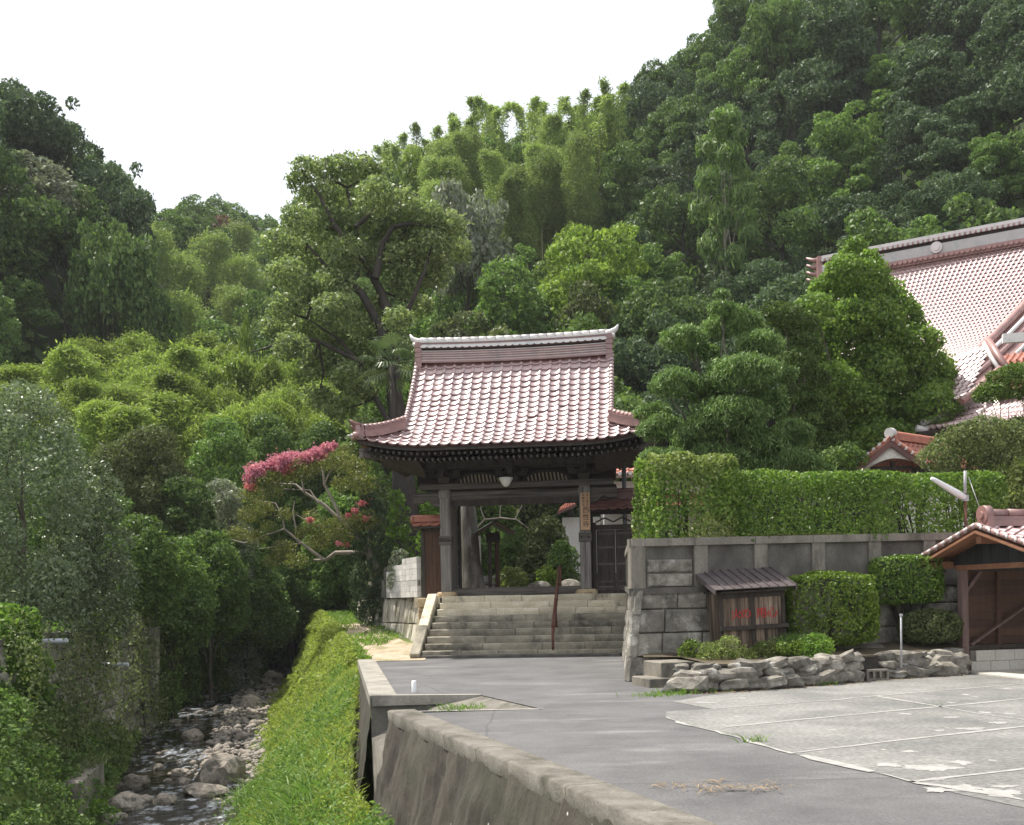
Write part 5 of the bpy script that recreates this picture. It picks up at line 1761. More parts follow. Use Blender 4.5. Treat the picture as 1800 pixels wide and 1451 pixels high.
# other slope, so that the roof is closed
rdir = (Bhl - Ahl).normalized()
mb = MB(); mb.add([Ahl - HO, Bhl - HO, Bhl + Vector((9, 6, -8)) - HO, Ahl + Vector((7, 9, -8)) - HO], [(0, 1, 2, 3)]); mb.obj('back_slope', M['tile_dark'], hl)
def hbeam(a, b, z0, z1, wd, mat, name, n=16, sag=.0):
    mb = MB()
    for i in range(n):
        p, q = a.lerp(b, i / n), a.lerp(b, (i + 1) / n)
        mb.beam(p + Vector((0, 0, (z0 + z1) / 2 + sag * (2 * i / n - 1) ** 2)) - HO, q + Vector((0, 0, (z0 + z1) / 2 + sag * (2 * (i + 1) / n - 1) ** 2)) - HO, wd, z1 - z0)
    return mb.obj(name, M[mat], hl)
hbeam(Ahl, Bhl, -.12, .06, .55, 'tile_ridge', 'ridge_course')
hbeam(Ahl, Bhl, .06, .16, .45, 'tile_ridge', 'ridge_course')
hbeam(Ahl, Bhl, .16, .56, .38, 'tile_grey', 'ridge_course')
hbeam(Ahl, Bhl, .56, .70, .34, 'ink', 'ridge_course')
hbeam(Ahl, Bhl, .70, .82, .46, 'tile_ridge', 'ridge_course')
hbeam(Ahl, Bhl, .82, .96, .38, 'tile_grey', 'ridge_cap')
mb = MB(); mb2 = MB()
n = 50
for i in range(n):
    p = Ahl.lerp(Bhl, (i + .5) / n)
    nrm_ = Vector((-.55, -.83, 0))
    mb.tube([p + Vector((0, 0, .02)) + nrm_ * .28 - HO, p + Vector((0, 0, .02)) + nrm_ * .4 - HO], .085, 7)
    mb2.tube([p + Vector((0, 0, .75)) + nrm_ * .2 - HO, p + Vector((0, 0, .75)) + nrm_ * .29 - HO], .07, 7)
mb.obj('ridge_round_tiles', M['tile_ridge'], hl)['kind'] = 'stuff'
mb2.obj('ridge_wave_tiles', M['tile_grey'], hl)['kind'] = 'stuff'
q = Ahl.lerp(Bhl, .47) + Vector((-.55, -.83, 0)) * .24 + Vector((0, 0, .4)) - HO
mb = MB(); mb.tube([q, q + Vector((-.03, -.05, 0))], .23, 16); mb.tube([q + Vector((-.03, -.05, 0)), q + Vector((-.045, -.07, 0))], .13, 12); mb.obj('crest_disc', M['tile_end'], hl)
mb = MB()
for k in range(4):
    a = Ahl + Vector((0, 0, .85 - k * .3)) - HO
    mb.tube([a, a + Vector((-.35, .2, .03)), a + Vector((-.6, .3, .16))], [.12, .1, .05], 7)
mb.box(Ahl - HO + Vector((-.1, .05, .4)), (.3, .45, 1.1)); mb.obj('ridge_end', M['tile_ridge'], hl)
# near verge: descending ridges
vg = [hp(1.0, t) for t in np.linspace(-.04, 1, 18)]
per = Vector((.80, -.35, 0)).normalized()
for off, z, r_, mt in ((0.0, .12, .14, 'tile_ridge'), (.36, .03, .075, 'tile_grey'), (.7, -.04, .085, 'tile_ridge'), (1.15, -.12, .07, 'tile_grey')):
    mb = MB(); mb.tube([p + per * off + Vector((0, 0, z)) - HO for p in vg], r_, 8); mb.obj('descending_ridge', M[mt], hl)
mb = MB(); mb.sheet([[p + per * o_ + Vector((0, 0, -.02 - .14 * o_)) - HO for o_ in (0, .6, 1.35)] for p in vg]); mb.obj('verge_roof', M['tile_ridge'], hl)
mb = MB()
for i in range(34):
    p = hp(1.0, i / 34) + per * 1.38 + Vector((0, 0, -.2)) - HO
    mb.tube([p - per * .1, p + per * .06], .085, 7)
mb.obj('verge_round_tiles', M['tile_end'], hl)['kind'] = 'stuff'
# barge and gable wall under the verge
mb = MB()
for p, q in zip(vg[:-1], vg[1:]): mb.beam(p + per * 1.2 + Vector((0, 0, -.55)) - HO, q + per * 1.2 + Vector((0, 0, -.55)) - HO, .1, .5)
mb.obj('barge_board', M['wood_dark'], hl)
mb = MB()
gl = [p + per * .5 + Vector((0, 0, -.5)) - HO for p in vg]
gr_ = [Vector((2 * gl[-1].x - p.x, 2 * gl[-1].y - p.y - 3, p.z)) for p in gl]
mb.add(gl + list(reversed(gr_)), [tuple(range(len(gl) * 2))]); mb.obj('gable_wall', M['wood_dark'], hl)
a, b = W(1762, 596, 35.6) - HO, W(1860, 590, 35.2) - HO
mb = MB(); mb.beam(a, b, .2, .3); mb.obj('white_beam', M['plaster_white'], hl)
# skirt roof: lower tiers
def quad_roof(name, p00, p10, p11, p01, ncol, nrow, sag=.15, mat='tile_hall', curve=0.):
    P = [Vector(p) for p in (p00, p10, p11, p01)]
    def f(s, t):
        q = P[0].lerp(P[1], s).lerp(P[3].lerp(P[2], s), t); q.z -= sag * 4 * t * (1 - t) - curve * (2 * s - 1) ** 2 * (1 - t)
        return q
    ms = []
    for r in range(nrow):
        for c in range(ncol):
            s, t = (c + .5) / ncol, r / nrow
            p, q = f(s, t), f(s, t + 1 / nrow)
            px = f(s + .02, t) - f(s - .02, t)
            wd = px.length / .04 / ncol
            ms.append(tile_frame(p - HO, px, q - p) @ Matrix.Diagonal((wd / .3, (q - p).length / .3, 1.2, 1)))
    joined_tiles(ms, .3, .3, .05, .045, name, M[mat], hl, 6)
    mb = MB(); mb.sheet([[f(s, t) - HO + Vector((0, 0, -.07)) for s in np.linspace(0, 1, 6)] for t in np.linspace(0, 1, 5)]); mb.obj('roof_underlay', M['tile_dark'], hl)
quad_roof('lower_roof_tiles', W(1585, 738, 34.8), W(1692, 700, 32.6), W(1742, 602, 34.4), W(1640, 706 - 60, 36.5), 9, 10)
quad_roof('eave_tiles', W(1618, 756, 33), W(1790, 738, 29.5), W(1805, 690, 31.5), W(1690, 712, 34.2), 16, 5)
quad_roof('gable_skirt_tiles', W(1745, 690, 32), W(1860, 672, 30), W(1860, 610, 33.5), W(1742, 630, 34.6), 10, 6, mat='tile_red')
def htube(pts, r, mat, name):
    mb = MB(); mb.tube([p - HO for p in pts], r, 8); mb.obj(name, M[mat], hl)
htube([W(1738, 600, 34.2), W(1752, 622, 33.6), W(1772, 652, 33)], .11, 'tile_ridge', 'descending_ridge')
htube([W(1730, 604, 34.3), W(1742, 628, 33.7), W(1756, 650, 33.1)], .07, 'tile_grey', 'descending_ridge')
htube([W(1758, 648, 33), W(1722, 680, 32.6), W(1690, 706, 32.2)], .1, 'tile_ridge', 'descending_ridge')
htube([W(1622, 744, 32.9), W(1668, 730, 33.4), W(1722, 706, 34)], .11, 'tile_grey', 'hip_ridge')
htube([W(1628, 740, 33), W(1668, 724, 33.4), W(1722, 700, 34)], .09, 'tile_ridge', 'hip_ridge')
htube([W(1610, 753, 32.8), W(1625, 757, 32.8), W(1640, 752, 32.9)], .11, 'tile_end', 'corner_tile')
mb = MB(); a, b = W(1614, 764, 32.9) - HO, W(1790, 746, 29.6) - HO
mb.beam(a, b, .3, .12); mb.obj('eave_board', M['wood_dark'], hl)
# walls under the eaves (dark timber and white plaster)
mb = MB()
c4 = [W(1665, 800, 35.5), W(1860, 800, 33.5)]
mb.slab([(c4[0].x - HO.x, c4[0].y - HO.y), (c4[1].x - HO.x, c4[1].y - HO.y), (26 - HO.x, 46 - HO.y), (16 - HO.x, 48 - HO.y)], 0, 5.2); mb.obj('wall', M['wood_dark'], hl)

# ------------------------------------------------------------------ small entrance building with cream gable
D_ = 30.0
eb = thing('entrance_porch', 'small cream walled porch with a red tile gable roof seen over the hedge', 'porch', W(1570, 850, D_).xy.to_3d() + Vector((0, 0, LZ)), .16)
IM = eb.matrix_basis.inverted() if False else (Matrix.Translation(eb.location) @ Matrix.Rotation(.16, 4, 'Z')).inverted()
ap = IM @ W(1562, 774, D_ - 1.3); ll = IM @ W(1507, 830, D_ - .3); rr_ = IM @ W(1618, 828, D_ - 2.2)
ap = Vector((0, -1.2, (W(1562, 776, D_ - 1.2).z - LZ)))
hw2 = .92; ez = W(1510, 826, D_ - 1).z - LZ
dx = (IM @ W(1562, 776, D_ - 1.2)).x
ap.x = dx
ridge_end = ap + Vector((2.6, 1.6, .02))
rd = (ridge_end - ap).normalized(); sd_ = Vector((rd.y, -rd.x, 0))
sd_ = Vector((1, -.25, 0)).normalized()
L_, R_ = ap + Vector((-hw2, .1, ez - ap.z)), ap + Vector((hw2, -.25, ez - ap.z))
ptm = tile_me('porch_tile', .25, .24, .035, .03, M['tile_red'], 6)
for side, E_ in ((0, L_), (1, R_)):
    for r in range(5):
        for c in range(11):
            p = E_.lerp(ap, r / 5) + rd * (.13 + c * .25); q_ = E_.lerp(ap, (r + 1) / 5) + rd * (.13 + c * .25)
            inst('roof_tile', ptm, eb, tile_frame(p + Vector((0, 0, .03)), rd if side else -rd, q_ - p))
    mb = MB(); mb.tube([E_ + Vector((0, 0, .06)), ap + Vector((0, 0, .08))], .07, 8); mb.obj('verge_tile', M['tile_red'], eb)
    for r in range(6):
        p = E_.lerp(ap, (r + .3) / 6) + Vector((0, 0, .1)) - rd * .06
        mb = MB(); mb.tube([p, p - rd * .04], .045, 8); mb.obj('tile_end', M['tile_end'], eb)
    mb = MB(); mb.beam(E_ + Vector((0, 0, -.06)), ap + Vector((0, 0, -.05)), .06, .16); mb.obj('barge_board', M['tile_dark'], eb)
mb = MB(); mb.tube([ap + Vector((0, 0, .17)), ridge_end + Vector((0, 0, .17))], .1, 8); mb.beam(ap + Vector((0, 0, .08)), ridge_end + Vector((0, 0, .08)), .26, .12); mb.obj('roof_ridge', M['tile_red'], eb)
mb = MB(); mb.tube([ap + Vector((0, 0, .2)) - rd * .08, ap + Vector((0, 0, .2)) + rd * .1], .14, 10); mb.obj('ridge_end', M['tile_grey'], eb)
# gable plaster with an arched opening
mb = MB()
g0 = rd * .12
n = 12
up_, lo_ = [], []
for i in range(n + 1):
    t = i / n
    x = (2 * t - 1)
    u_ = (L_.lerp(ap, 1 + x) if x < 0 else ap.lerp(R_, x)) + g0 + Vector((0, 0, -.1))
    base = L_.lerp(R_, t) + g0
    l_ = Vector((base.x, base.y, ez + (ap.z - ez) * .52 * (1 - abs(x) ** 1.8) - .12))
    up_.append(u_); lo_.append(l_)
mb.sheet([lo_, up_], False); mb.sheet([[p + rd * .08 for p in up_], [p + rd * .08 for p in lo_]], False); mb.obj('gable_wall', M['plaster'], eb)
mb = MB(); mb.beam(lo_[2] + Vector((.1, .3, -.05)), lo_[10] + Vector((0, .3, -.05)), .08, .1); mb.beam(L_.lerp(R_, .55) + g0 + Vector((0, .3, -1)), L_.lerp(R_, .55) + g0 + Vector((0, .3, .2)), .1, .1, (1, 0, 0)); mb.obj('inner_frame', M['wood_dark'], eb)
for e_ in (L_, R_):
    mb = MB(); mb.beam(Vector((e_.x * .8 + ap.x * .2, e_.y + .2, 0)), Vector((e_.x * .8 + ap.x * .2, e_.y + .2, ez)), .12, .12, (1, 0, 0)); mb.obj('post', M['wood_dark'], eb)
mb = MB(); e0_ = L_ + rd * 2.2; mb.slab([(e0_.x, e0_.y), ((R_ + rd * 2.2).x, (R_ + rd * 2.2).y), ((R_ + rd * 2.6).x, (R_ + rd * 2.6).y), ((L_ + rd * 2.6).x, (L_ + rd * 2.6).y)], 0, ez); mb.obj('back_wall', M['plaster_white'], eb)

# ------------------------------------------------------------------ residence behind the side door
D_ = 41.0
rs = thing('residence', 'white walled house with red tile roofs showing past the side door of the gate', 'house', W(1085, 1050, D_).xy.to_3d() + Vector((0, 0, LZ)), -.05)
def rz_(v, d=D_): return W(1085, v, d).z - LZ
def rx_(u, d=D_): return W(u, 1000, d).x - rs.location.x
x0, x1 = rx_(1052), rx_(1290)
mb = MB(); mb.bbox(x0 + .3, x1, 1.0, 5.5, 0, rz_(842)); mb.obj('wall', M['plaster_white'], rs)
def rroof(xa, xb, ya, yb, za, zb_, ncol, nrow, name, mat='tile_red', hipl=0.0):
    ms = []
    for r in range(nrow):
        for c in range(ncol):
            t = r / nrow; 
            x = xa + (xb - xa) * (c + .5) / ncol
            if x < xa + hipl * t: continue
            p = Vector((x, ya + (yb - ya) * t, za + (zb_ - za) * t)); q = Vector((x, ya + (yb - ya) * (r + 1) / nrow, za + (zb_ - za) * (r + 1) / nrow))
            ms.append(tile_frame(p, (1, 0, 0), q - p))
    joined_tiles(ms, (xb - xa) / ncol, math.hypot(yb - ya, zb_ - za) / nrow, .05, .04, name, M[mat], rs, 6)
    mb = MB(); mb.add([(xa, ya, za - .05), (xb, ya, za - .05), (xb, yb, zb_ - .05), (xa + hipl, yb, zb_ - .05)], [(0, 1, 2, 3)]); mb.obj('roof_board', M['tile_dark'], rs)
rroof(rx_(1040), x1, -.4, 1.1, rz_(893), rz_(866), 20, 7, 'lower_roof_tiles', hipl=.75)
rroof(rx_(1050), x1, .2, 2.6, rz_(832), rz_(780), 20, 8, 'upper_roof_tiles')
mb = MB(); mb.tube([(rx_(1038), -.5, rz_(890)), (rx_(1052), .4, rz_(868)), (rx_(1062), 1.0, rz_(863))], .12, 8); mb.bbox(rx_(1060), x1, .9, 1.15, rz_(868), rz_(861)); mb.obj('roof_ridge', M['tile_grey'], rs)
mb = MB()
for k in range(26):
    x = rx_(1052) + (x1 - rx_(1052)) * (k + .5) / 26
    mb.tube([(x, .16, rz_(832)), (x, .24, rz_(832))], .08, 7); mb.tube([(x, .84, rz_(864)), (x, .9, rz_(864))], .075, 7)
mb.obj('round_tile_ends', M['tile_end'], rs)['kind'] = 'stuff'
mb = MB(); mb.bbox(rx_(1050), x1, .3, .6, rz_(838), rz_(834)); mb.obj('eave_board', M['plaster'], rs)
mb = MB(); mb.bbox(rx_(1046), rx_(1062), .7, 1.02, rz_(853), rz_(842)); mb.obj('window', M['ink'], rs)
mb = MB(); mb.bbox(rx_(990), rx_(1058), .9, 5, 0, rz_(905)); mb.obj('lower_wall', M['plaster_white'], rs)
# side gable roof seen through the gate opening
mb = MB()
p00, p10, p11, p01 = Vector((rx_(982), 0.1, rz_(900))), Vector((rx_(1015), .1, rz_(886))), Vector((rx_(1016), 2.2, rz_(862))), Vector((rx_(990), 2.2, rz_(880)))
ms = []
for r in range(5):
    for c in range(6):
        s, t = (c + .5) / 6, r / 5
        p = p00.lerp(p10, s).lerp(p01.lerp(p11, s), t); q = p00.lerp(p10, s).lerp(p01.lerp(p11, s), t + .2)
        ms.append(tile_frame(p, p10 - p00, q - p))
joined_tiles(ms, .14, .5, .04, .04, 'side_roof_tiles', M['tile_red'], rs, 5)
mb = MB(); mb.add([p00 - Vector((0, 0, .05)), p10 - Vector((0, 0, .05)), p11 - Vector((0, 0, .05)), p01 - Vector((0, 0, .05))], [(0, 1, 2, 3)]); mb.beam(p00, p10, .2, .1); mb.obj('roof_board', M['tile_dark'], rs)

# ------------------------------------------------------------------ things seen through the gate opening
D_ = 36.5
q = W(868, 1046, D_)
lt = thing('roofed_post', 'small roofed wooden post with a dark gabled cap standing inside the gate', 'shrine post', (q.x, q.y, LZ), .15)
hh = W(868, 935, D_).z - LZ
for dx, dy in ((-.12, -.05), (.14, .1), (.14, -.12)):
    mb = MB(); mb.box((dx, dy, hh / 2), (.11, .11, hh)); mb.obj('post', M['wood_brown' if dx > 0 else 'wood_dark'], lt)
for sg in (-1, 1):
    mb = MB()
    mb.beam((0, -.6, hh + .28), (sg * .62, -.6, hh - .08), .08, .1, (0, 1, 0)); mb.obj('barge_board', M['wood_brown'], lt)
    mb = MB(); mb.add([(0, -.65, hh + .34), (sg * .7, -.65, hh - .06), (sg * .7, .7, hh - .06), (0, .7, hh + .34)], [(0, 1, 2, 3)]); mb.add([(0, -.65, hh + .30), (sg * .7, -.65, hh - .1), (sg * .7, .7, hh - .1), (0, .7, hh + .30)], [(3, 2, 1, 0)]); mb.obj('roof_panel', M['roof_patina'], lt)
mb = MB(); mb.bbox(-.2, .22, -.2, .2, hh - .35, hh - .05); mb.obj('box', M['ink'], lt)
q = W(843, 1040, 37.5)
mb = MB(); mb.box((0, 0, 1.05), (.15, .12, 2.1)); o = mb.obj('stone_pillar', M['conc_pale'], None, (q.x, q.y, LZ)); tag(o, 'plain pale stone pillar between the tree trunk and the roofed post inside the gate', 'pillar')
gwl = thing('garden_wall', 'low grey garden wall at the back of the court inside the gate', 'wall', (2.2, 39.2, LZ))
ashlar(gwl, (-2, 39.5), (4.0, 39.0), LZ, LZ + .75, 2, .7, .3, 'stone_dry', rng=np.random.default_rng(51), jit=.03)
for o in gwl.children: o.data.transform(Matrix.Translation(-gwl.location))
grk = rock_mesh('garden_rock', M['stone_dry'], 77, 2, .3, .8, .4)
for (u, v, s), lab in zip(((952, 1012, .34), (940, 1024, .26), (1003, 1030, .4)), ('pale rock among the shrubs inside the gate', 'smaller pale rock just below another inside the gate', 'grey rock beside the right gate post inside the gate')):
    q = W(u, v + 12, 36.0)
    o = inst('garden_rock', grk, None, Matrix.Translation((q.x, q.y, LZ + .2)) @ Matrix.Diagonal((s, s, s, 1))); tag(o, lab, 'rock')

# ------------------------------------------------------------------ stream: rocks, gravel
rocks = [rock_mesh('river_rock', M['river_rock'], s, 3 if s < 3 else 2, .32, .62, .12) for s in range(8)]
rrng = np.random.default_rng(14)
def put_rock(u, v, wpx, lab, grp=None, k=None, hs=1.0, dz=.0):
    q = ST(u, v, .1)
    s = wpx / F * q.y / 2
    o = inst('river_rock', rocks[k if k is not None else rrng.integers(3, 8)], None, Matrix.Translation(q + Vector((0, 0, s * .12 + dz))) @ Euler((rrng.normal() * .15, rrng.normal() * .15, rrng.random() * 6.28)).to_matrix().to_4x4() @ Matrix.Diagonal((s, s, s * hs, 1)))
    tag(o, lab, 'rock', grp)
    return o
put_rock(388, 1372, 92, 'largest brown boulder sitting in the shallow stream', None, 0, 1.25, .06)
put_rock(480, 1200, 40, 'long pale boulder slanting in the stream far up by the grass bank', None, 1, 1.1, .1)
put_rock(478, 1210, 22, 'round boulder resting against the slanting pale boulder upstream', None, 2, 1.2)
put_rock(446, 1243, 48, 'pale whitish broken rock on the gravel in mid stream', None, 4, 1.1)
put_rock(236, 1384, 66, 'grey flat topped rock at the left edge of the stream by the concrete block', None, 1, .9)
put_rock(220, 1420, 74, 'long pale boulder at the lower left edge of the pool', None, 2, .95)
put_rock(292, 1412, 46, 'pointed pale rock standing alone in the dark pool', None, 4, 1.0)
put_rock(360, 1396, 88, 'wide low flat rock just below the largest boulder', None, 5, .5)
put_rock(358, 1372, 34, 'small brown rock touching the left side of the largest boulder', None, 6, 1.0)
put_rock(326, 1378, 24, 'dark small rock in the riffle left of the largest boulder', None, 7, 1.0)
put_rock(318, 1362, 34, 'brown rock in the riffle above the dark small rock', None, 3, 1.0)
put_rock(278, 1352, 28, 'dark rounded rock at the left side of the riffle', None, 4, 1.0)
put_rock(338, 1300, 50, 'pale wedge shaped rock at the head of the riffle', None, 5, .9)
put_rock(372, 1218, 44, 'dark brown rock under the weeds at the far left bank', None, 6, 1.0)
put_rock(212, 1438, 26, 'small grey stone at the bottom edge of the pool beside a long boulder', None, 7, 1.0)
put_rock(192, 1446, 46, 'brown rock at the lower left corner of the pool', None, 3, .8)
n = 0
for k in range(400):
    y = 21 + 36 * rrng.random() ** 1.25
    xs, hw = float(xs_(y)), float(hw_(y))
    x = xs + hw * (1.9 * rrng.random() - .85)
    if y < 24.5 and abs(x - xs) < .5: continue
    s = .07 + .17 * rrng.random() ** 2
    bar = .10 if x > xs + .2 * hw and y > 25 else 0
    u, v = PX(x, y, float(zs_(y)))
    if not (150 < u < 560): continue
    zone = 'lower' if y < 29 else ('middle' if y < 38 else 'far')
    side = 'gravel side' if x > xs else 'left channel'
    o = inst('river_rock', rocks[rrng.integers(3, 8)], None, Matrix.Translation((x, y, float(zs_(y)) + .06 + bar)) @ Euler((rrng.normal() * .2, rrng.normal() * .2, rrng.random() * 6.28)).to_matrix().to_4x4() @ Matrix.Diagonal((s, s, s, 1)))
    lab = {'lower': 'small brown rock in the near reach of the stream, ' + side, 'middle': 'small grey brown rock in the middle reach of the stream, ' + side, 'far': 'small rock far up the shaded stream, ' + side}[zone]
    tag(o, lab, 'rock', lab + ' group')
    n += 1
    if n >= 190: break
# cobbles and gravel
V0 = np.array([v.co[:] for v in rock_mesh('tmp_rock', M['river_pebble'], 99, 1, .3, .6).vertices])
F0 = None
tmp = bpy.data.meshes['tmp_rock']
F0 = np.array([list(p.vertices) + [p.vertices[2]] for p in tmp.polygons])[:, [0, 1, 2, 2]]
def pebbles(name, n, ylo, yhi, smin, smax, mat, xr=(-1, 1), pw=1.3):
    yy = ylo + (yhi - ylo) * rrng.random(n) ** pw
    xx = xs_(yy) + hw_(yy) * (xr[0] + (xr[1] - xr[0]) * rrng.random(n))
    ss = smin + (smax - smin) * rrng.random(n) ** 2.5
    zz = zs_(yy) + .03 + .1 * sstep(((xx - xs_(yy)) / hw_(yy) + .1) / .5) * (yy > 24)
    A = rrng.random(n) * 6.28
    V = np.empty((n, len(V0), 3))
    c, s_ = np.cos(A), np.sin(A)
    V[:, :, 0] = xx[:, None] + ss[:, None] * (V0[None, :, 0] * c[:, None] - V0[None, :, 1] * s_[:, None])
    V[:, :, 1] = yy[:, None] + ss[:, None] * (V0[None, :, 0] * s_[:, None] + V0[None, :, 1] * c[:, None])
    V[:, :, 2] = zz[:, None] + ss[:, None] * V0[None, :, 2]
    me = bpy.data.meshes.new(name)
    tri = (np.array([list(p.vertices) for p in tmp.polygons])[None] + (np.arange(n) * len(V0))[:, None, None]).reshape(-1, 3)
    me.vertices.add(n * len(V0)); me.vertices.foreach_set('co', V.astype(np.float32).ravel())
    me.loops.add(len(tri) * 3); me.loops.foreach_set('vertex_index', tri.astype(np.int32).ravel())
    me.polygons.add(len(tri)); me.polygons.foreach_set('loop_start', np.arange(0, len(tri) * 3, 3, dtype=np.int32))
    me.materials.append(mat); me.update(calc_edges=True)
    o = link(bpy.data.objects.new(name, me)); o['kind'] = 'stuff'
    tag(o, 'loose cobbles and gravel along the stream bed', None)
    return o
pebbles('gravel', 1500, 23, 58, .03, .13, M['river_pebble'], (-.95, 1.15))
pebbles('gravel', 900, 24.5, 44, .05, .17, M['river_pebble'], (.1, 1.25))

# ------------------------------------------------------------------ left bank: retaining wall, pipes, concrete block
lw = thing('retaining_wall', 'old stone retaining wall on the far bank of the stream, half covered by creepers', 'wall', (-10.9, 33, 0))
ashlar(lw, (-10.95, 33.0), (-8.85, 18.5), -2.9, .85, 8, .6, .5, 'stone_wall', nsign=-1, rng=np.random.default_rng(61), batter=.45, vary=.4, jit=.04, round_=.05)
ashlar(lw, (-14.5, 33.6), (-10.95, 33.0), -2.9, .85, 8, .6, .5, 'stone_wall', nsign=1, rng=np.random.default_rng(62), batter=.3, vary=.4, jit=.04, round_=.05, backing=False)
for s0, s1 in ((0, 5), (5.03, 10), (10.03, 14.6)):
    d_ = (Vector((-8.85, 18.5)) - Vector((-10.95, 33.0))).normalized(); nn = Vector((-d_.y, d_.x))
    mb = MB(); wbox(mb, Vector((-10.95, 33.0)), d_, nn, s0, s1, -.42, -.85, .84, .95); mb.obj('coping', M['conc_cap'], lw)
for o in lw.children: o.data.transform(Matrix.Translation(-lw.location))
for (u, v, D_, L_, r_, lab) in ((68, 1127, 22.6, .62, .055, 'grey drain pipe poking out of the creeper covered bank wall near the top'), (206, 1168, 27.0, .3, .05, 'smaller pale drain pipe poking out of the stone wall lower down'), (10, 1232, 20.5, .3, .05, 'stubby grey drain pipe low on the bank at the left edge')):
    q = W(u, v, D_)
    mb = MB(); mb.tube([(-.5, .05, .0), (L_, -.06, -.01)], r_, 14, cap=False); mb.tube([(-.5, .05, .0), (L_, -.06, -.01)], r_ * .84, 14, cap=False)
    mb.tube([(L_ - .03, -.055, -.01), (L_, -.06, -.01)], r_, 14)
    o = mb.obj('drain_pipe', M['pvc_grey'], None, q); tag(o, lab, 'pipe')
mb = MB(); mb.bbox(-.7, .55, -1.6, 1.2, -1.2, 0); o = mb.obj('concrete_block', M['conc_old'], None, (-8.75, 21.0, -1.62)); o.rotation_euler = (0, 0, .22); bevel_mesh(o.data, .04); tag(o, 'mossy concrete bank block with grass on top at the lower left stream edge', 'concrete block')

# ------------------------------------------------------------------ foliage: ground plants
vr = np.random.default_rng(33)
def on_terrain(x, y, dz=0):
    return np.stack([x, y, terrain(x, y) + dz], -1)
def noise2(x, y, s, seed=0):
    return np.array([mnoise.noise(Vector((a * s, b * s, seed))) for a, b in zip(x, y)])
def stuff(name, parts, mat, label):
    V, Q, T = join_geo(parts)
    o = link(bpy.data.objects.new(name, np_mesh(name, V, Q, mat, T))); o['kind'] = 'stuff'; o['label'] = label
    return o
UP = lambda n: np.tile(np.array([0, 0, 1.]), (n, 1))
def blades(P, L, rng, aspect=.1, lean=.45):
    n = len(P)
    t = norm(np.stack([rng.normal(size=n) * lean, rng.normal(size=n) * lean, np.ones(n)], -1))
    b = norm(np.cross(t, rng.normal(size=(n, 3))))
    l = (L * (.5 + rng.random(n)))[:, None]
    side = norm(np.stack([t[:, 0], t[:, 1], np.zeros(n)], -1))
    V = np.empty((n, 6, 3))
    V[:, 0] = P - b * l * aspect * .5; V[:, 1] = P + b * l * aspect * .5
    m_ = P + t * l * .55
    V[:, 2] = m_ + b * l * aspect * .42; V[:, 3] = m_ - b * l * aspect * .42
    tip = P + t * l * .9 + side * l * .35
    V[:, 4] = tip + b * l * .01; V[:, 5] = tip - b * l * .01
    base = np.arange(n)[:, None] * 6
    Q = np.concatenate([base + np.array([0, 1, 2, 3]), base + np.array([3, 2, 4, 5])])
    return V.reshape(-1, 3), Q, np.repeat(rng.random(n), 6)

# right grass bank
def bank_pts(n, y0, y1, pw=1.0):
    y = y0 + (y1 - y0) * vr.random(n) ** pw
    a = xs_(y) + hw_(y) - .15; b = xc_(y) + np.where(y < 28, -.01, .12)
    x = a + (b - a) * vr.random(n)
    return x, y
parts = []
x, y = bank_pts(20000, 12.5, 30, .9); h = .03 + .13 * np.clip(noise2(x, y, 1.1, 3) + .4, 0, 1) * vr.random(len(x))
parts.append(leaf_geo(on_terrain(x, y, h), UP(len(x)), .048, vr, aspect=.5, flat=.3))
x, y = bank_pts(14000, 30, 46); parts.append(leaf_geo(on_terrain(x, y, .05 + .12 * vr.random(len(x))), UP(len(x)), .1, vr, aspect=.5, flat=.35))
x, y = bank_pts(15000, 12.5, 30, .9); parts.append(blades(on_terrain(x, y, -.02), .15, vr, .06, .6))
x, y = bank_pts(6000, 30, 45); parts.append(blades(on_terrain(x, y, -.02), .2, vr, .08, .6))
for k in range(330):
    x, y = bank_pts(1, 12.5, 46, 1.0); r = .08 + .14 * vr.random() + (.08 if y[0] > 28 else 0)
    if k % 3 == 0: x = xs_(y) + hw_(y) - .05 + vr.normal(size=1) * .18; r *= 1.25
    if k % 5 == 0: x = xc_(y) - .15 + vr.normal(size=1) * .1; n_ = int(130 * r / .2)
    dd = norm(vr.normal(size=(n_, 3))); dd[:, 2] = np.abs(dd[:, 2])
    P = np.array([x[0], y[0], float(terrain(x, y)[0]) - .02]) + dd * r * np.array([1, 1, .8]) * (.6 + .5 * vr.random((n_, 1)))
    parts.append(leaf_geo(P, dd, .042 + .025 * vr.random() + (.03 if y[0] > 28 else 0), vr, aspect=.5, flat=.4))
stuff('grass', parts, M['leaf_grass'], 'bright green weeds and grass on the stream bank below the road wall')
# coarser grass and herb clumps on the bank
parts = []
for k in range(70):
    x, y = bank_pts(1, 13, 32); x, y = x[0], y[0]
    n_ = 60; px_ = x + vr.normal(size=n_) * .16; py_ = y + vr.normal(size=n_) * .16
    parts.append(blades(on_terrain(px_, py_, -.02), .24, vr, .06, .5))
for (u, v, D_) in ((500, 1400, 17.5), (480, 1410, 18), (520, 1385, 17.8), (430, 1350, 22), (500, 1440, 16.5)):
    q = W(u, v, D_); n_ = 130
    px_ = q.x + vr.normal(size=n_) * .3; py_ = q.y + vr.normal(size=n_) * .3
    parts.append(blades(on_terrain(px_, py_, -.02), .42, vr, .04, .5))
for k in range(60):
    x, y = bank_pts(1, 13, 26); n_ = 120
    px_ = x[0] + vr.normal(size=n_) * .2; py_ = y[0] + vr.normal(size=n_) * .2
    parts.append(leaf_geo(on_terrain(px_, py_, .06 + .2 * vr.random(n_)), UP(n_), .075, vr, aspect=.5, flat=.4))
stuff('tall_grass', parts, M['leaf_grass_dark'], 'taller darker grass tufts among the weeds on the stream bank')
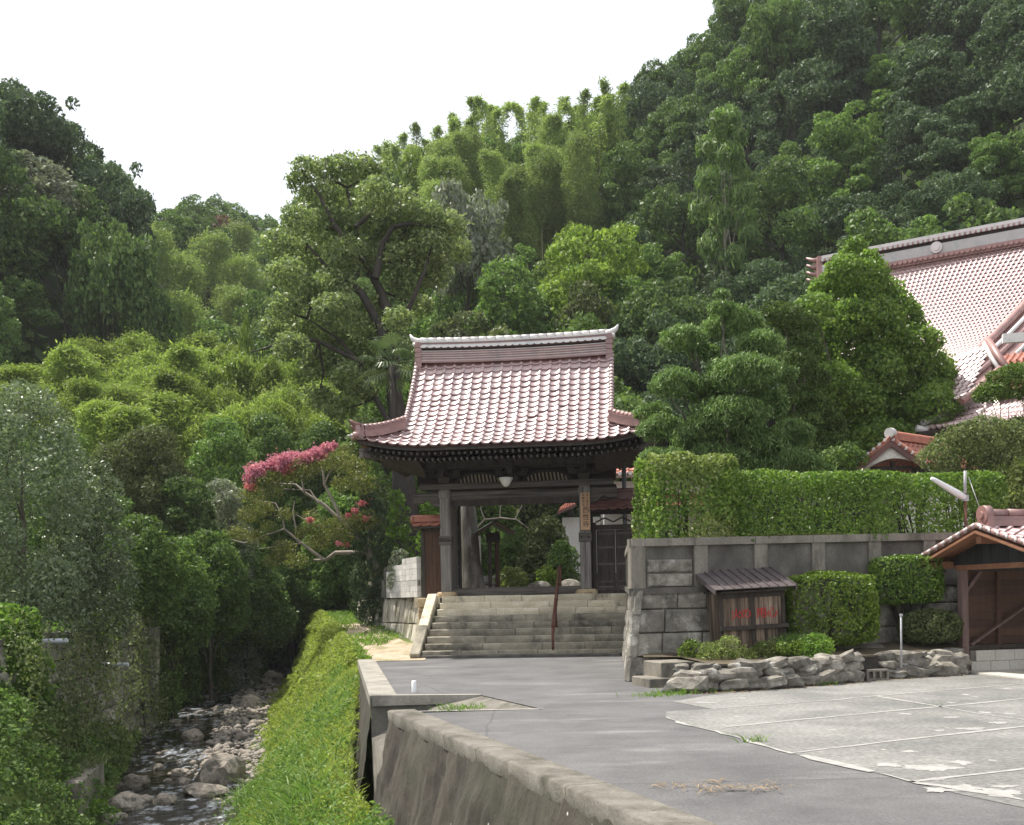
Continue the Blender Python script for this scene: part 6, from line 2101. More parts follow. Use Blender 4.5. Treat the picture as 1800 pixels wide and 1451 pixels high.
# path edge grass and mown green on the path
parts = []
y = 28 + 17 * vr.random(5000); x = xc_(y) + .0 + vr.random(5000) * np.interp(y, [28, 31, 34, 45], [.35, .9, 2.2, 3.2])
keep = (noise2(x, y, .9, 5) > -.25) & ((y > 31) | (x < xc_(y) + .3)); x, y = x[keep], y[keep]
zz = np.maximum(terrain(x, y), zc_(y)) + .06
parts.append(blades(np.stack([x, y, zz], -1), .13, vr, .16))
stuff('path_grass', parts, M['leaf_weed'], 'short green grass along the footpath left of the gate')
# left bank creepers and weeds
def lbank(n, y0, y1, a0, a1):
    y = y0 + (y1 - y0) * vr.random(n)
    x = xs_(y) - hw_(y) + a0 + (a1 - a0) * vr.random(n)
    return x, y
sets = {'leaf_weed': [], 'leaf_shade': [], 'leaf_mid': []}
keys = list(sets)
for k in range(620):
    x, y = lbank(1, 12, 35, -3.4, -.25); x, y = x[0], y[0]
    d = xs_(y) - hw_(y) - x
    g = mnoise.noise(Vector((x * .5, y * .5, 7)))
    key = 'leaf_weed' if g > .12 else ('leaf_shade' if g > -.2 else 'leaf_mid')
    if d > .9 and 24 < y < 33 and vr.random() < .45: continue
    r = .2 + .26 * vr.random()
    n_ = int(140 * r / .35)
    dd = norm(vr.normal(size=(n_, 3))); dd[:, 2] = np.abs(dd[:, 2])
    c = np.array([x, y, float(terrain(x, y)) - .05])
    P = c + dd * r * np.array([1, 1, .75]) * (.7 + .35 * vr.random((n_, 1)))
    sets[key].append(leaf_geo(P, dd, .06 + .04 * vr.random(), vr, aspect=.6, flat=.45))
x, y = lbank(16000, 12, 34, -3.2, -.1)
sets['leaf_shade'].append(leaf_geo(on_terrain(x, y, .05), UP(16000), .085, vr, aspect=.55, flat=.3))
for k_, lab in zip(keys, ('light green creepers and weeds on the far stream bank', 'darker creepers covering the far stream bank', 'green herbs on the far stream bank')):
    stuff('creeper', sets[k_], M[k_], lab)
# creepers hanging over the left retaining wall
parts = []
for k in range(85):
    s = vr.random(); y = 19 + 14 * s; x = -8.9 - 2.1 * s
    z = .95 - 3.0 * vr.random() ** 1.3
    lean = .45 * (1 - (z + 2.9) / 3.75)
    n_ = 110; P = np.array([x + .2 + lean, y, z]) + vr.normal(size=(n_, 3)) * np.array([.09, .25, .32])
    parts.append(leaf_geo(P, np.tile(np.array([.9, -.2, .4]), (n_, 1)), .075, vr, aspect=.6, flat=.5, droop=.8))
stuff('wall_creeper', parts, M['leaf_olive'], 'creepers hanging down the old stone bank wall')
# grass on the concrete block, weeds on the road joints, moss
parts = []
P = np.stack([-8.8 + (vr.random(900) - .5) * 1.2, 20.8 + (vr.random(900) - .5) * 2.6, np.full(900, -1.62)], -1)
parts.append(blades(P, .2, vr, .06, .9))
stuff('block_grass', parts, M['leaf_olive'], 'dry grass growing on top of the concrete bank block')
parts = []
for u, v, n_, s, L in ((1329, 1305, 34, .07, .12), (1280, 1292, 16, .06, .05), (812, 1246, 160, .17, .12), (800, 1250, 70, .15, .09), (1150, 1224, 120, .2, .12), (1205, 1219, 160, .25, .14), (1180, 1222, 100, .2, .1), (1640, 1240, 20, .15, .06), (1560, 1228, 16, .15, .05), (1445, 1205, 60, .2, .14), (1235, 1216, 60, .2, .12)):
    q = G(u, v); 
    parts.append(blades(np.stack([q.x + vr.normal(size=n_) * s, q.y + vr.normal(size=n_) * s * .6, np.zeros(n_)], -1), L * .7, vr, .1, .7))
stuff('joint_weeds', parts, M['leaf_weed'], 'small green weeds growing from joints at the road and car park edge')
parts = []
q = G(1285, 1391); n_ = 70
P = np.stack([q.x + vr.normal(size=n_) * .17, q.y + vr.normal(size=n_) * .07, .01 + .02 * vr.random(n_)], -1)
for u, v, m_ in ((1262, 1375, 20), (1195, 1384, 14), (1340, 1382, 12), (1165, 1381, 14)):
    q = G(u, v); P = np.concatenate([P, np.stack([q.x + vr.normal(size=m_) * .12, q.y + vr.normal(size=m_) * .06, np.full(m_, .01)], -1)])
parts.append(leaf_geo(P, UP(len(P)), .13, vr, aspect=.07, flat=.9))
stuff('dry_needles', parts, M['leaf_dry'], 'small scatter of dry pale needles lying on the asphalt')
parts = []
n_ = 1500
s_ = 2.3 + 1.9 * vr.random(n_); P = np.stack([O1.x + d1.x * s_, O1.y + d1.y * s_, ztop + .012 * s_ + .01 + .03 * vr.random(n_)], -1) + np.stack([n1_.x * (vr.random(n_) * .24 - .2), n1_.y * (vr.random(n_) * .24 - .2), np.zeros(n_)], -1)
stuff('coping_moss', [leaf_geo(P, UP(n_), .035, vr, aspect=.6, flat=.3)], M['leaf_moss'], 'green moss growing on top of the boundary wall coping')
# small plants in the terrace and pebbles of litter at the kerb
parts = []
n_ = 700; t = vr.random(n_)
P = np.array([along(lim, a)[:] for a in t]); P[:, 1] -= .02 + .3 * vr.random(n_) ** 2; P[:, 2] = .012
stuff('leaf_litter', [leaf_geo(P, UP(n_), .04, vr, aspect=.5, flat=.9)], M['leaf_dry'], 'dry leaf litter along the foot of the stone edging')

# ------------------------------------------------------------------ plants as things
def plant(name, label, cat, base, puffs_w, dens, leaf, mat, rng, trunk_r=.05, barkm='bark', group=None, nlimb=14, h0=.4, lk=None, pk=None, trunk=True, wob=.12):
    """puffs_w: world-space (centre, radius) balls"""
    base = Vector(base)
    t = thing(name, label, cat, base, 0, group)
    pf = [((np.array(c) - np.array(base)), r) for c, r in puffs_w]
    P, N = puff_points(pf, dens, rng, **(pk or {}))
    link(bpy.data.objects.new('crown', leaf_mesh('crown', P, N, leaf, M[mat], rng, **(lk or {}))), t)
    if trunk:
        link(bpy.data.objects.new('trunk', branch_mesh('trunk', pf, base, h0, trunk_r, M[barkm], rng, nlimb=nlimb, wob=wob)), t)
    return t

def pxpuffs(lst, D, rng, dj=.8):
    out = []
    for u, v, r in lst:
        d = D + rng.normal() * dj
        out.append((tuple(W(u, v, d)), r / F * d))
    return out

g1 = np.random.default_rng(101)
# clipped hedges on the boundary wall
def hedge(name, label, s0, s1, z0, z1, depth, mats, cat='hedge', dens=1350, leaf=.068, topamp=.08):
    loc = O1 + d1 * (s0 + s1) / 2 - n1_ * depth / 2
    t = thing(name, label, cat, (loc.x, loc.y, z0))
    rng = np.random.default_rng(int(s0 * 10) + 3)
    L = s1 - s0; H = z1 - z0
    Ps, Ns = [], []
    for face, area in (('f', L * H), ('t', L * depth), ('l', depth * H), ('r', depth * H), ('b', L * H)):
        n = int(area * dens)
        a, b = rng.random(n), rng.random(n)
        if face in 'fb':
            s, o_, z = a * L, np.zeros(n) if face == 'f' else np.full(n, -depth), b * H; N = np.array([n1_.x, n1_.y, .25]) * (1 if face == 'f' else -1)
        elif face == 't':
            s, o_, z = a * L, -b * depth, np.full(n, H); N = np.array([0, 0, 1.])
        else:
            s, o_, z = np.full(n, 0. if face == 'l' else L), -a * depth, b * H; N = np.array([d1.x, d1.y, .2]) * (-1 if face == 'l' else 1)
        P = np.stack([s, o_, z], -1)
        # rounded corners and lumps
        k = np.array([mnoise.noise(Vector((p[0] * 1.6, p[1] * 2 + 5, p[2] * 1.8))) + .6 * mnoise.noise(Vector((p[0] * 4, p[1] * 4, p[2] * 4))) for p in P])
        inn = rng.random(n) ** 2 * .3
        if face in 'fb': P[:, 1] += (k * .1 - inn) * (1 if face == 'f' else -1) - .18 * np.clip((z / H - .75) / .25, 0, 1) ** 2 * (1 if face == 'f' else -1)
        elif face == 't': P[:, 2] += k * topamp - inn - .16 * np.clip((np.abs(-o_ / depth - .5) - .3) / .2, 0, 1) ** 2
        else: P[:, 0] += (k * .1 - inn) * (-1 if face == 'l' else 1) - (-.12 * np.clip((z / H - .75) / .25, 0, 1) ** 2 if face == 'l' else .12 * np.clip((z / H - .75) / .25, 0, 1) ** 2)
        # gaps where the shade shows through
        ok = rng.random(n) < np.clip(.95 + k * 1.15 + .5 * np.sin(P[:, 0] * 9 + 3 * np.sin(P[:, 2] * 8)) * np.sin(P[:, 2] * 11 + P[:, 0] * 3), .3, 1)
        P, NN = P[ok], np.tile(N, (ok.sum(), 1))
        Ps.append(P); Ns.append(NN)
    P = np.concatenate(Ps); N = np.concatenate(Ns)
    Wd = np.stack([O1.x + d1.x * (P[:, 0] + s0) + n1_.x * P[:, 1], O1.y + d1.y * (P[:, 0] + s0) + n1_.y * P[:, 1], P[:, 2] + z0], -1) - np.array([loc.x, loc.y, z0])
    mats = mats if isinstance(mats, (list, tuple)) else [mats]
    pick = rng.integers(len(mats), size=len(Wd)) if len(mats) > 1 else np.zeros(len(Wd), int)
    if len(mats) > 1:
        nz = np.array([mnoise.noise(Vector((p[0] * 1.1, p[1], p[2] * 1.1 + 9))) for p in Wd]); pick = (nz + rng.normal(size=len(nz)) * .12 > .02).astype(int)
    for i, m_ in enumerate(mats):
        k = pick == i
        link(bpy.data.objects.new('foliage', leaf_mesh('foliage', Wd[k], N[k], leaf, M[m_], rng, aspect=.6, flat=.5)), t)
    # stems
    mb = MB()
    for k in range(int(L * 2.2)):
        s = .4 + rng.random() * (L - .8); o_ = -.35 - rng.random() * (depth - .5)
        b0 = Vector((O1.x + d1.x * (s0 + s) + n1_.x * o_ - loc.x, O1.y + d1.y * (s0 + s) + n1_.y * o_ - loc.y, -.6))
        for j in range(4):
            e = b0 + Vector((max(-.3, min(.3, rng.normal() * .3)), rng.normal() * .12, .6 + H * (.55 + .35 * rng.random())))
            mb.tube([b0 + Vector((0, 0, 0)), b0.lerp(e, .5) + Vector((rng.normal() * .05, rng.normal() * .05, 0)), e], [.03, .02, .008], 5, cap=False)
    mb.obj('stems', M['bark_dark'], t)
    return t
hedge('tall_hedge', 'taller loose mixed hedge at the wall corner with yellowish leafy end', .5, 2.15, 2.5, 4.12, 1.25, ['leaf_hedge_mix', 'leaf_hedge'], topamp=.14)
hedge('long_hedge', 'long clipped green hedge along the top of the boundary wall', 2.2, 7.9, 2.5, 3.83, 1.1, 'leaf_hedge')
# clipped shrubs in the terrace
def box_shrub(name, label, u0, u1, v0, v1, D_, mat, rng, leaf=.055, dens=1500, depth=.9, trunk=True, zb=None, roundness=.35, cat='shrub'):
    a, b = W(u0, v1, D_), W(u1, v0, D_)
    c = (a + b) / 2; hx, hz = (b.x - a.x) / 2, (b.z - a.z) / 2
    base = Vector((c.x, D_ + depth / 2, zb if zb is not None else a.z))
    t = thing(name, label, cat, base)
    n = int(dens * (4 * hx * hz * 2 + 4 * hx * depth + 4 * depth * hz) * 1.0)
    d = norm(rng.normal(size=(n, 3)))
    m = np.abs(d).max(1, keepdims=True)
    p = d / m * (1 - roundness) + d * roundness * 1.15
    nn = norm(np.sign(d) * np.abs(d / m) ** 6 + d * .3)
    k = np.array([mnoise.noise(Vector((q[0] * 2.2, q[1] * 2.2, q[2] * 2.2 + 3))) + .5 * mnoise.noise(Vector(q) * 5) for q in p])
    p = p * (1 + .09 * k[:, None] - .14 * rng.random((n, 1)) ** 2)
    P = p * np.array([hx, depth / 2, hz]) + np.array([0, 0, c.z - base.z])
    ok = rng.random(n) < np.clip(1 + k * .9, .2, 1)
    link(bpy.data.objects.new('crown', leaf_mesh('crown', P[ok], nn[ok], leaf, M[mat], rng, aspect=.6, flat=.5)), t)
    mb = MB()
    for j in range(7):
        e = Vector((rng.normal() * hx * .5, rng.normal() * depth * .2, c.z - base.z + hz * .5))
        s0 = Vector((rng.normal() * .06, rng.normal() * .06, -.1))
        mb.tube([s0, s0.lerp(e, .5), e], [.04, .025, .01], 6, cap=False)
    mb.obj('trunk', M['bark_dark'], t)
    return t
box_shrub('clipped_shrub', 'big boxy clipped yellow green shrub right of the wooden hut', 1395, 1551, 1006, 1138, 19.35, 'leaf_clip', np.random.default_rng(1), depth=1.1, roundness=.44)
box_shrub('clipped_shrub', 'flat topped clipped shrub on bare stems against the boundary wall', 1548, 1664, 976, 1062, 19.9, 'leaf_hedge', np.random.default_rng(2), zb=.55, depth=.8)
box_shrub('dome_shrub', 'low dome shrub with yellow green top beside the shed post', 1602, 1700, 1074, 1132, 19.6, 'leaf_olive', np.random.default_rng(3), roundness=.8, depth=.9, zb=.5)
for (u, v, r, D_, mat, lab) in ((1213, 1147, 20, 19.0, 'leaf_clip', 'small upright yellow green shrub left of the hut by the stone wall'), (1268, 1160, 36, 18.75, 'leaf_hedge_mix', 'loose sparse shrub in front of the hut on the stone edging'), (1345, 1145, 26, 18.9, 'leaf_hedge_mix', 'small leafy shrub at the right foot of the hut'), (1385, 1148, 26, 18.8, 'leaf_clip', 'low bright shrub in front of the grassy clump'), (1441, 1150, 34, 18.7, 'leaf_weed', 'feathery bright green shrub spilling over the stone edging')):
    q = W(u, v, D_); rr_ = r / F * D_
    rg = np.random.default_rng(u)
    pf = [((q.x + rg.normal() * rr_ * .5, D_ + rg.normal() * rr_ * .4, q.z + rg.normal() * rr_ * .35), rr_ * (.45 + .25 * rg.random())) for _ in range(7)]
    plant('small_shrub', lab, 'shrub', (q.x, D_, .42), pf, 1700, .045, mat, rg, .02, 'bark_dark', lk=dict(aspect=.5, flat=.35))
q = W(1398, 1118, 19.1); rg = np.random.default_rng(5)
t = thing('grass_clump', 'pale green grassy clump between the hut and the boxy shrub', 'plant', (q.x, 19.1, .45))
Pb = np.stack([rg.normal(size=500) * .2, rg.normal(size=500) * .12, np.zeros(500)], -1)
V_, Q_, T_ = blades(Pb, .3, rg, .035, .35)
link(bpy.data.objects.new('leaf_blades', np_mesh('leaf_blades', V_, Q_, M['leaf_grass_dark'], T_)), t)

# ------------------------------------------------------------------ garden trees behind the wall
rg = np.random.default_rng(41)
# cloud pruned juniper
pads = [(1270, 516, 14, 1.3), (1268, 540, 22, .9), (1300, 562, 44, .5), (1262, 575, 30, .5), (1205, 592, 40, .55), (1340, 600, 38, .5), (1240, 618, 28, .5), (1312, 648, 56, .5), (1372, 655, 30, .5), (1192, 672, 46, .5), (1250, 690, 34, .5), (1345, 706, 44, .5), (1285, 726, 60, .5), (1150, 722, 30, .5), (1168, 748, 42, .5), (1224, 764, 40, .5), (1395, 760, 40, .5), (1330, 778, 58, .5), (1262, 800, 56, .5), (1190, 806, 44, .5), (1400, 812, 48, .5), (1320, 830, 56, .5), (1150, 800, 24, .5), (1446, 826, 22, .5)]
pf = []
for u, v, r, q_ in pads:
    d = 26.6 + rg.normal() * .5 - (.4 if r > 40 else 0)
    for j in range(7):
        a_ = j * .9; rr = 0 if j == 0 else .62
        pf.append((tuple(W(u + r * rr * math.cos(a_) * 1.0, v + r * .3 * rr * math.sin(a_ * 2.3) + r * .1, d + rr * r / F * d * math.sin(a_))), r * (.55 if j else .62) / F * d * (.85 + .3 * rg.random())))
plant('cloud_juniper', 'big blue green cloud pruned juniper with layered pads behind the hedge', 'tree', W(1280, 1040, 26.6).xy.to_3d() + Vector((0, 0, LZ)), pf, 900, .11, 'leaf_pine', rg, .17, 'bark', nlimb=22, h0=.8, lk=dict(aspect=.28, flat=.25, tdir=np.array([0, 0, .7])), pk=dict(squash=.75, under=.35, lo=.55))
# weeping hinoki columns behind it
pf = pxpuffs([(1380, 555, 30), (1402, 572, 34), (1360, 545, 22), (1410, 610, 34), (1395, 640, 34), (1418, 665, 36), (1400, 700, 34), (1430, 720, 36), (1412, 752, 40), (1446, 770, 36), (1432, 800, 38), (1460, 742, 24), (1420, 830, 40)], 30, rg, .5)
plant('weeping_cypress', 'yellow green weeping cypress squeezed between juniper and conical tree', 'tree', W(1412, 1040, 30).xy.to_3d() + Vector((0, 0, LZ)), pf, 900, .13, 'leaf_hinoki', rg, .13, 'bark', nlimb=10, lk=dict(aspect=.22, flat=.3, droop=1.2), pk=dict(squash=.6, under=.9))
# conical broadleaf tree (ginkgo habit)
pf = pxpuffs([(1506, 432, 15), (1498, 452, 22), (1528, 455, 15), (1482, 480, 30), (1520, 486, 34), (1452, 508, 26), (1490, 520, 40), (1540, 520, 36), (1432, 545, 30), (1470, 560, 44), (1530, 570, 46), (1580, 560, 36), (1412, 590, 24), (1440, 600, 38), (1500, 620, 52), (1560, 620, 50), (1610, 605, 36), (1440, 650, 44), (1500, 680, 54), (1570, 680, 54), (1630, 655, 40), (1662, 670, 24), (1450, 705, 44), (1520, 735, 54), (1590, 735, 50), (1640, 720, 40), (1470, 760, 40), (1540, 780, 46), (1610, 770, 40), (1660, 700, 26), (1480, 600, 40), (1545, 655, 44), (1600, 690, 40), (1460, 680, 40), (1500, 705, 44), (1560, 735, 44), (1640, 690, 34), (1420, 640, 30), (1425, 700, 28), (1440, 760, 34), (1500, 560, 34), (1560, 590, 36), (1600, 640, 34), (1500, 780, 40), (1580, 780, 40)], 34.3, rg, .9)
pf = [(c, r_ * 1.1) for c, r_ in pf]
plant('conical_tree', 'broad conical bright green leafy tree in front of the temple hall roof', 'tree', W(1530, 1040, 34.6).xy.to_3d() + Vector((0, 0, LZ)), pf, 560, .115, 'leaf_ginkgo', rg, .22, 'bark', nlimb=24, h0=1.5, lk=dict(aspect=.65, flat=.42), pk=dict(squash=.85, lo=.55, keep=.6))
# right: pruned podocarpus pads and a loose shrub tree below
pf = pxpuffs([(1740, 692, 26), (1775, 680, 34), (1808, 668, 40), (1760, 665, 24), (1790, 655, 26), (1835, 690, 40), (1725, 700, 14)], 24.3, rg, .3)
plant('pruned_podocarpus', 'dark pruned pad of a garden tree at the right edge before the hall roof', 'tree', W(1776, 1040, 24.4).xy.to_3d() + Vector((0, 0, LZ)), pf, 900, .085, 'leaf_hinoki', rg, .09, 'bark_dark', nlimb=7, h0=1.5, lk=dict(aspect=.35, flat=.3), pk=dict(squash=.6))
pf = pxpuffs([(1640, 805, 26), (1668, 790, 34), (1700, 770, 34), (1735, 765, 38), (1770, 770, 36), (1700, 805, 40), (1745, 805, 44), (1790, 800, 44), (1660, 822, 26), (1810, 760, 36), (1720, 835, 30)], 23.6, rg, .35)
plant('garden_shrub', 'spreading olive green garden shrub above the hedge at the right', 'shrub', W(1725, 1040, 23.7).xy.to_3d() + Vector((0, 0, LZ)), pf, 800, .075, 'leaf_olive', rg, .08, 'bark_pale', nlimb=10, h0=.6, lk=dict(aspect=.5, flat=.35), pk=dict(squash=.8, keep=.6))
pf = pxpuffs([(1765, 850, 34), (1800, 840, 40), (1780, 880, 36), (1810, 885, 36), (1755, 880, 20)], 22.9, rg, .2)
plant('garden_shrub', 'sparse shrub behind the shed ridge at the right edge', 'shrub', W(1785, 1040, 22.9).xy.to_3d() + Vector((0, 0, LZ)), pf, 330, .11, 'leaf_hedge_mix', rg, .05, 'bark', nlimb=5, lk=dict(aspect=.5, flat=.3))
pf = pxpuffs([(1462, 806, 20), (1486, 800, 24), (1508, 806, 18), (1480, 818, 20)], 28, rg, .2)
plant('round_shrub', 'small round clipped shrub left of the cream porch gable', 'shrub', W(1484, 1040, 28).xy.to_3d() + Vector((0, 0, LZ)), pf, 420, .1, 'leaf_mid', rg, .04, 'bark', nlimb=4)

# ------------------------------------------------------------------ trees around the gate, left
# camphor: thick leaning trunk with an open crown
cd = 43.0
pf = pxpuffs([(538, 296, 28), (520, 318, 20), (575, 300, 30), (610, 298, 36), (645, 300, 34), (560, 345, 40), (610, 350, 44), (665, 345, 44), (705, 365, 42), (525, 385, 34), (575, 400, 46), (635, 400, 46), (700, 415, 46), (750, 385, 38), (790, 400, 34), (490, 430, 36), (540, 445, 44), (610, 450, 46), (690, 460, 44), (755, 440, 44), (800, 440, 34), (500, 480, 36), (760, 480, 36), (720, 500, 38), (540, 510, 40), (590, 545, 42), (500, 540, 34), (545, 575, 42), (600, 600, 42), (510, 610, 34), (560, 640, 38), (640, 640, 38), (650, 580, 34), (700, 560, 30), (640, 690, 30), (480, 575, 26), (740, 540, 26), (610, 660, 30), (660, 620, 34), (690, 660, 30), (600, 720, 32), (640, 755, 30), (560, 700, 30), (700, 600, 26), (650, 545, 34), (590, 500, 36)], cd, rg, 1.6)
base = W(722, 1030, cd); base.z = terr1(base.x, base.y)
cam_t = thing('camphor_tree', 'tall open crowned tree with dark forking trunk rising behind the gate roof', 'tree', base)
pfl = [(np.array(c) - np.array(base), r) for c, r in pf]
pfl = [(c, r * .9) for c, r in pfl]
P, N = puff_points(pfl, 190, rg, squash=.8, lo=.3, keep=.9, under=.7)
link(bpy.data.objects.new('crown', leaf_mesh('crown', P, N, .17, M['leaf_camphor'], rg, aspect=.5, flat=.25)), cam_t)
mb = MB()
def pxpath(lst, D, root): return [W(u, v, D + (k * .15)) - root for k, (u, v) in enumerate(lst)]
tp_ = pxpath([(724, 1040), (720, 950), (716, 880), (708, 800), (694, 700), (690, 620), (685, 560), (668, 510), (640, 460), (625, 400), (610, 330)], cd - .5, base)
mb.tube(tp_, [.55, .44, .4, .36, .33, .29, .24, .18, .13, .09, .04], 10)
lim_ = []
lim_.append(([(692, 640), (660, 560), (635, 515), (600, 488), (572, 468), (540, 430)], [.2, .18, .16, .13, .09, .04]))
lim_.append(([(660, 490), (672, 430), (690, 400), (720, 393), (770, 400)], [.16, .12, .1, .08, .03]))
lim_.append(([(690, 620), (720, 540), (745, 480), (760, 430)], [.12, .1, .07, .03]))
lim_.append(([(705, 780), (660, 700), (630, 640), (600, 600), (540, 560)], [.13, .11, .08, .06, .02]))
lim_.append(([(640, 640), (560, 600), (510, 592), (470, 612), (440, 620)], [.1, .08, .07, .05, .02]))
lim_.append(([(640, 460), (590, 400), (560, 340), (530, 300)], [.14, .1, .07, .02]))
lim_.append(([(625, 400), (680, 350), (700, 330)], [.1, .06, .02]))
for l_, r_ in lim_: mb.tube(pxpath(l_, cd - .4, base), r_, 7, cap=False)
for c, r in pfl[::2]:
    e = Vector(c); s0 = min(tp_[5:] + [q for l_, _ in lim_ for q in pxpath(l_, cd - .4, base)], key=lambda q: (q - e).length)
    mb.tube([s0, s0.lerp(e, .5) + Vector((rg.normal() * .15, 0, -.1)), e], [.06, .04, .015], 5, cap=False)
mb.obj('trunk', M['bark_dark'], cam_t)

# windmill palm
q = W(697, 1010, 40.0); q.z = terr1(q.x, q.y)
pt = thing('windmill_palm', 'fan palm with stiff pale green fronds beside the gate roof', 'palm', q)
tops = [(W(690, 640, 40) - q), ]
top = tops[0]
mb = MB(); mb.tube([(0, 0, -.3), (0.02, 0, top.z * .5), (top.x, top.y, top.z)], [.14, .12, .13], 8); mb.obj('trunk', M['bark_dark'], pt)
for k in range(22):
    az = k * 2.4; el = 1.15 - 1.9 * k / 22
    d = Vector((math.cos(az) * math.cos(el), math.sin(az) * math.cos(el), math.sin(el)))
    L = .75 + .2 * rg.random(); e = top + d * L
    mb = MB(); mb.tube([top, top.lerp(e, .5) + Vector((0, 0, .06)), e], [.02, .016, .012], 5)
    sd_ = d.cross(Vector((0, 0, 1))).normalized(); up = sd_.cross(d)
    nbl = 17
    for j in range(nbl):
        a = (j / (nbl - 1) - .5) * 3.9
        bd_ = (d * math.cos(a) + sd_ * math.sin(a)).normalized()
        ll = .72 * (1 - .25 * abs(a) / 2)
        drop = Vector((0, 0, -.18 - .1 * rg.random()))
        m_ = e + bd_ * ll * .6; tip = e + bd_ * ll + drop
        w_ = bd_.cross(up).normalized() * .032
        mb.add([e, m_ - w_, tip, m_ + w_], [(0, 1, 2, 3)])
    o = mb.obj('frond', M['leaf_palm'], pt)
    a = o.data.attributes.new('tint', 'FLOAT', 'POINT'); a.data.foreach_set('value', np.full(len(o.data.vertices), .2 + .7 * rg.random(), np.float32))

# crape myrtle over the path
md = 36.4
base = W(672, 1030, md + .6); base.z = terr1(base.x, base.y)
mt = thing('crape_myrtle', 'leaning crape myrtle with pink flower heads and smooth pale branches over the stream', 'tree', base)
paths = [([(676, 1030), (664, 1000), (640, 975), (618, 972), (590, 972), (572, 985), (552, 985)], [.13, .12, .1, .09, .075, .055, .04]),
         ([(664, 1000), (640, 955), (602, 918), (570, 888), (535, 866), (520, 852), (486, 850), (462, 842)], [.1, .085, .07, .06, .05, .035, .022, .01]),
         ([(602, 918), (585, 880), (570, 852), (568, 830), (560, 812)], [.06, .05, .045, .03, .012]),
         ([(570, 852), (580, 830), (600, 812)], [.035, .025, .01]),
         ([(535, 866), (530, 840), (540, 818)], [.04, .025, .01]),
         ([(570, 985), (530, 955), (500, 930), (495, 905), (484, 885), (450, 880)], [.06, .05, .04, .035, .025, .01]),
         ([(500, 930), (470, 940), (430, 955), (405, 948)], [.03, .025, .02, .008]),
         ([(520, 930), (515, 900), (518, 880)], [.03, .02, .01]),
         ([(530, 955), (500, 960), (455, 965)], [.03, .02, .01]),
         ([(640, 955), (600, 930), (560, 925), (520, 905)], [.05, .04, .03, .01]),
         ([(560, 885), (545, 862), (500, 860), (470, 868)], [.03, .02, .015, .008]),
         ([(640, 975), (650, 940), (640, 905)], [.05, .035, .01])]
mb = MB()
for l_, r_ in paths: mb.tube(pxpath(l_, md, base), r_, 7, cap=False)
mb.obj('trunk', M['bark_pale'], mt)
fol = [(462, 848, 22), (495, 838, 26), (530, 826, 28), (565, 812, 26), (598, 812, 28), (625, 820, 26), (610, 790, 18), (445, 870, 24), (480, 866, 18), (436, 905, 22), (462, 895, 20), (420, 938, 22), (450, 945, 20), (500, 905, 18), (540, 935, 24), (575, 930, 26), (610, 925, 28), (640, 915, 24), (560, 955, 20), (600, 945, 22), (500, 965, 22), (520, 985, 22), (480, 985, 18), (636, 850, 26), (600, 850, 20), (650, 885, 20), (545, 905, 14), (470, 925, 14)]
pf = [(np.array(c) - np.array(base), r) for c, r in pxpuffs(fol, md, rg, .7)]
P, N = puff_points(pf, 300, rg, squash=.7, lo=.3, keep=.9, under=.8)
link(bpy.data.objects.new('crown', leaf_mesh('crown', P, N, .085, M['leaf_myrtle'], rg, aspect=.45, flat=.4)), mt)
for lst, mt_ in (([(448, 828, 10), (442, 842, 8), (462, 820, 6), (455, 834, 6), (486, 814, 9), (500, 808, 9), (515, 804, 8), (535, 806, 9), (476, 820, 6), (556, 796, 8), (574, 789, 7), (586, 784, 5), (520, 815, 6), (546, 801, 6), (566, 802, 5), (495, 822, 5)], 'petal_pink'), ([(636, 885, 4), (624, 898, 4), (612, 906, 3), (642, 912, 4), (628, 912, 3), (652, 880, 3), (610, 958, 3.5), (596, 956, 3), (545, 915, 4), (506, 825, 6), (440, 855, 6)], 'petal_red')):
    pf = [(np.array(c) - np.array(base), r * 1.15) for c, r in pxpuffs(lst, md - .5, rg, .3)]
    P = np.concatenate([c + rg.normal(size=(int(26000 * r * r), 3)) * r * np.array([.62, .62, .5]) for c, r in pf]); N = norm(rg.normal(size=P.shape) + np.array([0, -.3, .6]))
    link(bpy.data.objects.new('blossom', leaf_mesh('blossom', P, N, .065, M[mt_], rg, aspect=.8, flat=.5)), mt)

# dark columnar juniper by the wall
def shrub_px(name, label, u, vt, w_, D_, mat, dens, leaf, seed, cat='shrub', group=None, zb=None, squash=.9, lk=None, vb=None, bark_='bark', pk=None):
    rgx = np.random.default_rng(seed)
    top = W(u, vt, D_)
    zb = terr1(top.x, D_) if zb is None else zb
    zg = zb
    if vb is not None: zb = max(zb, W(u, vb, D_).z)
    H = max(1.0, top.z - zb); hw = w_ / 2 / F * D_
    pf = []
    n = int(10 + 5 * H / max(hw, .3))
    for k in range(min(n, 34)):
        f = (k + .5) / min(n, 34)
        a = k * 2.4 + rgx.normal() * .3
        prof = math.sin(math.pi * (.18 + .74 * f)) ** .7
        rr = hw * prof * (.55 + .3 * rgx.random())
        r = hw * (.34 + .18 * rgx.random()) * (1.1 - .45 * f)
        pf.append(((top.x + math.cos(a) * rr, D_ + math.sin(a) * rr, zb + r * .5 + (H - r * 1.2) * f), r))
    pf.append(((top.x, D_, zb + H - hw * .3), hw * .3))
    return plant(name, label, cat, (top.x, D_, zg), pf, dens, leaf, mat, rgx, max(.05, hw * .06), bark_, group, 10, lk=lk or dict(aspect=.5, flat=.4), pk=dict(squash=squash, **(pk or {})))
shrub_px('columnar_juniper', 'dark dense columnar juniper standing where the pale block wall ends', 652, 862, 80, 36.6, 'leaf_dark', 600, .12, 201, 'tree', lk=dict(aspect=.25, flat=.3, tdir=np.array([0, 0, .8])))
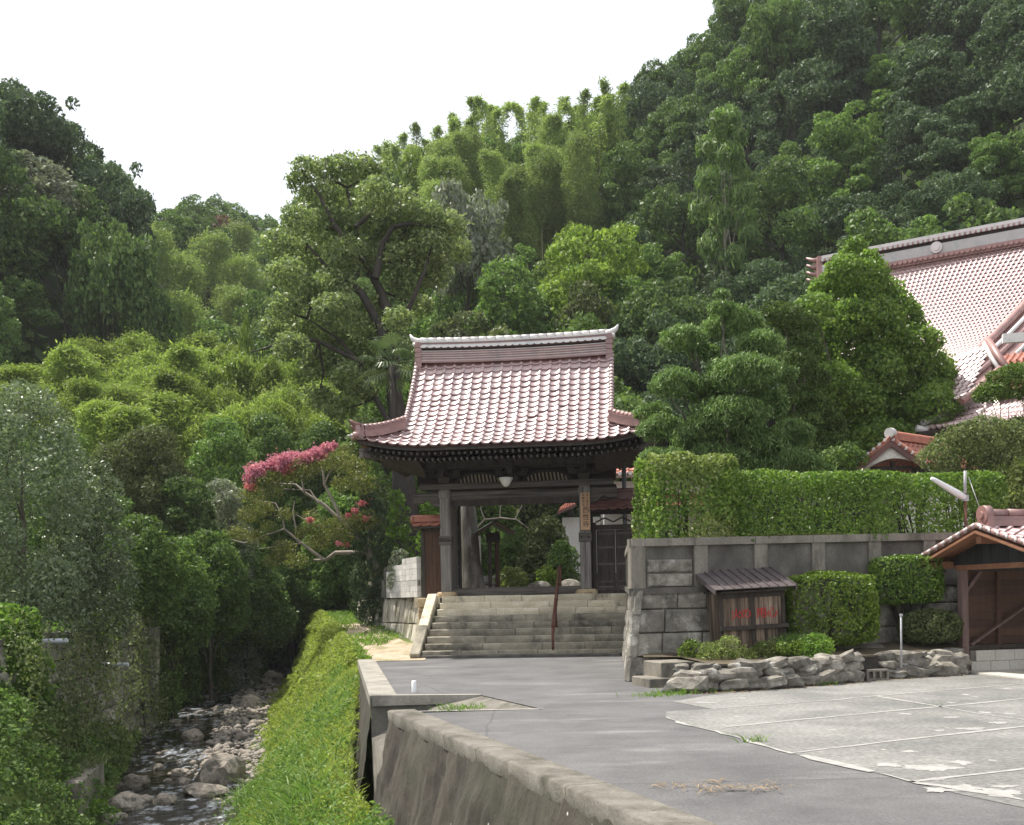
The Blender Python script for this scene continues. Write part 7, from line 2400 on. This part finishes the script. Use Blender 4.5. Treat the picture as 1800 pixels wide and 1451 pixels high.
shrub_px('garden_shrub', 'light green leafy shrub behind the pale block wall', 700, 862, 62, 37.4, 'leaf_weed', 200, .14, 202)
shrub_px('garden_shrub', 'large leaved pale shrub leaning over the top of the block wall', 702, 965, 44, 34.6, 'leaf_grey', 220, .13, 203, zb=1.9)
shrub_px('garden_shrub', 'brownish twiggy shrub under the left corner of the gate roof', 672, 838, 70, 41, 'leaf_olive', 90, .15, 204)
# the big glossy tree on the left bank
for (u, v, r0, seed, lab) in ((35, 668, 250, 301, 'big glossy dark leaved tree at the left edge of the photo above the stream wall'), (150, 800, 150, 302, 'dark shaggy bush leaning over the stream wall beside the big glossy tree')):
    D_ = 23.4 if seed == 301 else 25.2
    shrub_px('glossy_tree', lab, u, v, r0, D_, 'leaf_glint', 280, .092, seed, 'tree', zb=.85, pk=dict(lo=.5, keep=.6, under=.7))
shrub_px('bank_shrub', 'bright yellow green weedy bush at the left edge above the drain pipe', 20, 1062, 130, 20.8, 'leaf_weed', 420, .12, 303, zb=-.3)
shrub_px('bank_shrub', 'pale leafy sapling with yellowing leaves on the stream wall top', 190, 1020, 46, 27.5, 'leaf_yel', 300, .13, 304, zb=.6)
SH = [  # u, vtop, width px, D, mat, label
 (250, 752, 210, 42, 'leaf_olive', 'broad olive green bush below the bamboo grove, left part'),
 (395, 735, 150, 47, 'leaf_mid', 'bushy green shrub just under the middle of the bamboo grove'),
 (478, 728, 130, 50, 'leaf_shade', 'green shrub under the right end of the bamboo grove'),
 (565, 742, 130, 52, 'leaf_shade', 'rounded shrub under the bamboo near the gate roof corner'),
 (330, 838, 140, 41, 'leaf_shade', 'deep green bush at the middle of the left slope'),
 (395, 842, 110, 43, 'leaf_grey', 'grey green soft shrub left of the pink flowering tree'),
 (180, 860, 130, 34, 'leaf_shade', 'deep green bush behind the big glossy tree on the left bank'),
 (245, 905, 130, 31.5, 'leaf_mid', 'light green shrub on the stream wall corner'),
 (300, 945, 130, 35, 'leaf_mid', 'leafy shrub overhanging the stream past the wall corner'),
 (365, 930, 130, 39, 'leaf_mid', 'layered green shrub leaning over the stream'),
 (300, 1010, 120, 34.5, 'leaf_shade', 'low shrub hanging over the stream past the wall corner'),
 (430, 975, 150, 43, 'leaf_shade', 'dark green tree arching over the stream channel'),
 (510, 985, 140, 48, 'leaf_shade', 'dark leafy tree closing the stream tunnel'),
 (585, 1000, 120, 52, 'leaf_dark', 'darkest shrub at the end of the footpath'),
 (630, 960, 110, 49, 'leaf_dark', 'dark shrub behind the columnar juniper at the path end'),
 (470, 1010, 160, 56, 'leaf_dark', 'dark tree deep in the stream tunnel'),
 (560, 960, 160, 58, 'leaf_dark', 'dark tree behind the pink flowering tree'),
 (600, 850, 140, 47, 'leaf_mid', 'green tree behind the pink flowering tree crown'),
 (110, 760, 150, 39, 'leaf_mid', 'shaded green bush at the left under the bamboo'),
 (20, 760, 180, 44, 'leaf_mid', 'green bush at the left edge behind the glossy tree'),
 (640, 730, 110, 54, 'leaf_mid', 'green bush rising left of the palm behind the gate roof'),
 (450, 1050, 120, 62, 'leaf_dark', 'dark bush at the far end of the stream'),
 (380, 1040, 110, 47, 'leaf_shade', 'low green shrub on the far left stream edge'),
 (318, 1118, 62, 38.2, 'leaf_shade', 'small dark shrub at the water edge just past the stone wall corner'),
 (352, 1108, 66, 42, 'leaf_mid', 'small leafy shrub at the water edge under the overhanging trees'),
 (285, 1110, 60, 34.6, 'leaf_shade', 'leafy shrub filling the corner of the stone bank wall'),
]
VB = {7: 1085, 8: 1120, 9: 1120, 10: 1130, 11: 1125, 12: 1120, 15: 1115, 21: 1105, 22: 1135, 16: 1100}
for i, (u, vt, w_, D_, mat, lab) in enumerate(SH):
    lf = .1 + .0018 * (D_ - 30)
    shrub_px('slope_shrub', lab, u, vt, w_ * 1.05, D_, mat, 4.4 / (lf * lf), lf * 1.1, 400 + i, 'shrub', lk=dict(aspect=.5, flat=.4), pk=dict(lo=.55, keep=.4), vb=VB.get(i))
# garden seen through the gate opening
for i, (u, vt, w_, D_, mat, lab, zb) in enumerate([
 (960, 905, 90, 39.5, 'leaf_olive', 'olive green garden tree filling the gate opening right of the roofed post', LZ),
 (905, 925, 60, 41, 'leaf_mid', 'green shrub behind the roofed post inside the gate', LZ),
 (985, 950, 60, 38, 'leaf_mid', 'bushy shrub by the right side of the gate opening', LZ),
 (900, 1010, 60, 37.8, 'leaf_hedge_mix', 'low shrub at the foot of the roofed post inside the gate', LZ),
 (960, 1000, 40, 37.2, 'leaf_yel', 'small yellowish shrub in the middle of the gate opening', LZ),
 (860, 880, 120, 46, 'leaf_mid', 'dark tree at the back of the garden behind the gate', 2.2),
 (980, 890, 130, 48, 'leaf_shade', 'shaded tree behind the garden at the right of the gate opening', 2.4),
 (752, 880, 50, 39, 'leaf_weed', 'green shrub between the left gate post and the leaning trunk', LZ)]):
    shrub_px('garden_shrub', lab, u, vt, w_, D_, mat, 170, .15, 500 + i, 'shrub', zb=zb)
q = W(832, 1046, 36.5)
gt = thing('old_trunk', 'thick flared old tree trunk just inside the left gate post', 'tree', (q.x, q.y, LZ))
mb = MB(); mb.tube([(.05, 0, -.1), (0, 0, .3), (-.05, 0, 1.2), (-.1, 0, 2.6), (-.2, .3, 5)], [.62, .42, .32, .28, .2], 10); mb.obj('trunk', M['bark'], gt)
bq = thing('bare_branch', 'thin bare pale branching tree across the gate opening', 'tree', W(835, 1046, 38.5).xy.to_3d() + Vector((0, 0, LZ)))
mb = MB()
for l_, r_ in (([(828, 1046), (832, 935), (852, 914), (880, 911), (908, 914), (930, 930), (952, 936)], [.06, .05, .04, .035, .03, .02, .01]), ([(878, 911), (880, 890), (872, 868)], [.025, .02, .01]), ([(905, 914), (917, 890), (915, 875)], [.02, .015, .01]), ([(852, 914), (845, 895), (850, 870)], [.025, .02, .01]), ([(880, 890), (896, 882), (905, 870)], [.015, .01, .006])):
    mb.tube(pxpath(l_, 38.5, bq.location), r_, 6, cap=False)
mb.obj('branches', M['bark_pale'], bq)

# ------------------------------------------------------------------ forest prototypes
def crown_proto(kind, seed):
    r = np.random.default_rng(seed)
    pf = []
    if kind == 'dome':
        ax = np.array([2.5 + .6 * r.random(), 2.0, 2.7])
        for k in range(62):
            d = norm(r.normal(size=(1, 3)))[0]; d[2] = abs(d[2]) * 1.2 - .2
            lump = 1 + .28 * math.sin(3 * d[0] + seed) + .22 * math.sin(4 * d[1] + 2 * seed) * (1 + d[2])
            pf.append((np.array([0, 0, 5.0]) + d * ax * (.62 + .42 * r.random()) * lump, .38 + .55 * r.random() ** 2))
        lk, dens, leaf = dict(aspect=.55, flat=.3), 54, .24
    elif kind == 'tall':
        for k in range(58):
            f = k / 57; a = k * 2.4 + r.normal() * .5
            rr = 2.1 * math.sin(math.pi * (.15 + .8 * f)) * (.55 + .65 * r.random())
            pf.append((np.array([rr * math.cos(a), rr * math.sin(a), 2.2 + 7.2 * f]), (.75 - .2 * f) * (.55 + .75 * r.random() ** 1.5)))
        lk, dens, leaf = dict(aspect=.55, flat=.28), 57, .235
    elif kind == 'layer':
        for k in range(52):
            f = r.random(); a = k * 2.4
            rr = 2.9 * math.sqrt(r.random()) * (1 - .45 * f)
            pf.append((np.array([rr * math.cos(a), rr * math.sin(a), 2.4 + 5.6 * f]), .55 + .5 * r.random() ** 1.5))
        lk, dens, leaf = dict(aspect=.5, flat=.5), 62, .235
    elif kind == 'pinnate':
        for k in range(20):
            f = k / 19; a = k * 2.4
            rr = 2.1 * math.sin(math.pi * (.2 + .7 * f)) * (.6 + .5 * r.random())
            pf.append((np.array([rr * math.cos(a), rr * math.sin(a), 3.5 + 5.8 * f]), .9))
        lk, dens, leaf = dict(aspect=.2, flat=.55, droop=.25), 40, .55
    pk = {'layer': dict(squash=.45, under=.3), 'dome': dict(squash=.85), 'tall': dict(squash=.85), 'pinnate': dict(squash=.5, lo=.3)}[kind]
    P, N = puff_points(pf, dens, r, **pk)
    N = norm(N + np.array([0, 0, .25]))
    cm = leaf_mesh(kind + '_crown', P, N, leaf, M['leaf_mid'], r, **lk)
    tm = branch_mesh(kind + '_trunk', pf, None, 1.5, .2, M['bark_pale' if kind == 'pinnate' else 'bark_dark'], r, nlimb=9, n=6)
    return tm, cm
def bamboo_proto(seed, H=11., lean=1.6, R=1.15, n=11000, leaf=.19, tip=.22):
    r = np.random.default_rng(seed)
    az = 0.
    ts = np.linspace(0, 1, 14)
    px_ = lean * np.clip((ts - .45) / .55, 0, 1) ** 2.2
    pz_ = H * (ts - .16 * np.clip((ts - .6) / .4, 0, 1) ** 2.5)
    mb = MB(); mb.tube([(a, 0, z) for a, z in zip(px_, pz_)], [.07 * (1 - .85 * t) for t in ts], 6)
    tm = mb.mesh('bamboo_culm', M['culm'])
    t = .3 + .7 * r.random(n) ** .75
    c = np.stack([np.interp(t, ts, px_), np.zeros(n), np.interp(t, ts, pz_)], -1)
    prof = lambda q: R * np.sqrt(np.clip((1 - q) / tip, 0.01, 1)) * np.clip((q - .12) / .38, .1, 1) ** .8
    rad = prof(t)
    d = norm(np.stack([r.normal(size=n), r.normal(size=n), r.normal(size=n) * .3], -1))
    q = (.35 + .65 * r.random(n) ** .6)[:, None]
    # sprays: group leaves on branch tips
    nb = 240
    bi = r.integers(nb, size=n); bd = norm(np.stack([r.normal(size=nb), r.normal(size=nb), r.normal(size=nb) * .35 + .1], -1)); bt = np.clip(.3 + .7 * r.random(nb) ** .75, 0, 1)
    bc = np.stack([np.interp(bt, ts, px_), np.zeros(nb), np.interp(bt, ts, pz_)], -1)
    br = prof(bt)
    P1 = bc[bi] + bd[bi] * br[bi][:, None] * (.25 + .85 * r.random((n, 1))) + r.normal(size=(n, 3)) * np.array([.13, .13, .16]) - np.array([0, 0, 1]) * (.35 * r.random((n, 1)) ** 2)
    P = np.where((r.random(n) < .75)[:, None], P1, c + d * rad[:, None] * q)
    N = norm(np.where(True, bd[bi], d) + np.array([0, 0, .5]))
    cm = leaf_mesh('bamboo_foliage', P, N, leaf, M['leaf_bamboo'], r, aspect=.24, flat=.35, droop=.7)
    return tm, cm
PROT = {k: [crown_proto(k, s) for s in (11, 12)] for k in ('dome', 'tall', 'layer')}
PROT['pinnate'] = [crown_proto('pinnate', 14)]
PROT['bamboo'] = [bamboo_proto(s, 11, l, 1.12) for s, l in ((21, .9), (22, 1.5), (23, .5), (24, 1.2))]
PROT['mound'] = [bamboo_proto(s, 9, 1.6, 1.9, 9000, .26) for s in (31, 32, 33)]
PROT['plume'] = [bamboo_proto(s, 12, .9, .75, 1000, .3, .8) for s in (35, 36, 37, 38)]
pr = np.random.default_rng(77)
placed = []
def put_tree(kind, x, y, s, mat, label, cat='tree', group=None, name=None, rz=None, z=None, sz=None):
    tm, cm = PROT[kind][pr.integers(len(PROT[kind]))]
    zt = terr1(x, y) - .25 if z is None else z
    nm = name or ('bamboo' if kind in ('bamboo', 'mound', 'plume') else 'evergreen_tree' if mat in ('leaf_dark', 'leaf_shade') else 'broadleaf_tree')
    t = thing(nm, label, cat, (x, y, zt), pr.random() * 6.28 if rz is None else rz, group)
    t.scale = (s, s, s * (sz or (.9 + .25 * pr.random())))
    inst('culm' if nm == 'bamboo' else 'trunk', tm, t)
    inst('foliage' if nm == 'bamboo' else 'crown', cm, t, None, M[mat])
    placed.append((x, y))
    return t
def free(x, y, d):
    return all((x - a) ** 2 + (y - b) ** 2 > d * d for a, b in placed)

def spot(u, v, D):
    if u < 70: h = 'at the photo edge of the left hill'
    elif u < 160: h = 'over the left part of the bamboo grove'
    elif u < 245: h = 'over the middle of the bamboo grove'
    elif u < 360: h = 'in the left half of the far valley'
    elif u < 520: h = 'in the right half of the far valley'
    elif u < 700: h = 'behind the camphor crown'
    elif u < 820: h = 'above the left part of the gate roof'
    elif u < 940: h = 'above the middle of the gate roof'
    elif u < 1080: h = 'above the right part of the gate roof'
    elif u < 1200: h = 'above the left edge of the juniper'
    elif u < 1330: h = 'above the top of the juniper'
    elif u < 1480: h = 'above the left end of the hall ridge'
    elif u < 1640: h = 'above the crest disc of the hall ridge'
    elif u < 1760: h = 'above the right part of the hall ridge'
    else: h = 'at the photo edge above the hall'
    sk = float(np.interp(u, [0, 110, 215, 262, 400, 505, 600, 860, 1100, 1260, 1320], [160, 232, 325, 385, 362, 385, 285, 215, 150, 25, -60]))
    d = v - sk
    w_ = 'on the skyline' if d < 45 else 'high up' if d < 150 else 'halfway down' if d < 280 else 'low down'
    return w_ + ' ' + h

# named trees on the slopes
def at(u, v, D): 
    q = W(u, v, D); return q.x, q.y
def tree_to(kind, u, vt, D, H0, mat, label, wpx=None, **k):
    """tree whose top shows at (u, vt)"""
    x, y = at(u, vt, D); zt = W(u, vt, D).z; zb = terr1(x, y) - .3
    s = (zt - zb) / H0
    if wpx: s = min(s, wpx / F * D / 5.8 * 1.25)
    t = put_tree(kind, x, y, max(.4, s), mat, label, sz=1.0, **k)
    zf = zt - H0 * max(.4, s)
    t.location.z = zf
    if zf > zb: t.location.z = zb; t.scale = (s, s, (zt - zb) / H0)
    if wpx:
        sx = wpx / F * D / 5.8; t.scale = (sx, sx, t.scale[2])
    return t
tree_to('pinnate', 1272, 196, 68, 9.6, 'leaf_mid', 'pale feathery tree with slim light trunk on the dark hillside', 130)
tree_to('dome', 822, 272, 66, 8.6, 'leaf_grey', 'grey green tree on the hillside behind the camphor crown', 170)
tree_to('dome', 402, 374, 150, 8.6, 'leaf_red', 'reddish brown tree on the far ridge', 95)
tree_to('tall', 432, 538, 62, 10, 'leaf_yel', 'slim pointed bright tree beside the bamboo grove', 60)
tree_to('dome', 412, 352, 168, 8.6, 'leaf_shade', 'tree on the far ridge above the reddish tree', 110)
for i, (u, vt, D, w_, mat) in enumerate([(15, 155, 92, 110, 'leaf_dark'), (60, 210, 90, 130, 'leaf_dark'), (120, 235, 84, 150, 'leaf_dark'), (180, 255, 82, 150, 'leaf_dark'), (205, 300, 80, 100, 'leaf_dark'), (40, 270, 74, 190, 'leaf_grey'), (110, 310, 72, 190, 'leaf_shade'), (180, 350, 70, 150, 'leaf_shade')]):
    lab = ['topmost dark tree on the left hill at the photo edge', 'dark tree on the left hill skyline below the topmost one', 'broad dark tree at the middle of the left hill skyline', 'dark overhanging tree at the right end of the left hill', 'small dark tree at the lower end of the left hill skyline', 'grey green tree on the left hill under the dark skyline trees', 'deep green tree on the left hill under the dark skyline trees', 'shaded green tree at the right foot of the left hill'][i]
    tree_to('dome', u, vt, D, 8.4, mat, lab, w_)

# bamboo grove in the valley
cnt = 0
for (u, vt, D) in [(150, 572, 64), (195, 574, 65), (262, 560, 66), (225, 600, 63), (120, 600, 61), (90, 630, 60), (170, 610, 60), (240, 622, 59), (300, 590, 63), (330, 600, 61), (290, 625, 58), (355, 592, 64), (380, 620, 60), (340, 640, 57), (405, 580, 65), (430, 600, 61), (460, 605, 60), (210, 650, 56), (260, 660, 55), (310, 672, 54), (150, 655, 56), (370, 660, 56), (420, 645, 57), (480, 640, 56), (500, 660, 55), (450, 680, 54), (530, 640, 60), (560, 660, 58), (590, 690, 57), (100, 680, 54), (50, 640, 60), (10, 635, 60), (30, 660, 57), (540, 700, 55), (610, 720, 56), (400, 690, 54), (350, 700, 53), (230, 700, 52), (180, 690, 53), (130, 640, 62), (500, 590, 64), (345, 570, 68), (185, 595, 66), (70, 650, 58), (270, 585, 68), (515, 690, 56), (575, 640, 62), (640, 700, 58)]:
    lab = ('topmost' if vt < 590 else 'upper' if vt < 630 else 'middle' if vt < 670 else 'lower') + ' row feathery bamboo in the bright grove, ' + ('far left end' if u < 95 else 'left part' if u < 175 else 'left middle part' if u < 250 else 'right middle part' if u < 335 else 'right part' if u < 430 else 'end by the camphor tree')
    x, y = at(u, vt, D); zt = W(u, vt, D).z; zb = terr1(x, y) - .3
    t = put_tree('bamboo', x, y, 1.0, 'leaf_bamboo', lab, 'bamboo', lab + ' group')
    s = (zt - zb) / 10.2; k_ = 1.0 + .45 * pr.random(); t.scale = (k_, k_, max(.5, s)); cnt += 1
# bamboo plumes on the ridge
for k in range(64):
    u = 660 + 430 * pr.random(); D = 92 + 14 * pr.random()
    vt = np.interp(u, [660, 700, 760, 860, 920, 1000, 1080], [262, 238, 208, 165, 162, 166, 140]) + 75 * pr.random() ** 1.3
    x, y = at(u, vt, D); zt = W(u, vt, D).z
    lab = 'yellow green bamboo plume ' + spot(u, vt, D)
    t = put_tree('plume', x, y, 1.0, 'leaf_bamboo_far', lab, 'bamboo', lab + ' group')
    t.location.z = zt - 10.3 * 1.05
    t.scale = (1.25, 1.25, 1.05)
for k in range(26):
    u = 740 + 300 * pr.random(); D = 82 + 9 * pr.random(); vt = 215 + 150 * pr.random()
    x, y = at(u, vt, D)
    lab = 'leafy yellow green bamboo ' + spot(u, vt, D)
    t = put_tree('bamboo', x, y, 1.0, 'leaf_bamboo_far', lab, 'bamboo', lab + ' group')
    t.location.z = min(W(u, vt, D).z - 9.5, terr1(x, y) + 3)
# far valley: bamboo mounds
for k in range(75):
    u = 240 + 240 * pr.random(); D = 100 + 55 * pr.random()
    x, y = at(u, 400, D)
    if not free(x, y, 3.6): continue
    zz = terr1(x, y)
    uu, vv = PX(x, y, zz + 7)
    if vv < 415: continue
    lab = 'rounded soft bamboo clump ' + spot(uu, vv, D)
    put_tree('mound', x, y, .95 + .25 * pr.random(), 'leaf_bamboo_far', lab, 'bamboo', lab + ' group')

for k in range(60):
    u = 225 + 290 * pr.random(); D = 74 + 30 * pr.random()
    x, y = at(u, 400, D)
    if not free(x, y, 3.4): continue
    uu, vv = PX(x, y, terr1(x, y) + 7.5)
    if not (455 < vv < 600): continue
    lab = 'rounded soft bamboo clump ' + spot(uu, vv, D)
    if pr.random() < .6: put_tree('mound', x, y, .85 + .25 * pr.random(), 'leaf_bamboo_far', lab, 'bamboo', lab + ' group')
    else:
        lab = 'deep green layered tree ' + spot(uu, vv, D)
        put_tree('layer', x, y, .8 + .2 * pr.random(), 'leaf_shade', lab, 'tree', lab + ' group')
# trees that make the skyline
SK_U = [-10, 0, 60, 110, 180, 205, 215]
for (ua, ub, st, Da, mats_) in ((500, 700, 26, 88, ('leaf_shade', 'leaf_mid')), (1040, 1330, 20, 104, ('leaf_shade', 'leaf_dark', 'leaf_mid')), (1090, 1400, 28, 92, ('leaf_dark', 'leaf_shade', 'leaf_mid')), (255, 500, 24, 172, ('leaf_shade', 'leaf_mid')), (700, 1060, 26, 96, ('leaf_shade', 'leaf_mid', 'leaf_yel'))):
    u = ua
    while u < ub:
        uu_ = u + pr.normal() * 6; D = Da + pr.normal() * 4
        sk = float(np.interp(uu_, [240, 262, 330, 400, 470, 505, 525, 600, 700, 860, 1000, 1100, 1180, 1230, 1260, 1300, 1340, 1400], [385, 383, 370, 358, 376, 385, 330, 285, 268, 226, 216, 152, 92, 50, 20, -20, -80, -150])) + abs(pr.normal()) * 9 + (90 if st == 28 else 0)
        kd = ('dome', 'tall', 'layer')[pr.integers(3)]; mt_ = mats_[pr.integers(len(mats_))]
        lab = f"{ {'leaf_dark': 'dark green', 'leaf_mid': 'mid green', 'leaf_shade': 'deep green', 'leaf_yel': 'yellow green'}[mt_]} { {'dome': 'round crowned', 'tall': 'billowing', 'layer': 'layered'}[kd]} tree {spot(uu_, sk, D)}"
        tree_to(kd, uu_, sk, D, {'dome': 8.4, 'tall': 10., 'layer': 8.4}[kd], mt_, lab, (4.6 + 1.6 * pr.random()) * F / D, group=lab + ' group')
        u += st
for (u, vt, D, kd, mt_, lab) in ((1405, 70, 92, 'dome', 'leaf_dark', 'dark green round tree in the upper hillside gap above the crest disc'), (1440, 120, 88, 'tall', 'leaf_shade', 'deep green billowing tree in the upper hillside gap above the crest disc'), (1370, 120, 90, 'dome', 'leaf_shade', 'deep green round tree in the upper hillside left of the gap'), (1480, 60, 90, 'dome', 'leaf_dark', 'dark round tree in the upper hillside right of the gap')):
    tree_to(kd, u, vt, D, 9.0, mt_, lab, 6.0 * F / D)
for (u, vt, D, kd, mt_, lab) in ((1466, 232, 78, 'tall', 'leaf_dark', 'dark green tree in the middle hillside gap above the hall ridge end'), (1452, 318, 68, 'dome', 'leaf_shade', 'deep green low tree in the lower hillside gap above the hall ridge end'), (1500, 330, 64, 'layer', 'leaf_dark', 'dark layered tree just above the left end of the hall ridge')):
    tree_to(kd, u, vt, D, 9.0, mt_, lab, 5.6 * F / D)
# undergrowth over the slopes
ur = np.random.default_rng(9); n_ = 26000
uy = 44 + 100 * ur.random(n_) ** 1.3; ux = uy * (-.52 + 1.05 * ur.random(n_))
ok = ~((ux > -16) & (uy < 54)) & (np.abs(ux - xs_(uy)) > 3.0)
ux, uy = ux[ok], uy[ok]
stuff('undergrowth', [leaf_geo(np.stack([ux, uy, terrain(ux, uy) + .3 + .9 * ur.random(len(ux))], -1), UP(len(ux)), .75, ur, aspect=.6, flat=.4)], M['leaf_shade'], 'low leafy undergrowth covering the wooded slopes')
# the woods on the hills
WOODS = []
def region(u, v, D):
    if u < 240: return 'left hill'
    if D > 112 and u < 560: return 'far ridge'
    if u < 640: return 'valley floor'
    if u < 1080: return 'slope behind the gate'
    if v < 250: return 'top of the high hill'
    return 'dark slope behind the hall'
tries = 0
NM = {'leaf_dark': 'dark green', 'leaf_mid': 'mid green', 'leaf_shade': 'deep green', 'leaf_yel': 'yellow green', 'leaf_olive': 'olive green', 'leaf_grey': 'grey green'}
KD = {'dome': 'round crowned', 'tall': 'billowing', 'layer': 'layered'}
ncount = 0
while tries < 14000 and ncount < 400:
    tries += 1
    D = 46 + 130 * pr.random() ** 1.35
    u = -120 + 2050 * pr.random()
    x, y = at(u, 1050, D)
    if -3.5 < x - xs_(y) < 5.5 and D < 62: continue
    if x > 3.5 and y < 50 + max(0, x - 8) * .15: continue
    if D < 66 and 130 < u < 640: continue
    z = terr1(x, y)
    sp = 2.9 + (D - 46) * .018
    uu, vv = PX(x, y, z + 8)
    if vv < -130 or vv > 760 or uu < -90 or uu > 1890: continue
    sky_v = np.interp(uu, [-200, 0, 60, 110, 180, 215, 240, 262, 330, 400, 470, 505, 525, 600, 700, 860, 1000, 1100, 1180, 1260, 1320], [120, 160, 215, 232, 275, 325, 385, 385, 372, 362, 378, 385, 330, 285, 262, 215, 205, 150, 90, 25, -400])
    if vv < sky_v - 4: continue
    if 235 < uu < 500 and D < 100 and vv < 470: continue
    if not free(x, y, sp): continue
    rgn = region(uu, vv, D)
    f = pr.random()
    n_ = mnoise.noise(Vector((x * .06, y * .06, 4)))
    if rgn == 'left hill': mat = 'leaf_dark' if f < .5 else 'leaf_shade' if f < .93 else 'leaf_mid'
    elif rgn == 'far ridge': mat = 'leaf_shade' if f < .6 else 'leaf_mid'
    elif rgn == 'valley floor': mat = 'leaf_mid' if f < .6 else 'leaf_shade'
    elif rgn == 'slope behind the gate': mat = 'leaf_mid' if f < .45 else 'leaf_yel' if f < .65 else 'leaf_shade' if f < .85 else 'leaf_olive'
    elif rgn == 'top of the high hill': mat = 'leaf_dark' if f < .6 else 'leaf_shade' if f < .8 else 'leaf_mid'
    else: mat = 'leaf_dark' if f < .62 else 'leaf_shade' if f < .86 else 'leaf_mid'
    kind = ('layer' if pr.random() < .5 else 'tall') if mat in ('leaf_mid', 'leaf_yel') else ('dome' if pr.random() < .6 else 'tall' if pr.random() < .6 else 'layer')
    lab = f'{NM[mat]} {KD[kind]} tree {spot(uu, vv, D)}'
    s = .62 + .62 * pr.random()
    if uu > 1050 and vv < 150: s *= 1.1
    put_tree(kind, x, y, s, mat, lab, 'tree', lab + ' group')
    ncount += 1
print('woods', ncount, 'tries', tries, 'objects', len(bpy.data.objects))

# ------------------------------------------------------------------ thin air haze
mb = MB(); mb.bbox(-140, 150, -85, 260, -5.5, 140)
m = bpy.data.materials.new('haze'); m.use_nodes = True
nt = m.node_tree; nt.nodes.clear()
o_ = nt.nodes.new('ShaderNodeOutputMaterial'); pv = nt.nodes.new('ShaderNodeVolumePrincipled')
pv.inputs['Color'].default_value = (.93, .96, 1, 1); pv.inputs['Density'].default_value = .00028
nt.links.new(pv.outputs[0], o_.inputs['Volume'])
o = mb.obj('haze', m); o['kind'] = 'stuff'
